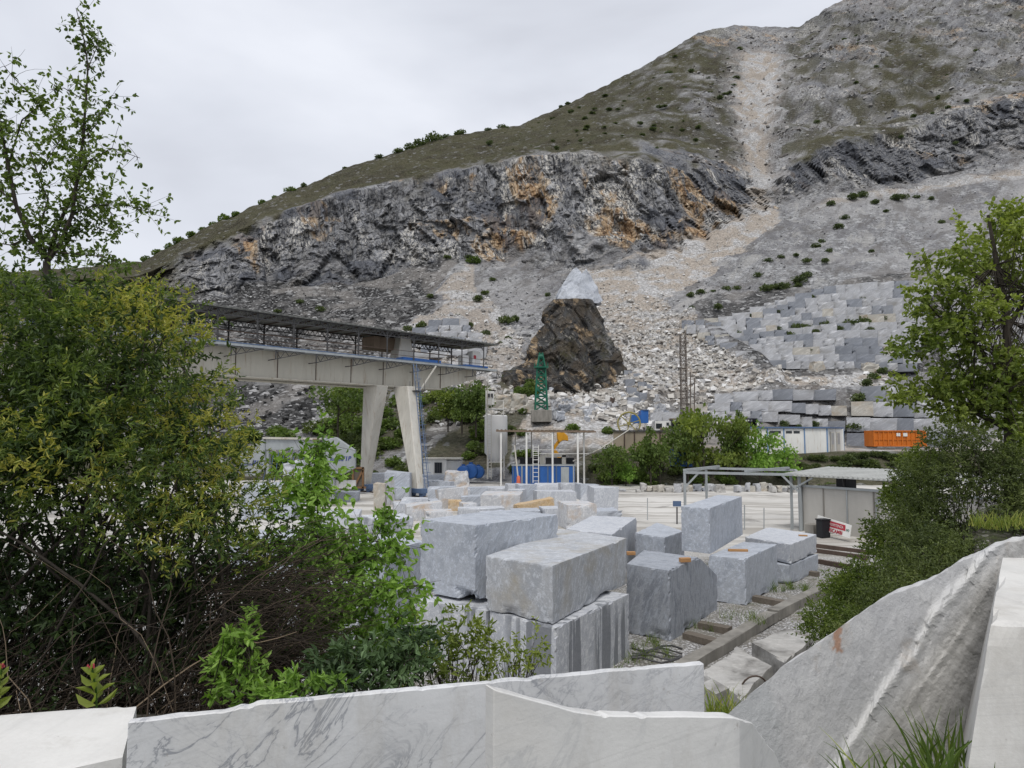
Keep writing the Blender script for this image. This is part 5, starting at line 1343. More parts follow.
stones('grey_scree', 'grey marble scree covering the right slope below the cliff', gw, 8000, .16, 1.2, m_stones('grey_stones', [(0, .16), (.3, (.26, .26, .265)), (.7, (.38, .38, .385)), (1, (.58, .58, .58))]), .6, 4)
upw = (1 - TZ['grass']) * (1 - TZ['light'] * .9) * (TZ['tt'] > 8.0) * (TZ['tt'] < 9.9) * (TZ['px'] > 690)
stones('summit_scree', 'broken rock and scree on the upper mountainside', upw, 5000, .7, 3.2, m_stones('upper_stones', [(0, (.17, .16, .15)), (.4, (.26, .25, .24)), (.8, (.36, .35, .34)), (1, (.48, .47, .45))]), .6, 5)
# ---------------------------------------------------------------- marble slabs standing along the road edge in front of us
def m_slab(name, base, vein, warm, vs_=3.0, vein_amt=.9, rot=(0, .6, .2), rough=.45):
    t = NT(name); v = t.coord(rot=rot); v0 = t.coord()
    w = t.n('ShaderNodeVectorMath', operation='ADD'); n0 = t.n('ShaderNodeTexNoise', i_Scale=vs_ * .9, i_Detail=6.0, i_Roughness=.62); t.l(v, n0.inputs['Vector'])
    sc = t.n('ShaderNodeVectorMath', operation='SCALE', i_Scale=.55); t.l(n0.outputs['Color'], sc.inputs[0]); t.l(v, w.inputs[0]); t.l(sc.outputs[0], w.inputs[1])
    e = t.noise(t.coord((1.0, 1.0, 3.2), (0, .85, .2)), vs_ * .55, 6, .62, .9); e2 = t.noise(t.coord((1.2, 1.2, 2.4), (0, -.5, .4)), vs_ * .9, 6, .66, 1.3)
    patch = t.noise(v0, 1.6, 4, .6); cloud = t.noise(v, 2.2, 6, .6, .4); fine = t.noise(v0, 60, 4, .7)
    k = t.math('MULTIPLY', t.ramp(e, [(.42, 0), (.48, .14), (.495, .85), (.503, .85), (.515, .14), (.57, 0)]), t.ramp(patch, [(.34, 0), (.52, 1)]))
    k2 = t.math('MULTIPLY', t.ramp(e2, [(.44, 0), (.485, .25), (.5, .8), (.512, .25), (.55, 0)]), t.ramp(cloud, [(.45, 0), (.62, 1)]))
    c = t.mix(t.ramp(cloud, [(.35, 0), (.68, 1)]), base, tuple(x * .84 for x in base))
    c = t.mix(t.ramp(patch, [(.5, 0), (.72, .6)]), c, warm)
    c = t.mix(t.math('MULTIPLY', k, vein_amt), c, vein); c = t.mix(t.math('MULTIPLY', k2, vein_amt * .8), c, vein)
    dirt = t.noise(t.coord((1.5, 1.5, .4)), 3.5, 6, .7)
    c = t.mix(t.ramp(dirt, [(.52, 0), (.70, .45)]), c, (.36, .335, .29))
    saw = t.noise(t.coord((.6, .6, 60), (0, .16, 0)), 2.0, 2, .5); c = t.mix(t.ramp(saw, [(.56, 0), (.66, .16)]), c, (.36, .36, .35))
    spk = t.noise(v0, 17, 5, .75); c = t.mix(t.ramp(spk, [(.64, 0), (.70, .6)]), c, (.30, .28, .25))
    c = t.mix(.18, c, t.mix(fine, tuple(x * .6 for x in base), (.8, .8, .8)))
    return t.fin(c, t.math('MULTIPLY_ADD', fine, .25, rough - .1), t.math('ADD', fine, t.math('MULTIPLY', t.noise(v0, 9, 5, .6), 2.0)), .12, .01, .4)
M_S1 = m_slab('veined_white_marble', (.66, .67, .68), (.17, .185, .22), (.65, .635, .60), 4.2, 1.0, (0.3, .7, .5))
M_S2 = m_slab('milky_white_marble', (.69, .69, .675), (.40, .41, .42), (.66, .63, .58), 1.6, .5)
M_S3 = m_slab('cream_white_marble', (.71, .70, .67), (.47, .46, .44), (.64, .61, .55), 1.3, .35)
ZS = 5.15
def standing(name, top_px, zbot, th, label, mat, ys, lean=0.0, res=70, rows=10, edge=.012, seed=1, crease=None):
    """thin upright slab: its top outline from bearings, ys = distance at each outline point; rough sawn top edge"""
    xs_ = [p[0] for p in top_px]
    tx = np.linspace(xs_[0], xs_[-1], res)
    tp = []
    for x in tx:
        y = np.interp(x, xs_, [p[1] for p in top_px]); Yd = np.interp(x, xs_, ys); tp.append(P(x, y, Yd))
    tp = np.array([list(p) for p in tp])
    tp[:, 2] += (fbm(tp * 9, 3, seed) * .25 - np.clip(fbm(tp * 30, 2, seed + 8) - .45, 0, 1) * 1.2) * edge
    rr = np.linspace(0, 1, rows) ** 1.4
    d0 = np.array(tp[-1] - tp[0]); d0[2] = 0; d0 /= np.linalg.norm(d0); nb_ = np.array([-d0[1], d0[0], 0])
    front = tp[:, None, :].repeat(rows, 1).copy(); front[:, :, 2] = tp[:, 2:3] * (1 - rr) + zbot * rr
    front -= nb_ * (lean * (tp[:, 2:3] - front[:, :, 2]))[..., None]
    front += (fbm(front.reshape(-1, 3) * 3, 3, seed + 2).reshape(res, rows) * .004)[..., None] * nb_
    back = front + nb_ * th; 
    back[:, 0, 2] += fbm(tp * 9, 3, seed + 5) * edge * .4
    # bevelled, chipped arris
    V = np.concatenate([front.reshape(-1, 3), back.reshape(-1, 3)]); n = res * rows
    a = np.arange(n).reshape(res, rows); b = a + n
    q = lambda g: np.stack([g[:-1, :-1], g[:-1, 1:], g[1:, 1:], g[1:, :-1]], -1).reshape(-1, 4)
    Fs = [q(a), q(b)[:, ::-1], np.stack([a[:-1, 0], a[1:, 0], b[1:, 0], b[:-1, 0]], -1), np.stack([a[:-1, -1], b[:-1, -1], b[1:, -1], a[1:, -1]], -1),
          np.stack([a[0, :-1], b[0, :-1], b[0, 1:], a[0, 1:]], -1), np.stack([a[-1, :-1], a[-1, 1:], b[-1, 1:], b[-1, :-1]], -1)]
    org = V.mean(0); org[2] = V[:, 2].min()
    o = mobj(name, np_mesh(name, V - org, Fs, mat), None, org)
    import bmesh
    bm = bmesh.new(); bm.from_mesh(o.data); bmesh.ops.remove_doubles(bm, verts=bm.verts, dist=1e-6)
    es = [e for e in bm.edges if len(e.link_faces) == 2 and e.calc_face_angle(0) > .9]
    bmesh.ops.bevel(bm, geom=es, offset=.003, segments=1, affect='EDGES'); bmesh.ops.recalc_face_normals(bm, faces=bm.faces); bm.to_mesh(o.data); bm.free()
    return tag(o, label, 'marble slab')
gs = 'marble slabs along the road edge'
def Yz(px, py, z): return G(px, py, z).y
l1 = [(128, 722), (230, 711), (240, 708), (252, 707), (258, 704), (340, 697), (470, 684), (600, 672.5), (704, 663)]
standing('marble_slab', l1, 4.2, .03, 'long grey veined marble slab standing upright across the bottom', M_S1, [2.02 + .52 * (x - 128) / 576 for x, y in l1], edge=.010, res=140, seed=3)
l2 = [(494, 689), (500, 691), (522, 697), (545, 703), (575, 711), (600, 715), (640, 716.5), (690, 716.5), (734, 716.5), (739, 718), (752, 723), (757, 730), (766, 740), (771, 748), (776, 752), (781, 768)]
ysl = [1.72] * 9 + [1.725, 1.76, 1.78, 1.82, 1.84, 1.87, 1.90]
ysl = [1.66 + .0009 * (x - 494) if x < 736 else y for (x, _), y in zip(l2, [0] * 9 + [1.885, 1.97, 2.02, 2.09, 2.13, 2.18, 2.24])]
standing('marble_slab', l2, 4.2, .04, 'milky marble slab with a curved dipping top and bent right end', M_S2, ysl, edge=.008, res=150, seed=5)

# big rough split slab leaning on the right
def rough_slab():
    top = [(727, 717, 2.5), (781, 668, 2.68), (800, 656, 2.75), (821, 642, 2.82), (845, 625, 2.92), (866, 611, 3.0), (888, 598, 3.08), (932, 579, 3.24), (950, 568, 3.3), (966, 559, 3.36), (1002, 544, 3.5), (1024, 538, 3.58), (1090, 515, 3.9), (1150, 495, 4.1)]
    nx, nz_ = 190, 90
    sx_ = np.linspace(top[0][0], top[-1][0], nx)
    tp = np.array([list(P(x, np.interp(x, [p[0] for p in top], [p[1] for p in top]), np.interp(x, [p[0] for p in top], [p[2] for p in top]))) for x in sx_])
    tp[:, 2] += fbm(tp * np.array([7, 7, 1]), 4, 301) * .012
    r = np.linspace(0, 1, nz_)
    fr_ = tp[:, None, :].repeat(nz_, 1).copy()
    zb = 4.1
    fr_[:, :, 2] = tp[:, 2:3] * (1 - r) + zb * r
    drop = tp[:, 2:3] - fr_[:, :, 2]
    nv = np.array([-.70, -.71, 0])                       # face looks to the left and towards us
    fr_ += nv * (drop * .30)[..., None]
    q = fr_.reshape(-1, 3).copy()
    # diagonal split ledges running from upper right to lower left, rough crystalline face
    along = q @ np.array([.60, .62, .50]); across = q @ np.array([.45, .35, -.82]); sd = across + fbm(q * 2.2, 3, 311) * .05
    ridge_ = np.abs(((sd * 1.55 + .33) % 1.0) - .5)
    right = sm(q[:, 0] - (1.40 + (q[:, 2] - 4.77) * 1.45), .02, .25)
    d = fbm(q * np.array([3, 3, 3]), 5, 303) * .022 + fbm(q * 14, 4, 305) * .008
    st = q @ np.array([.42, .30, -.86]); d += right * (ridged(np.stack([st * 9, along * 1.2, 0 * st], -1), 4, 307) * .016)
    # two standing ledges
    led = q[:, 0] - (1.40 + (q[:, 2] - 4.77) * 1.45) + fbm(q * 4, 3, 309) * .05
    d += .05 * np.round(fbm(q * np.array([5, 5, 4]), 3, 319) * 2.2) * .35 * np.exp(-(led / .14) ** 2) + .055 * np.exp(-(led / .05) ** 2) + .05 * sm(led, -.03, .05)
    led2 = q[:, 0] - (1.0 + (q[:, 2] - 5.05) * -.2) + fbm(q * 5, 3, 313) * .04
    d -= .018 * sm(-led2, 0, .08)
    q = q + nv * d[:, None]
    bk = tp[:, None, :].repeat(nz_, 1).copy(); bk[:, :, 2] = fr_[:, :, 2]; bk += np.array([.12, .14, 0]); bk = bk.reshape(-1, 3)
    V = np.concatenate([q, bk]); n = nx * nz_; a = np.arange(n).reshape(nx, nz_); b = a + n
    g = lambda a: np.stack([a[:-1, :-1], a[:-1, 1:], a[1:, 1:], a[1:, :-1]], -1).reshape(-1, 4)
    Fs = [g(a), g(b)[:, ::-1], np.stack([a[:-1, 0], a[1:, 0], b[1:, 0], b[:-1, 0]], -1), np.stack([a[0, :-1], b[0, :-1], b[0, 1:], a[0, 1:]], -1), np.stack([a[-1, :-1], a[-1, 1:], b[-1, 1:], b[-1, :-1]], -1)]
    lq = np.concatenate([led, np.full(n, 2.)]); 
    t = NT('split_marble'); v = t.coord(); lw = t.attr('ledge'); rt = t.attr('right')
    st_ = t.noise(t.coord((1.2, 1.2, 6), (0, -.62, 0)), 3, 7, .7, .4); cl = t.noise(v, 3.0, 6, .65); f = t.noise(v, 45, 5, .75); sp = t.noise(v, 14, 5, .7)
    c = t.mix(t.ramp(cl, [(.35, 0), (.65, 1)]), (.60, .60, .595), (.49, .495, .505))
    c = t.mix(t.ramp(sp, [(.54, 0), (.66, .5)]), c, (.27, .275, .29))
    cr_ = t.mix(t.ramp(st_, [(.34, 0), (.60, 1)]), (.30, .29, .265), (.52, .51, .485))
    c = t.mix(rt, c, cr_)
    c = t.mix(lw, c, t.mix(st_, (.52, .52, .50), (.66, .66, .65)))
    c = t.mix(t.ramp(t.noise(v, 2.1, 5, .6, .3), [(.60, 0), (.68, .55)]), c, (.44, .36, .27))
    c = t.mix(t.attr('leftz'), c, t.mix(cl, (.44, .455, .46), (.53, .54, .545)))
    c = t.mix(t.attr('rustm'), c, (.40, .19, .09))
    c = t.mix(.25, c, t.mix(f, (.25, .25, .25), (.72, .72, .72)))
    m_ = t.fin(c, .75, t.math('ADD', f, t.math('MULTIPLY', sp, 1.5)), .45, .012, .3)
    lw_ = np.clip(np.exp(-((led - .01) / .085) ** 2) * (.7 + fbm(q * 9, 3, 317) * .9), 0, 1) ; ltz = sm(-led2, 0, .06)
    # a rust mark near the top edge
    rc = np.array(P(840, 641, 2.86)); rm = ((np.abs(q[:, 0] - rc[0] + fbm(q * 30, 2, 7) * .012) < .022) & (np.abs(q[:, 2] - rc[2] + .0 + fbm(q * 22, 2, 9) * .02) < .055)).astype(float)
    pad = lambda z: np.concatenate([z, np.zeros(n)])
    org = V.mean(0); org[2] = V[:, 2].min()
    o = mobj('marble_slab', np_mesh('marble_slab', V - org, Fs, m_, False, dict(ledge=pad(lw_), right=pad(right * sm(led, 0, .1)), leftz=pad(ltz), rustm=pad(rm))), None, org)
    return tag(o, 'huge rough split marble slab leaning diagonally at the lower right, rust mark near its edge', 'marble slab')
rough_slab()
# block at the right border
zt5 = 5.42
tpts = [G(990, 624, zt5), G(1100, 634, zt5), G(1150, 560, zt5), G(1003, 557.5, zt5)]
bpts = [G(924, 1056, 4.2), G(1100, 1056, 4.2), Vector((tpts[2].x + .1, tpts[2].y + .1, 4.2)), G(934, 859, 4.2)]
bpts[0].z = bpts[1].z = 4.2; bpts[3].z = 4.2
me, org = block_mesh('marble_block', bpts + tpts, M_S3, 14, .002, .012, 901); tag(mobj('marble_block', me, None, org), 'smooth white marble block with leaning left side at the lower right border', 'stone block', )
# block at the left border
zt6 = 5.08
tpts = [G(-80, 800, zt6), G(122, 757, zt6), G(137, 705, zt6), G(-90, 722, zt6)]
bpts = [Vector((p.x, p.y, 4.2)) for p in tpts]
me, org = block_mesh('marble_block', bpts + tpts, M_S3, 16, .006, .03, 905); tag(mobj('marble_block', me, None, org), 'cream white marble block with cracked top at the lower left border', 'stone block')
# ---------------------------------------------------------------- foliage tools
def m_leaf(name, cols, transl=.35, rough=.55):
    t = NT(name); c = t.ramp(t.attr('tint'), [(i / (len(cols) - 1), k) for i, k in enumerate(cols)])
    s_ = t.n('ShaderNodeBsdfTranslucent'); t.l(t.mix(1.0, c, (1.25, 1.35, .55), 'MULTIPLY'), s_.inputs[0])
    m = t.fin(c, rough, spec=.3); mx_ = t.n('ShaderNodeMixShader'); mx_.inputs[0].default_value = transl
    t.l(t.b.outputs[0], mx_.inputs[1]); t.l(s_.outputs[0], mx_.inputs[2]); t.l(mx_.outputs[0], t.out.inputs[0]); return m
ML_DARK = m_leaf('olive_shrub_leaf', [(0.027, 0.048, 0.017), (0.061, 0.099, 0.027), (0.112, 0.167, 0.037), (0.196, 0.255, 0.060), (0.408, 0.391, 0.085)])
ML_LIGHT = m_leaf('fresh_green_leaf', [(.084, .161, .031), (.161, .280, .050), (.259, .420, .084), (.378, .546, .140)], .42)
ML_TREE = m_leaf('tree_leaf', [(.065, .101, .023), (.127, .176, .034), (.215, .267, .055), (.312, .364, .091)], .38)
ML_BUSH = m_leaf('bush_leaf', [(0.031, 0.048, 0.020), (0.068, 0.092, 0.031), (0.116, 0.150, 0.044), (0.178, 0.212, 0.068)], .3)
ML_BIRCH = m_leaf('thin_tree_leaf', [(0.045, 0.075, 0.018), (0.090, 0.138, 0.030), (0.150, 0.217, 0.048), (0.225, 0.300, 0.075)], .35)
ML_FAR = m_leaf('far_shrub_leaf', [(0.040, 0.061, 0.025), (0.076, 0.104, 0.040), (0.126, 0.162, 0.054), (0.171, 0.216, 0.072)], .25)
ML_BANK = m_leaf('bank_tree_leaf', [(.050, .084, .022), (.092, .140, .034), (.151, .213, .050), (.224, .291, .090)], .32)
ML_BLUEG = m_leaf('grey_green_leaf', [(.044, .077, .035), (.088, .144, .062), (.150, .231, .106), (.213, .312, .150)], .3)
ML_GRASS = m_leaf('grass_blade', [(0.060, 0.102, 0.018), (0.120, 0.180, 0.036), (0.228, 0.288, 0.060), (0.360, 0.360, 0.096)], .35)
t = NT('bark'); v = t.coord((6, 6, 1.2)); M_BARK = t.fin(t.mix(t.noise(v, 3, 4, .7), (.025, .021, .017), (.095, .08, .065)), .9, t.noise(v, 5, 4), .5, .01)
t = NT('dead_twig'); M_TWIG = t.fin(t.ramp(t.attr('tint'), [(0, (.022, .017, .013)), (.6, (.048, .036, .027)), (.90, (.10, .075, .055)), (1, (.34, .26, .18))]), .9)

def unit(a): return a / np.maximum(np.linalg.norm(a, axis=-1, keepdims=True), 1e-9)
def leaves(name, pos, axis, size, asp, mat, tint, rng, parent=None, origin=None, simple=False, droop=0.0):
    """leaf blades: base at pos, pointing along axis, folded on the midrib"""
    n = len(pos); axis = unit(axis + np.array([0, 0, -droop])); size = np.broadcast_to(np.asarray(size, float), (n,))[:, None]
    side = unit(np.cross(axis, rng.normal(0, 1, (n, 3)))); nrm = np.cross(side, axis)
    w = size * asp
    p0 = pos; tip = pos + axis * size - nrm * size * .12
    if simple:
        m = pos + axis * size * .5
        Vv = np.stack([p0, m - side * w * .5 + nrm * w * .15, tip, m + side * w * .5 + nrm * w * .15], 1)
        Fc = np.arange(n * 4).reshape(n, 4); k = 4; Fl = [Fc]
    else:
        a, b = pos + axis * size * .28, pos + axis * size * .66
        Vv = np.stack([p0, a - side * w * .46 + nrm * w * .2, b - side * w * .40 + nrm * w * .16, tip, b + side * w * .40 + nrm * w * .16, a + side * w * .46 + nrm * w * .2], 1)
        i = np.arange(n)[:, None] * 6; Fl = [np.concatenate([i + np.array([[0, 1, 2, 3]]), i + np.array([[0, 3, 4, 5]])])]; k = 6
    o0 = np.array(wloc(parent) if parent is not None else (origin if origin is not None else (0, 0, 0)))
    me = np_mesh(name, Vv.reshape(-1, 3) - o0, Fl, mat, False, dict(tint=np.repeat(np.clip(tint, 0, 1), k)))
    return me if parent is None and origin is None else mobj(name, me, parent, (0, 0, 0) if parent is not None else o0)
def twigs(name, C, R, mat, parent, tint=None, sides=4):
    """C: (m,k,3) polylines, R: (m,k) radii -> one mesh of thin tubes"""
    m, k, _ = C.shape
    T = np.empty_like(C); T[:, 1:-1] = C[:, 2:] - C[:, :-2]; T[:, 0] = C[:, 1] - C[:, 0]; T[:, -1] = C[:, -1] - C[:, -2]; T = unit(T)
    ref = np.where(np.abs(T[..., 2:3]) < .9, np.array([0, 0, 1.]), np.array([1., 0, 0])); X_ = unit(np.cross(T, ref)); Y_ = np.cross(T, X_)
    an = np.arange(sides) * 2 * PI / sides
    Vv = C[:, :, None] + (X_[:, :, None] * np.cos(an)[None, None, :, None] + Y_[:, :, None] * np.sin(an)[None, None, :, None]) * R[:, :, None, None]
    ii = np.arange(m * k * sides).reshape(m, k, sides); nx = np.roll(ii, -1, 2)
    Fc = np.stack([ii[:, :-1], nx[:, :-1], nx[:, 1:], ii[:, 1:]], -1).reshape(-1, 4)
    o0 = np.array(wloc(parent))
    me = np_mesh(name, Vv.reshape(-1, 3) - o0, [Fc], mat, True, dict(tint=np.repeat(np.zeros(m) if tint is None else tint, k * sides)))
    return mobj(name, me, parent)
def curve_pts(p, q, k, sag, rng, wob=.04):
    """m curves from p to q bowed by sag, (m,k,3)"""
    s = np.linspace(0, 1, k)[None, :, None]; m = len(p)
    L_ = np.linalg.norm(q - p, axis=1)[:, None, None]
    c = p[:, None] * (1 - s) + q[:, None] * s + sag[:, None] * (4 * s * (1 - s)) * L_
    return c + rng.normal(0, wob, (m, k, 3)) * L_ * .3 * s
def in_ell(E, n, rng, shell=.55):
    """n points in a union of ellipsoids (centre, radii), biased to the outer shell; returns points and outward directions"""
    vol = np.array([r[0] * r[1] * r[2] for _, r in E]) ** .8; k = rng.choice(len(E), n, p=vol / vol.sum())
    d = unit(rng.normal(0, 1, (n, 3))); rr = shell + (1 - shell) * rng.random(n) ** .6
    rr = np.where(rng.random(n) < .2, rng.random(n) * shell, rr)
    c = np.array([list(e[0]) for e in E]); r = np.array([e[1] for e in E])
    return c[k] + d * r[k] * rr[:, None], unit(d * r[k])
def sprays(pos, out, nleaf, length, size, rng, mat, name, parent, asp=.3, tint0=None, spread=.9, droop=.1, lift=.5, simple=False, tvar=.12):
    """short shoots at pos, each with nleaf leaves"""
    n = len(pos); ax = unit(out + rng.normal(0, .5, (n, 3)) + np.array([0, 0, lift]))
    s = rng.random((n, nleaf, 1)); P_ = pos[:, None] + ax[:, None] * s * length * rng.uniform(.6, 1.3, (n, 1, 1)) + rng.normal(0, .02, (n, nleaf, 3)) * length
    A_ = unit(ax[:, None] * .7 + rng.normal(0, spread, (n, nleaf, 3)))
    tn = (rng.random(n) if tint0 is None else tint0)[:, None] + rng.normal(0, tvar, (n, nleaf)) + s[..., 0] * .12
    return leaves(name, P_.reshape(-1, 3), A_.reshape(-1, 3), (size * rng.uniform(.65, 1.2, (n, nleaf))).ravel(), asp, mat, tn.ravel(), rng, parent, droop=droop, simple=simple)
def vp(px, py, Y): return np.array(P(px, py, Y))

# ---------------------------------------------------------------- the big dark shrub on the left
r = np.random.default_rng(11)
bs = empty('tall_shrub', Vector((-3.9, 5.6, 3.2)), 'huge dense dark green shrub with bare tangled lower twigs filling the left side', 'shrub')
def ell(px, py, Y, rx, ry, rz): return (vp(px, py, Y), (rx, ry, rz))
E = [ell(45, 370, 5.6, 1.15, 1.2, .75), ell(130, 370, 5.7, .68, 1.0, .62), ell(-60, 380, 5.4, 1.3, 1.2, .9), ell(90, 440, 5.2, 1.05, 1.1, .60), ell(182, 440, 5.4, .45, .8, .50),
     ell(208, 500, 5.3, .50, .7, .40), ell(40, 455, 5.0, 1.0, .9, .36), ell(170, 520, 5.0, .55, .7, .35), ell(-100, 450, 4.8, 1.0, 1, .7), ell(270, 540, 5.5, .28, .5, .25), ell(80, 315, 6.2, .9, .8, .35), ell(160, 322, 6.0, .36, .6, .28)]
p, o = in_ell(E, 5200, r, .6); kp = fbm(p * 2.3, 3, 499) > -.30; p, o = p[kp], o[kp]
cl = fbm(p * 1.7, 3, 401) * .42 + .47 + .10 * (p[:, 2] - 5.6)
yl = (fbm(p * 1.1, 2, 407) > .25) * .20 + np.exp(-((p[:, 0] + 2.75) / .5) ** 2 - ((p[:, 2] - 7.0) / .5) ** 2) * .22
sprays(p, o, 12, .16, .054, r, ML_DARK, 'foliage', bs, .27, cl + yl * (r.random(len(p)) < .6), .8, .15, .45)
pi_, oi_ = in_ell(E, 2300, r, .02); pi_ = (pi_ - np.array([0, .1, 0])); sprays(pi_, oi_, 9, .22, .062, r, ML_DARK, 'inner_leaves', bs, .33, r.random(2300) * .22, 1.0, .2, .2)  # low tints: shade of the crown's inside put into the leaf colour
E2 = [ell(40, 590, 5.2, 1.4, 1.2, .6), ell(150, 600, 5.2, .9, .9, .5), ell(-80, 600, 5.0, 1.4, 1.2, .8), ell(60, 660, 4.9, 1.2, 1.0, .5), ell(210, 640, 5.3, .5, .8, .4)]
p2, o2 = in_ell(E2, 2400, r, .2)
sprays(p2 + np.array([0, .55, 0]), o2, 8, .25, .06, r, ML_DARK, 'inner_leaves', bs, .4, r.random(len(p2)) * .05 - .05, 1.0, .3, 0)  # darkest tint throughout, painting the gloom behind the lower twigs
m = 3000                                                            # dead tangled twigs in the lower half
st = np.stack([r.uniform(-5.4, -1.9, m), r.uniform(4.2, 6.6, m), r.uniform(3.1, 4.1, m)], 1); st[:300, 1] = r.uniform(3.7, 4.5, 300)
ang = r.uniform(-.4, .9, m); ln = r.uniform(.7, 2.1, m)
en = st + np.stack([np.sin(ang) * ln, r.normal(0, .35, m) * ln, np.cos(ang) * ln * r.uniform(.12, .85, m)], 1)
en[:, 0] = np.minimum(en[:, 0], -1.45 + r.normal(0, .12, m)); 
sg_ = np.stack([r.normal(0, .06, m), r.normal(0, .06, m), r.uniform(.0, .16, m)], 1)
C = curve_pts(st, en, 9, sg_, r, .06); R = np.linspace(1, .3, 9)[None] * r.uniform(.002, .007, (m, 1))
twigs('dead_twigs', C, R, M_TWIG, bs, r.random(m))
m = 420                                                             # fine twigs reaching right, low
st = np.stack([r.uniform(-2.4, -1.7, m), r.uniform(4.6, 5.6, m), r.uniform(4.0, 5.0, m)], 1)
en = st + np.stack([r.uniform(.3, .95, m), r.normal(0, .3, m), r.uniform(-.25, .6, m)], 1)
C = curve_pts(st, en, 9, np.stack([0 * r.random(m), r.normal(0, .05, m), r.uniform(0, .2, m)], 1), r, .09); twigs('fine_twigs', C, np.linspace(1, .35, 9)[None] * r.uniform(.002, .0045, (m, 1)), M_TWIG, bs, r.random(m) * .9)
m = 60
st = np.stack([r.uniform(-5, -2.2, m), r.uniform(5, 6.2, m), np.full(m, 3.0)], 1); E_ = np.array([list(e[0]) for e in E]); en = E_[r.integers(0, len(E_), m)] + r.normal(0, .2, (m, 3)); en[:, 0] = np.minimum(en[:, 0], -2.35)
C = curve_pts(st, en, 10, np.stack([r.normal(0, .08, m), r.normal(0, .08, m), r.uniform(0, .12, m)], 1), r, .04); twigs('branches', C, np.linspace(1, .25, 10)[None] * r.uniform(.012, .03, (m, 1)), M_BARK, bs, sides=6)

# ---------------------------------------------------------------- thin tree rising behind it
r = np.random.default_rng(12)
tt_ = empty('thin_tree', P(48, 560, 8.2), 'slender open crowned tree rising above the left shrub against the sky', 'tree')
YB = 8.2
def br(pts, r0, r1, dy=0):
    n_ = len(pts); return np.array([vp(x, y, YB + dy * i / max(n_ - 1, 1)) for i, (x, y) in enumerate(pts)]), np.linspace(r0, r1, n_)
BR = [br([(46, 430), (46, 300), (47, 262)], .055, .042), br([(47, 262), (56, 230), (72, 196), (78, 180), (86, 162)], .028, .010, .3), br([(47, 262), (60, 244), (72, 215), (77, 180), (83, 140), (86, 100), (88, 66), (84, 40), (76, 8)], .030, .004, .1),
      br([(46, 258), (30, 238), (16, 205), (8, 165), (2, 135), (-8, 90)], .030, .012, -.4), br([(46, 258), (40, 225), (48, 200), (38, 175), (30, 150)], .016, .006, .5), br([(77, 180), (90, 160), (112, 148), (140, 158)], .010, .003, -.5),
      br([(70, 215), (95, 205), (125, 205), (160, 216)], .010, .003, .5), br([(52, 252), (80, 254), (110, 258), (130, 270)], .010, .003, -.3), br([(83, 140), (100, 120), (112, 95)], .008, .003, .4), br([(84, 100), (64, 88), (50, 90)], .007, .003, -.3),
      br([(87, 70), (98, 45), (98, 25)], .006, .002, .2), br([(16, 205), (-10, 180), (-40, 170)], .012, .004, .4), br([(8, 165), (22, 120), (40, 105), (14, 78), (4, 66)], .010, .003, -.4), br([(2, 135), (-30, 100), (-50, 60)], .01, .004, .3),
      br([(38, 175), (60, 140), (55, 120)], .006, .002, .5), br([(60, 244), (90, 225), (120, 235), (100, 190)], .007, .002, .7), br([(30, 238), (10, 245), (-20, 240)], .012, .004, .2)]
mbt = MB()
for c_, rr_ in BR: mbt.tube([Vector(x) for x in c_], [float(x) for x in rr_], 7)
mbt.build('trunk', M_BARK, tt_, True)
seg = []
for c_, _ in BR[1:]:
    for a_, b_ in zip(c_[:-1], c_[1:]): seg.append((a_, b_))
L_ = np.array([np.linalg.norm(b_ - a_) for a_, b_ in seg]); k = r.choice(len(seg), 700, p=L_ / L_.sum()); f = r.random(700)[:, None]
sa = np.array([s[0] for s in seg])[k]; sb = np.array([s[1] for s in seg])[k]; p = sa * (1 - f) + sb * f
tw_end = p + unit(r.normal(0, 1, (700, 3)) + np.array([.0, 0, .15])) * r.uniform(.08, .42, (700, 1))
C = curve_pts(p, tw_end, 5, r.normal(0, .06, (700, 3)), r, .03); twigs('twigs', C, np.linspace(1, .4, 5)[None] * np.full((700, 1), .0032), M_BARK, tt_, sides=3)
pp_ = (C[:, 1:] + r.normal(0, .015, C[:, 1:].shape)).reshape(-1, 3); dd = np.repeat(tw_end - p, 4, 0)
cl = .45 + .3 * fbm(pp_ * 2.2, 2, 415)
sel = r.random(len(pp_)) < .72
sprays(pp_[sel], dd[sel], 3, .06, .062, r, ML_BIRCH, 'crown', tt_, .62, cl[sel], 1.0, .45, .0)

# ---------------------------------------------------------------- light green sapling
r = np.random.default_rng(13)
sp_ = empty('sapling', P(268, 700, 6.3), 'bright green broad leaved sapling between the left shrub and the wide block', 'sapling')
YP = 6.3
def st_(pts, r0, dy): return [Vector(vp(x, y, YP + dy * i / (len(pts) - 1))) for i, (x, y) in enumerate(pts)], [r0 * (1 - .75 * i / (len(pts) - 1)) for i in range(len(pts))]
SPL = [st_([(272, 700), (296, 640), (308, 600), (316, 550), (318, 500), (314, 470), (318, 440)], .020, .2), st_([(274, 700), (258, 640), (256, 600), (250, 565)], .012, -.3), st_([(296, 640), (330, 600), (352, 570), (368, 540), (388, 512)], .012, .5),
      st_([(300, 690), (340, 660), (370, 640), (410, 610)], .012, .3), st_([(308, 600), (340, 610), (380, 590), (418, 585)], .009, -.4), st_([(312, 570), (290, 550), (262, 545)], .007, -.3), st_([(316, 540), (340, 545), (360, 560)], .006, .3),
      st_([(318, 500), (300, 490), (296, 480)], .005, .2), st_([(330, 600), (320, 630), (290, 660)], .006, .3), st_([(370, 640), (395, 655), (412, 650)], .006, .2), st_([(274, 690), (240, 660), (230, 630)], .008, .2), st_([(368, 540), (395, 545), (400, 560)], .005, .3)]
mbt = MB()
for c_, rr_ in SPL: mbt.tube(c_, rr_, 6)
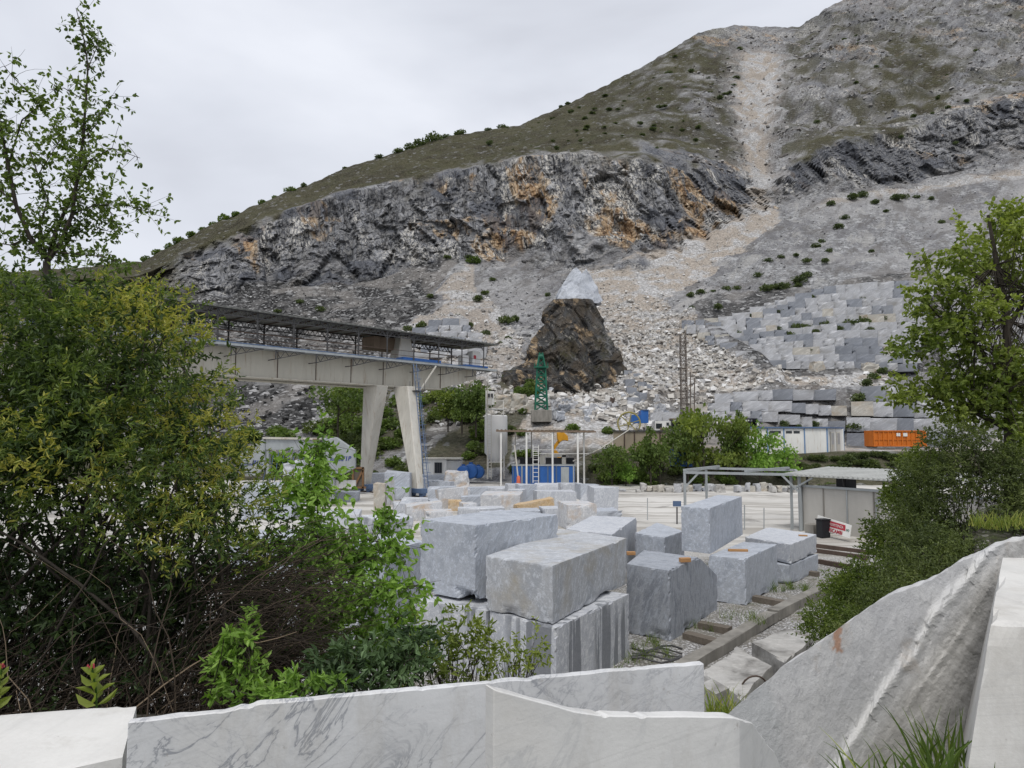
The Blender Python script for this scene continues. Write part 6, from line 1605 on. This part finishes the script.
mbt.build('stem', M_BARK, sp_, True)
seg = [(np.array(a_), np.array(b_)) for c_, _ in SPL for a_, b_ in zip(c_[:-1], c_[1:])][2:]
L_ = np.array([np.linalg.norm(b_ - a_) for a_, b_ in seg]); n = 860; k = r.choice(len(seg), n, p=L_ / L_.sum()); f = r.random(n)[:, None]
p = np.array([s[0] for s in seg])[k] * (1 - f) + np.array([s[1] for s in seg])[k] * f
e_ = p + unit(r.normal(0, 1, (n, 3)) * np.array([1.5, 1.2, .7]) + np.array([.15, 0, .05])) * r.uniform(.08, .46, (n, 1)); C = curve_pts(p, e_, 5, r.normal(0, .05, (n, 3)), r, .02)
twigs('twigs', C, np.linspace(1, .4, 5)[None] * np.full((n, 1), .003), M_BARK, sp_, sides=3)
pp_ = C[:, 1:].reshape(-1, 3); sel = r.random(len(pp_)) < .8
sprays(pp_[sel], np.repeat(e_ - p, 4, 0)[sel], 3, .07, .078, r, ML_LIGHT, 'leaves', sp_, .50, .5 + .28 * fbm(pp_[sel] * 2.5, 2, 421), .8, .45, .05)

# ---------------------------------------------------------------- low plants behind the long slab
def low_shrub(name, label, E, n, nleaf, L_, size, mat, asp, seed, base, cat='shrub', tint=.45, group=None, droop=.15):
    r = np.random.default_rng(seed); o_ = empty(name, base, label, cat, group)
    p, d = in_ell(E, n, r, .35); b = np.array(base)
    st = b + r.normal(0, .06, (n, 3)) * np.array([1, 1, .2]); sel = r.random(n) < .5
    C = curve_pts(st[sel], p[sel], 6, r.normal(0, .05, (sel.sum(), 3)), r, .03); twigs('stems', C, np.linspace(1, .4, 6)[None] * r.uniform(.002, .006, (sel.sum(), 1)), M_BARK, o_, sides=4)
    sprays(p, d, nleaf, L_, size, r, mat, 'leaves', o_, asp, tint + .3 * fbm(p * 3, 2, seed), .8, droop, .4); return o_
low_shrub('leafy_shoot', 'fresh light green leafy shoot against the dark twigs left of the sapling', [ell(245, 640, 4.6, .12, .15, .16), ell(240, 675, 4.6, .16, .15, .14)], 60, 8, .10, .075, ML_LIGHT, .42, 21, P(244, 740, 4.6), 'shoot', .6)
low_shrub('small_shrub', 'dark grey green shrub at the foot of the sapling behind the long slab', [ell(370, 665, 4.8, .30, .3, .14), ell(335, 670, 4.8, .16, .2, .12), ell(410, 655, 4.9, .2, .2, .16)], 190, 9, .12, .07, ML_BLUEG, .38, 22, P(372, 730, 4.8), tint=.3)
low_shrub('small_shrub', 'thin mixed green shrub growing before the lower streaked blocks', [ell(450, 640, 5.6, .30, .3, .30), ell(430, 660, 5.4, .3, .3, .2), ell(480, 655, 5.6, .25, .25, .2)], 150, 8, .11, .06, ML_TREE, .34, 23, P(452, 725, 5.6), tint=.4)
low_shrub('small_shrub', 'pale wispy shrub standing before the front corner of the tall stack', [ell(515, 655, 5.8, .25, .25, .15), ell(535, 650, 5.9, .12, .2, .2), ell(498, 668, 5.7, .2, .2, .12)], 70, 7, .10, .05, ML_TREE, .36, 24, P(515, 715, 5.8), tint=.6)
low_shrub('small_shrub', 'yellow green low shrub at the right foot of the dark shrub', [ell(300, 690, 4.2, .25, .2, .08), ell(255, 696, 4.2, .2, .2, .06)], 60, 8, .10, .06, ML_LIGHT, .4, 25, P(290, 740, 4.2), tint=.3)
# red valerian beside the left block
va = empty('flowering_plant', P(94, 715, 2.75), 'small plant with broad pale leaves and a red flower bud above the left block', 'plant')
r = np.random.default_rng(31)
def valerian(par, pts, Y, seed, s=1.0):
    r = np.random.default_rng(seed); c_ = [Vector(vp(x, y, Y)) for x, y in pts]
    MB().tube(c_, .004, 6).build('stem', ML_LIGHT, par, True)
    n = 16; f = np.repeat(np.linspace(.15, .95, n // 2), 2); pos = np.array([list(c_[0].lerp(c_[-1], x)) for x in f]); a_ = np.arange(n) * PI + np.repeat(np.arange(n // 2) * 1.57, 2) + .4
    ax_ = np.stack([np.cos(a_), np.sin(a_), .55 + .5 * f], 1)
    leaves('leaves', pos, ax_, .085 * s * (1.15 - .6 * f), .5, ML_TREE, .75 + .15 * r.random(n), r, par)
    b_ = MB()
    for k in range(9):
        q = c_[-1] + Vector((r.normal(0, .007), r.normal(0, .007), r.normal(.004, .005))) * s; b_.tube([q, q + Vector((0, 0, .007))], [.0045, .003], 5)
    b_.build('flower', m_paint('red_petal', (.42, .06, .08), .6, .2, 9), par)
valerian(va, [(97, 712), (96, 690), (92, 668)], 2.75, 1)
vb = empty('flowering_plant', P(-6, 720, 2.9), 'red flower head of a plant cut by the left picture border', 'plant')
valerian(vb, [(-8, 715), (-2, 690), (2, 667)], 2.9, 2, .8)

# ---------------------------------------------------------------- grass tufts
def tuft(label, pts, n, h, mat, seed, lean=(0, 0), tint=.5, name='grass_tuft'):
    r = np.random.default_rng(seed); c_ = np.array([list(p) for p in pts]); k = r.integers(0, len(c_), n)
    b = c_[k] + r.normal(0, .05, (n, 3)) * np.array([1, 1, .05]); L_ = h * r.uniform(.5, 1.2, n)
    d = unit(np.stack([r.normal(lean[0], .28, n), r.normal(lean[1], .28, n), np.ones(n)], 1)); sag = np.stack([d[:, 0], d[:, 1], np.zeros(n)], 1)
    K = 6; s = np.linspace(0, 1, K); cen = b[:, None] + d[:, None] * (s * 1.0)[None, :, None] * L_[:, None, None] + (sag * .9 - np.array([0, 0, .25]))[:, None] * (s ** 2.2)[None, :, None] * L_[:, None, None] * .55
    side = unit(np.cross(d, r.normal(0, 1, (n, 3)))); w = (.0042 * (1 - s ** 1.8) + .0004)[None, :, None] * r.uniform(.7, 1.4, (n, 1, 1))
    Vv = np.stack([cen - side[:, None] * w, cen + side[:, None] * w], 2).reshape(n, K * 2, 3)
    i = np.arange(n)[:, None] * K * 2; Fl = [np.concatenate([i + np.array([[2 * q, 2 * q + 1, 2 * q + 3, 2 * q + 2]]) for q in range(K - 1)])]
    org = c_.mean(0); me = np_mesh(name, (Vv - org).reshape(-1, 3), Fl, mat, False, dict(tint=np.repeat(np.clip(tint + r.normal(0, .22, n), 0, 1), K * 2)))
    return tag(mobj(name, me, None, org), label, 'grass')
gp = lambda px, py, Y, z=None: P(px, py, Y)
tuft('dark green grass tuft at the foot of the rough split slab', [gp(x, y, 2.15) for x, y in ((865, 800), (885, 800), (905, 795), (925, 790), (945, 785))], 80, .17, ML_GRASS, 41, (-.05, 0), .25)
tuft('tall thin grass between the rough slab and the right border block', [gp(x, y, 2.6) for x, y in ((930, 775), (945, 765), (950, 760), (940, 770))], 45, .22, ML_GRASS, 42, (.05, 0), .2)
tuft('yellow green grass tuft at the right end of the long slab', [gp(x, y, 3.2) for x, y in ((708, 735), (716, 735), (724, 732), (732, 728))], 190, .19, ML_GRASS, 43, (0, 0), .75)
for x, y, z, n, h, lb in ((686, 628, 0, 60, .35, 'low weeds at the foot of the cut-cornered block'), (800, 590, 0, 60, .4, 'low weeds beside the two-high slab stack'), (770, 590, 0, 70, .45, 'weeds at the right foot of the smooth grey block'), (655, 645, 0, 50, .3, 'weeds on the gravel before the cut-cornered block'), (745, 620, .35, 30, .4, 'thin weeds on the near kerb beam'), (640, 660, 0, 60, .3, 'weeds between the front stack and the loose cable')):
    c_ = G(x, y, z); q_ = np.random.default_rng(int(x)); pts = [c_ + Vector((q_.normal(0, .35), q_.normal(0, .35), 0)) for _ in range(14)]
    low = tuft(lb, pts, n * 5, h, ML_GRASS, int(x) + 7, (0, 0), .3, 'weed_patch')

# ---------------------------------------------------------------- right hand tree and bushes on the embankment
r = np.random.default_rng(51)
rt = empty('broadleaf_tree', P(1000, 560, 13.5), 'tall bright green broadleaf tree at the right border above the bushes', 'tree')
E = [ell(1000, 240, 13.6, .8, 1.0, .55), ell(955, 260, 13.2, .50, .8, .36), ell(1045, 270, 13.6, 1.0, 1.2, .8), ell(960, 320, 13.2, .8, 1.0, .55), ell(930, 290, 13.0, .38, .6, .22), ell(915, 345, 13.2, .40, .6, .20), ell(920, 385, 13.4, .62, .8, .30), ell(985, 380, 13.4, .9, 1.0, .6), ell(960, 412, 13.4, .55, .7, .25), ell(1060, 380, 13.6, 1.2, 1.2, 1.0), ell(985, 222, 13.6, .45, .6, .30), ell(1018, 215, 13.6, .3, .5, .22), ell(960, 235, 13.4, .22, .4, .20), ell(1010, 440, 13.2, .7, .8, .4), ell(905, 398, 13.2, .30, .5, .13)]
p, d = in_ell(E, 5200, r, .45); sel = fbm(p * 1.9, 3, 433) > -.08; p, d = p[sel], d[sel]
sprays(p, d, 6, .24, .105, r, ML_TREE, 'crown', rt, .62, .60 + .30 * fbm(p * 1.3, 3, 431) + .06 * (p[:, 2] - 9), .9, .35, .15)
mbt = MB(); Yt = 13.5
def bq(pts, r0): mbt.tube([Vector(vp(x, y, Yt)) for x, y in pts], [r0 * (1 - .8 * i / (len(pts) - 1)) for i in range(len(pts))], 8)
bq([(1012, 560), (1010, 450), (1008, 380), (1006, 310), (996, 260), (988, 215)], .13); bq([(1008, 390), (980, 350), (950, 330), (925, 300)], .06); bq([(1010, 430), (970, 410), (930, 395), (905, 405)], .06); bq([(1007, 330), (1030, 290), (1040, 250)], .06); bq([(1008, 300), (975, 275), (955, 250)], .05); bq([(1010, 440), (1050, 390), (1070, 340)], .07)
mbt.build('trunk', M_BARK, rt, True)
m = 260; st = np.array([vp(x, y, Yt) for x, y in ((1008, 380), (1006, 320), (970, 410), (975, 345), (1030, 290), (995, 265))])[r.integers(0, 6, m)]; en = p[r.integers(0, len(p), m)]
C = curve_pts(st, en, 7, r.normal(0, .05, (m, 3)), r, .03); twigs('twigs', C, np.linspace(1, .3, 7)[None] * r.uniform(.006, .016, (m, 1)), M_BARK, rt)

def bush(label, E, n, size, mat, seed, base, tint=.45, nleaf=7, L_=.22, asp=.45, stems=60, name='bush', group='bushes on the right embankment', gap=-.5):
    r = np.random.default_rng(seed); o_ = empty(name, base, label, 'bush', group); p, d = in_ell(E, n, r, .5)
    sel = fbm(p * 2.2, 3, seed + 3) > gap; p, d = p[sel], d[sel]
    sprays(p, d, nleaf, L_, size, r, mat, 'foliage', o_, asp, tint + .30 * fbm(p * 1.8, 3, seed) + r.normal(0, .08, len(p)), .9, .15, .3, tvar=.1)
    st = np.array(base) + r.normal(0, .25, (stems, 3)) * np.array([1, 1, .1]); C = curve_pts(st, p[r.integers(0, len(p), stems)], 7, r.normal(0, .06, (stems, 3)), r, .05)
    twigs('stems', C, np.linspace(1, .3, 7)[None] * r.uniform(.005, .014, (stems, 1)), M_BARK, o_); return o_
bush('large dull olive bush under the right tree', [ell(985, 470, 12.6, .9, .9, .55), ell(930, 480, 12.8, .6, .7, .45), ell(1040, 480, 12.6, .9, 1, .6), ell(955, 440, 12.8, .5, .6, .3), ell(905, 520, 12.8, .40, .6, .35), ell(950, 520, 12.6, .7, .7, .4)], 3600, .06, ML_BUSH, 61, P(970, 560, 12.6), .45)
bush('mid green bush in front of the grey shed wall', [ell(912, 500, 16, .5, .7, .5), ell(890, 545, 15.5, .5, .7, .36), ell(922, 465, 16, .35, .5, .3), ell(876, 528, 16, .22, .4, .14), ell(925, 545, 15, .8, .8, .5)], 2400, .085, ML_TREE, 62, P(900, 585, 15.5), .28, gap=-.6)
bush('low spreading green bush overhanging the broken edge blocks', [ell(862, 600, 12.6, .58, .6, .30), ell(832, 618, 12.2, .42, .5, .22), ell(880, 580, 12.6, .6, .6, .35), ell(842, 588, 13, .32, .4, .2), ell(870, 625, 11.4, .5, .5, .22), ell(815, 632, 12, .2, .3, .10)], 3000, .055, ML_TREE, 63, P(850, 660, 12.2), .22)
bush('olive bush along the top edge of the rough slab', [ell(930, 575, 10.6, .7, .6, .34), ell(900, 605, 9.8, .55, .5, .30), ell(925, 545, 11.5, .6, .6, .3), ell(965, 555, 10.8, .45, .5, .2), ell(860, 640, 9.4, .28, .4, .16)], 2800, .05, ML_BUSH, 64, P(910, 650, 10), .5)
bush('bush at the right border behind the gravel heap', [ell(1030, 520, 11.5, .5, .7, .3), ell(1060, 500, 11.5, .8, .8, .6)], 1000, .06, ML_BUSH, 65, P(1040, 560, 11.5), .55)
tuft('brown green grass fringe on top of the gravel heap', [P(x, 524 + (x % 7), 9.6) for x in range(975, 1040, 5)], 350, .22, ML_GRASS, 66, (0, 0), .7, 'grass_fringe')

# ---------------------------------------------------------------- shrubs and trees farther off: a few kinds, copied
def far_shrub_mesh(seed, mat, n=170, size=.34, flat=.6):
    r = np.random.default_rng(seed); E = [(np.array([0, 0, .45]), (1, 1, flat))] + [(np.array([r.normal(0, .55), r.normal(0, .4), .35 + r.random() * .4]), (r.uniform(.4, .7),) * 2 + (r.uniform(.3, .55),)) for _ in range(4)]
    p, d = in_ell(E, n * 3, r, .5); p[:, 2] = np.abs(p[:, 2]); return leaves('shrub', p, unit(d + r.normal(0, .7, p.shape)), size * r.uniform(.5, 1.2, len(p)), .75, mat, .40 + .34 * fbm(p * 1.8, 2, seed) + r.normal(0, .09, len(p)), r, simple=True)
FS = [far_shrub_mesh(70 + i, ML_FAR) for i in range(5)]; FB = [far_shrub_mesh(80 + i, ML_BANK, 220, .36, .8) for i in range(4)]; FT = [far_shrub_mesh(90 + i, ML_BUSH, 240, .30, .7) for i in range(3)]
def shrub(px, py, w, label, group, kinds=FS, hz=1.0, dY=-.6, cat='shrub', name='shrub', sink=.25):
    g = S(px, py); s = w / F * g.y / 2.9
    o = mobj(name, random.choice(kinds), None, (g.x, g.y + dY, g.z - sink * s)); o.scale = (s, s, s * hz * random.uniform(.8, 1.15)); o.rotation_euler = (0, 0, random.uniform(0, 6.28)); return tag(o, label, cat, group)
gA = 'shrubs on the stepped wall'
for x, y, w in ((735, 337, 15), (740, 334, 9), (776, 332, 11), (784, 337, 13), (795, 330, 17), (804, 329, 15), (812, 334, 12), (820, 326, 13), (836, 331, 12), (846, 326, 20), (858, 325, 20), (866, 331, 12), (803, 352, 13), (822, 352, 7), (753, 351, 9), (779, 314, 10), (748, 318, 9), (765, 311, 8), (806, 299, 12), (716, 309, 12), (690, 310, 9), (880, 320, 10), (862, 385, 16), (853, 400, 18), (855, 412, 20), (868, 378, 14), (878, 372, 14), (852, 428, 22), (781, 425, 12), (810, 426, 16), (795, 428, 9), (890, 395, 16), (905, 300, 12), (858, 300, 8)):
    shrub(x, y, w, 'dark green shrub rooted between blocks of the stepped walls', gA, dY=-1.6)
gB = 'shrubs on the right scree'
for x, y, w in ((690, 296, 12), (700, 294, 14), (712, 293, 10), (725, 291, 15), (735, 290, 10), (765, 290, 16), (774, 288, 15), (784, 288, 17), (800, 281, 18), (806, 276, 14), (797, 287, 12), (815, 247, 13), (821, 243, 10), (838, 228, 14), (852, 198, 16), (862, 196, 14), (874, 203, 11), (895, 199, 15), (904, 198, 12), (915, 198, 10), (828, 252, 9), (805, 262, 10), (845, 219, 11), (780, 258, 10), (768, 262, 12), (795, 256, 9), (870, 252, 8), (940, 223, 9), (885, 212, 8), (824, 262, 12), (756, 276, 10), (830, 205, 12), (930, 200, 8)):
    shrub(x, y, w, 'low green shrub growing on the grey scree of the right slope', gB)
gC = 'shrubs below the left cliff'
for x, y, w in ((475, 262, 16), (470, 258, 10), (448, 258, 10), (492, 280, 9), (505, 322, 18), (486, 335, 14), (478, 300, 14), (485, 294, 12), (515, 320, 12), (500, 345, 10), (508, 340, 12), (422, 328, 18), (408, 330, 14), (436, 324, 12), (460, 332, 14), (452, 340, 14), (470, 326, 10), (458, 316, 8), (527, 378, 18), (530, 390, 20), (524, 395, 18), (506, 378, 12), (548, 296, 8), (430, 297, 10), (300, 303, 10), (320, 310, 12), (278, 312, 10)):
    shrub(x, y, w, 'green shrub among the rubble below the left cliff', gC, FB if y > 370 or (x, y) == (475, 262) else FS)
gD = 'dwarf shrubs on the grass slope'
rr_ = random.Random(5)
for i in range(120):
    x = rr_.uniform(480, 740); y0 = np.interp(x, [450, 570, 640, 700, 740], [140, 106, 72, 36, 40]); y1 = np.interp(x, [450, 570, 640, 740], [160, 148, 152, 165])
    if rr_.random() < np.interp(x, [480, 600, 740], [.25, .7, 1]): shrub(x, rr_.uniform(y0 + 4, y1), 2.5 + 8 * rr_.random() ** 2, 'tiny dark shrub dotted over the brown grass slope of the mountain', gD, FS, rr_.uniform(.4, .9))
gE = 'shrubs high on the right mountainside'
for i in range(30):
    shrub(rr_.uniform(800, 980), rr_.uniform(30, 150), rr_.uniform(4, 9), 'small shrub high on the rocky right mountainside', gE, FS, .9)
gF = 'bushes along the left ridge'
for x, w in ((146, 14), (158, 16), (170, 14), (180, 18), (192, 16), (203, 12), (214, 14), (224, 16), (236, 12), (262, 10), (275, 8), (292, 14), (304, 10), (345, 9), (380, 12), (398, 15), (410, 18), (422, 24), (434, 26), (446, 14), (460, 16), (488, 11), (502, 12), (561, 7), (568, 9)):
    yy_, pp_ = prof(x); shrub(x, pp_[0, 10] + .5, w, 'bush silhouetted on the left mountain ridge against the sky', gF, FB if x < 300 else FS, 1.0, 0, 'bush', 'ridge_bush')

def far_tree(seed, mat, h=1.0, w=.55, n=750, size=.075):
    """unit tree (1 m high), scaled when placed: trunk with limbs and an uneven crown"""
    r = np.random.default_rng(seed); root = empty('broadleaf_tree', (0, 0, 0))
    E = [(np.array([r.normal(0, w * .32), r.normal(0, w * .32), r.uniform(.32, .86)]), (r.uniform(.12, .24) * w / .55, r.uniform(.12, .22) * w / .55, r.uniform(.09, .17))) for _ in range(11)] + [(np.array([0, 0, .9]), (.10, .10, .12))]
    p, d = in_ell(E, n, r, .45)
    leaves('crown', np.repeat(p, 2, 0) + r.normal(0, .012, (n * 2, 3)), unit(np.repeat(d, 2, 0) + r.normal(0, .8, (n * 2, 3))), size * r.uniform(.5, 1.15, n * 2), .7, mat, np.repeat(.42 + .32 * fbm(p * 6, 2, seed), 2) + r.normal(0, .1, n * 2), r, root, simple=True, droop=.2)
    m_ = MB(); m_.tube([(0, 0, -.1), (.01, 0, .3), (0, .01, .6), (0, 0, .9)], [.022, .018, .012, .004], 6)
    for c_, _ in E[:8]: m_.tube([(0, 0, max(.15, c_[2] - .25)), tuple(c_)], [.010, .003], 5)
    m_.build('trunk', M_BARK, root); return root
TR = [far_tree(101, ML_BANK, w=.75), far_tree(102, ML_TREE, w=.7), far_tree(103, ML_LIGHT, w=.6), far_tree(104, ML_BANK, w=.4)]
used = set()
def place_tree(k, px, pyb, Y, hpx, label, group, sx=1.0):
    g = P(px, pyb, Y); s = hpx / F * Y
    if k not in used: o = TR[k]; used.add(k)
    else: o = copy_tree(TR[k])
    o.location = g; o.scale = (s * sx, s * sx, s); o.rotation_euler = (0, 0, random.uniform(0, 6.28)); return tag(o, label, 'tree', group)
gT = 'trees on the green bank'
for a_ in ((1, 704, 486, 82.5, 78, 'dark rounded tree in the middle of the green bank, partly over the blue container', gT, .80), (0, 688, 486, 83, 62, 'smaller round tree touching the left of the dark rounded tree', gT, .70), (1, 728, 486, 83, 70, 'dark tree behind the right side of the dark rounded tree', gT, .62),
           (2, 760, 488, 82, 64, 'pale green feathery tree before the left end of the prefab', gT, .75), (2, 786, 488, 82, 44, 'small pale green tree before the prefab trims', gT, .85), (3, 651, 488, 82, 60, 'narrow upright tree before the tan wall', gT, .8), (0, 660, 488, 82.5, 46, 'bushy tree right of the narrow upright tree', gT, .8), (3, 741, 486, 83.5, 74, 'thin tall tree between the dark and the pale trees', gT, .6),
           (0, 612, 489, 82, 44, 'bushy tree beside the right post of the open canopy', gT, .9), (2, 626, 489, 81.5, 30, 'low pale tree left of the narrow upright tree', gT, 1.0),
           (3, 476, 432, 100, 52, 'slim light green tree above the silo bank', gT, .9), (0, 462, 430, 101, 46, 'round green tree below the end of the crane girder', gT, .9), (1, 448, 428, 102, 40, 'dark tree on the bank right of the crane leg', gT, 1.0),
           (0, 338, 440, 98, 56, 'bushy tree behind the crane girder left of the legs', gT, .9), (1, 352, 425, 103, 44, 'dark tree on the bank between saw and crane leg', gT, 1.0), (2, 330, 470, 93, 36, 'light tree right behind the wire saw', gT, 1.0)):
    place_tree(*a_)
gG = 'shrubs on the green bank'
rr_ = random.Random(8)
for i in range(36):
    x = rr_.uniform(588, 905); shrub(x, rr_.uniform(460, 489), rr_.uniform(14, 26), 'leafy shrub in the green strip along the bank below the terrace', gG, FB if x < 800 and rr_.random() < .7 else FT, .9)
for i in range(34):
    shrub(rr_.uniform(790, 925), rr_.uniform(454, 470), rr_.uniform(12, 20), 'leafy shrub in the green strip along the bank below the terrace', gG, FT if rr_.random() < .7 else FS, .8)
gH = 'shrubs on the left bank'
for x, y, w in [(rr_.uniform(318, 372), rr_.uniform(400, 482), rr_.uniform(14, 28)) for _ in range(20)] + [(rr_.uniform(385, 412), rr_.uniform(395, 480), rr_.uniform(12, 24)) for _ in range(10)] + [(rr_.uniform(425, 488), rr_.uniform(395, 425), rr_.uniform(14, 24)) for _ in range(12)] + [(rr_.uniform(455, 488), rr_.uniform(425, 460), rr_.uniform(12, 22)) for _ in range(6)] + [(rr_.uniform(504, 530), rr_.uniform(425, 470), rr_.uniform(10, 16)) for _ in range(6)] + [(rr_.uniform(200, 320), rr_.uniform(430, 470), rr_.uniform(14, 24)) for _ in range(8)]:
    shrub(x, y, w * 1.55, 'leafy shrub on the steep bank around the crane legs', gH, FB if rr_.random() < .6 else FT, .9)
for x, y, w in ((502, 421, 14), (572, 430, 20), (607, 432, 16), (560, 392, 10), (523, 412, 12), (528, 384, 18), (533, 394, 16), (522, 372, 12), (519, 392, 14)):
    shrub(x, y, w, 'small green bush between pale boulders near the green tower', 'bushes by the green tower', FB)
# ---------------------------------------------------------------- camera, sky, sun
cam = bpy.data.cameras.new('camera'); co = bpy.data.objects.new('camera', cam); COL.objects.link(co)
co.location = (0, 0, CAMZ); co.rotation_euler = (PI / 2 + TH, 0, 0)
cam.sensor_width = 36; cam.lens = F / 1024 * 36; cam.clip_start = .05; cam.clip_end = 8000
SC.camera = co
W = bpy.data.worlds.new('World'); SC.world = W; W.use_nodes = True
nt = W.node_tree; nt.nodes.clear()
N = lambda ty: nt.nodes.new(ty)
SUN_EL, SUN_AZ = math.radians(60), math.radians(188)          # high, behind the camera and a little to the left
out = N('ShaderNodeOutputWorld'); bg = N('ShaderNodeBackground'); bg.inputs['Strength'].default_value = .1
sky = N('ShaderNodeTexSky'); sky.sky_type = 'NISHITA'; sky.sun_disc = False
sky.sun_elevation = SUN_EL; sky.sun_rotation = SUN_AZ; sky.air_density = 1; sky.dust_density = 2.5
tc = N('ShaderNodeTexCoord'); mp = N('ShaderNodeMapping'); mp.inputs['Scale'].default_value = (1, 1, 2.6)
mp.inputs['Rotation'].default_value = (.1, .15, .4)
nz = N('ShaderNodeTexNoise'); nz.inputs['Scale'].default_value = 1.5; nz.inputs['Detail'].default_value = 5; nz.inputs['Roughness'].default_value = .5; nz.inputs['Distortion'].default_value = .5
rp = N('ShaderNodeValToRGB'); e = rp.color_ramp.elements
e[0].position = .30; e[0].color = (4.5, 4.65, 5.15, 1); e[1].position = .68; e[1].color = (7.0, 7.2, 7.75, 1)
e2 = rp.color_ramp.elements.new(.5); e2.color = (5.9, 6.12, 6.7, 1)
mx = N('ShaderNodeMix'); mx.data_type = 'RGBA'; mx.inputs[0].default_value = .93
L = nt.links.new
L(tc.outputs['Generated'], mp.inputs[0]); L(mp.outputs[0], nz.inputs['Vector']); L(nz.outputs[0], rp.inputs[0])
L(sky.outputs[0], mx.inputs[6]); L(rp.outputs[0], mx.inputs[7]); L(mx.outputs[2], bg.inputs[0]); L(bg.outputs[0], out.inputs[0])
sl = bpy.data.lights.new('sun', 'SUN'); sl.energy = 1.5; sl.angle = math.radians(25); sl.color = (1, .96, .9)
so = bpy.data.objects.new('sun', sl); COL.objects.link(so)
# sky sun_rotation turns clockwise from +Y seen from above
d = Vector((math.sin(SUN_AZ) * math.cos(SUN_EL), math.cos(SUN_AZ) * math.cos(SUN_EL), math.sin(SUN_EL)))
so.rotation_euler = d.to_track_quat('Z', 'Y').to_euler(); so.location = d * 50
vs_ = SC.view_settings; vs_.view_transform = 'Standard'; vs_.look = 'None'; vs_.gamma = 1; vs_.exposure = 0.38; vs_.use_curve_mapping = False
SC.cycles.max_bounces = 4; SC.cycles.diffuse_bounces = 2; SC.cycles.glossy_bounces = 1; SC.cycles.transmission_bounces = 2; SC.cycles.transparent_max_bounces = 4
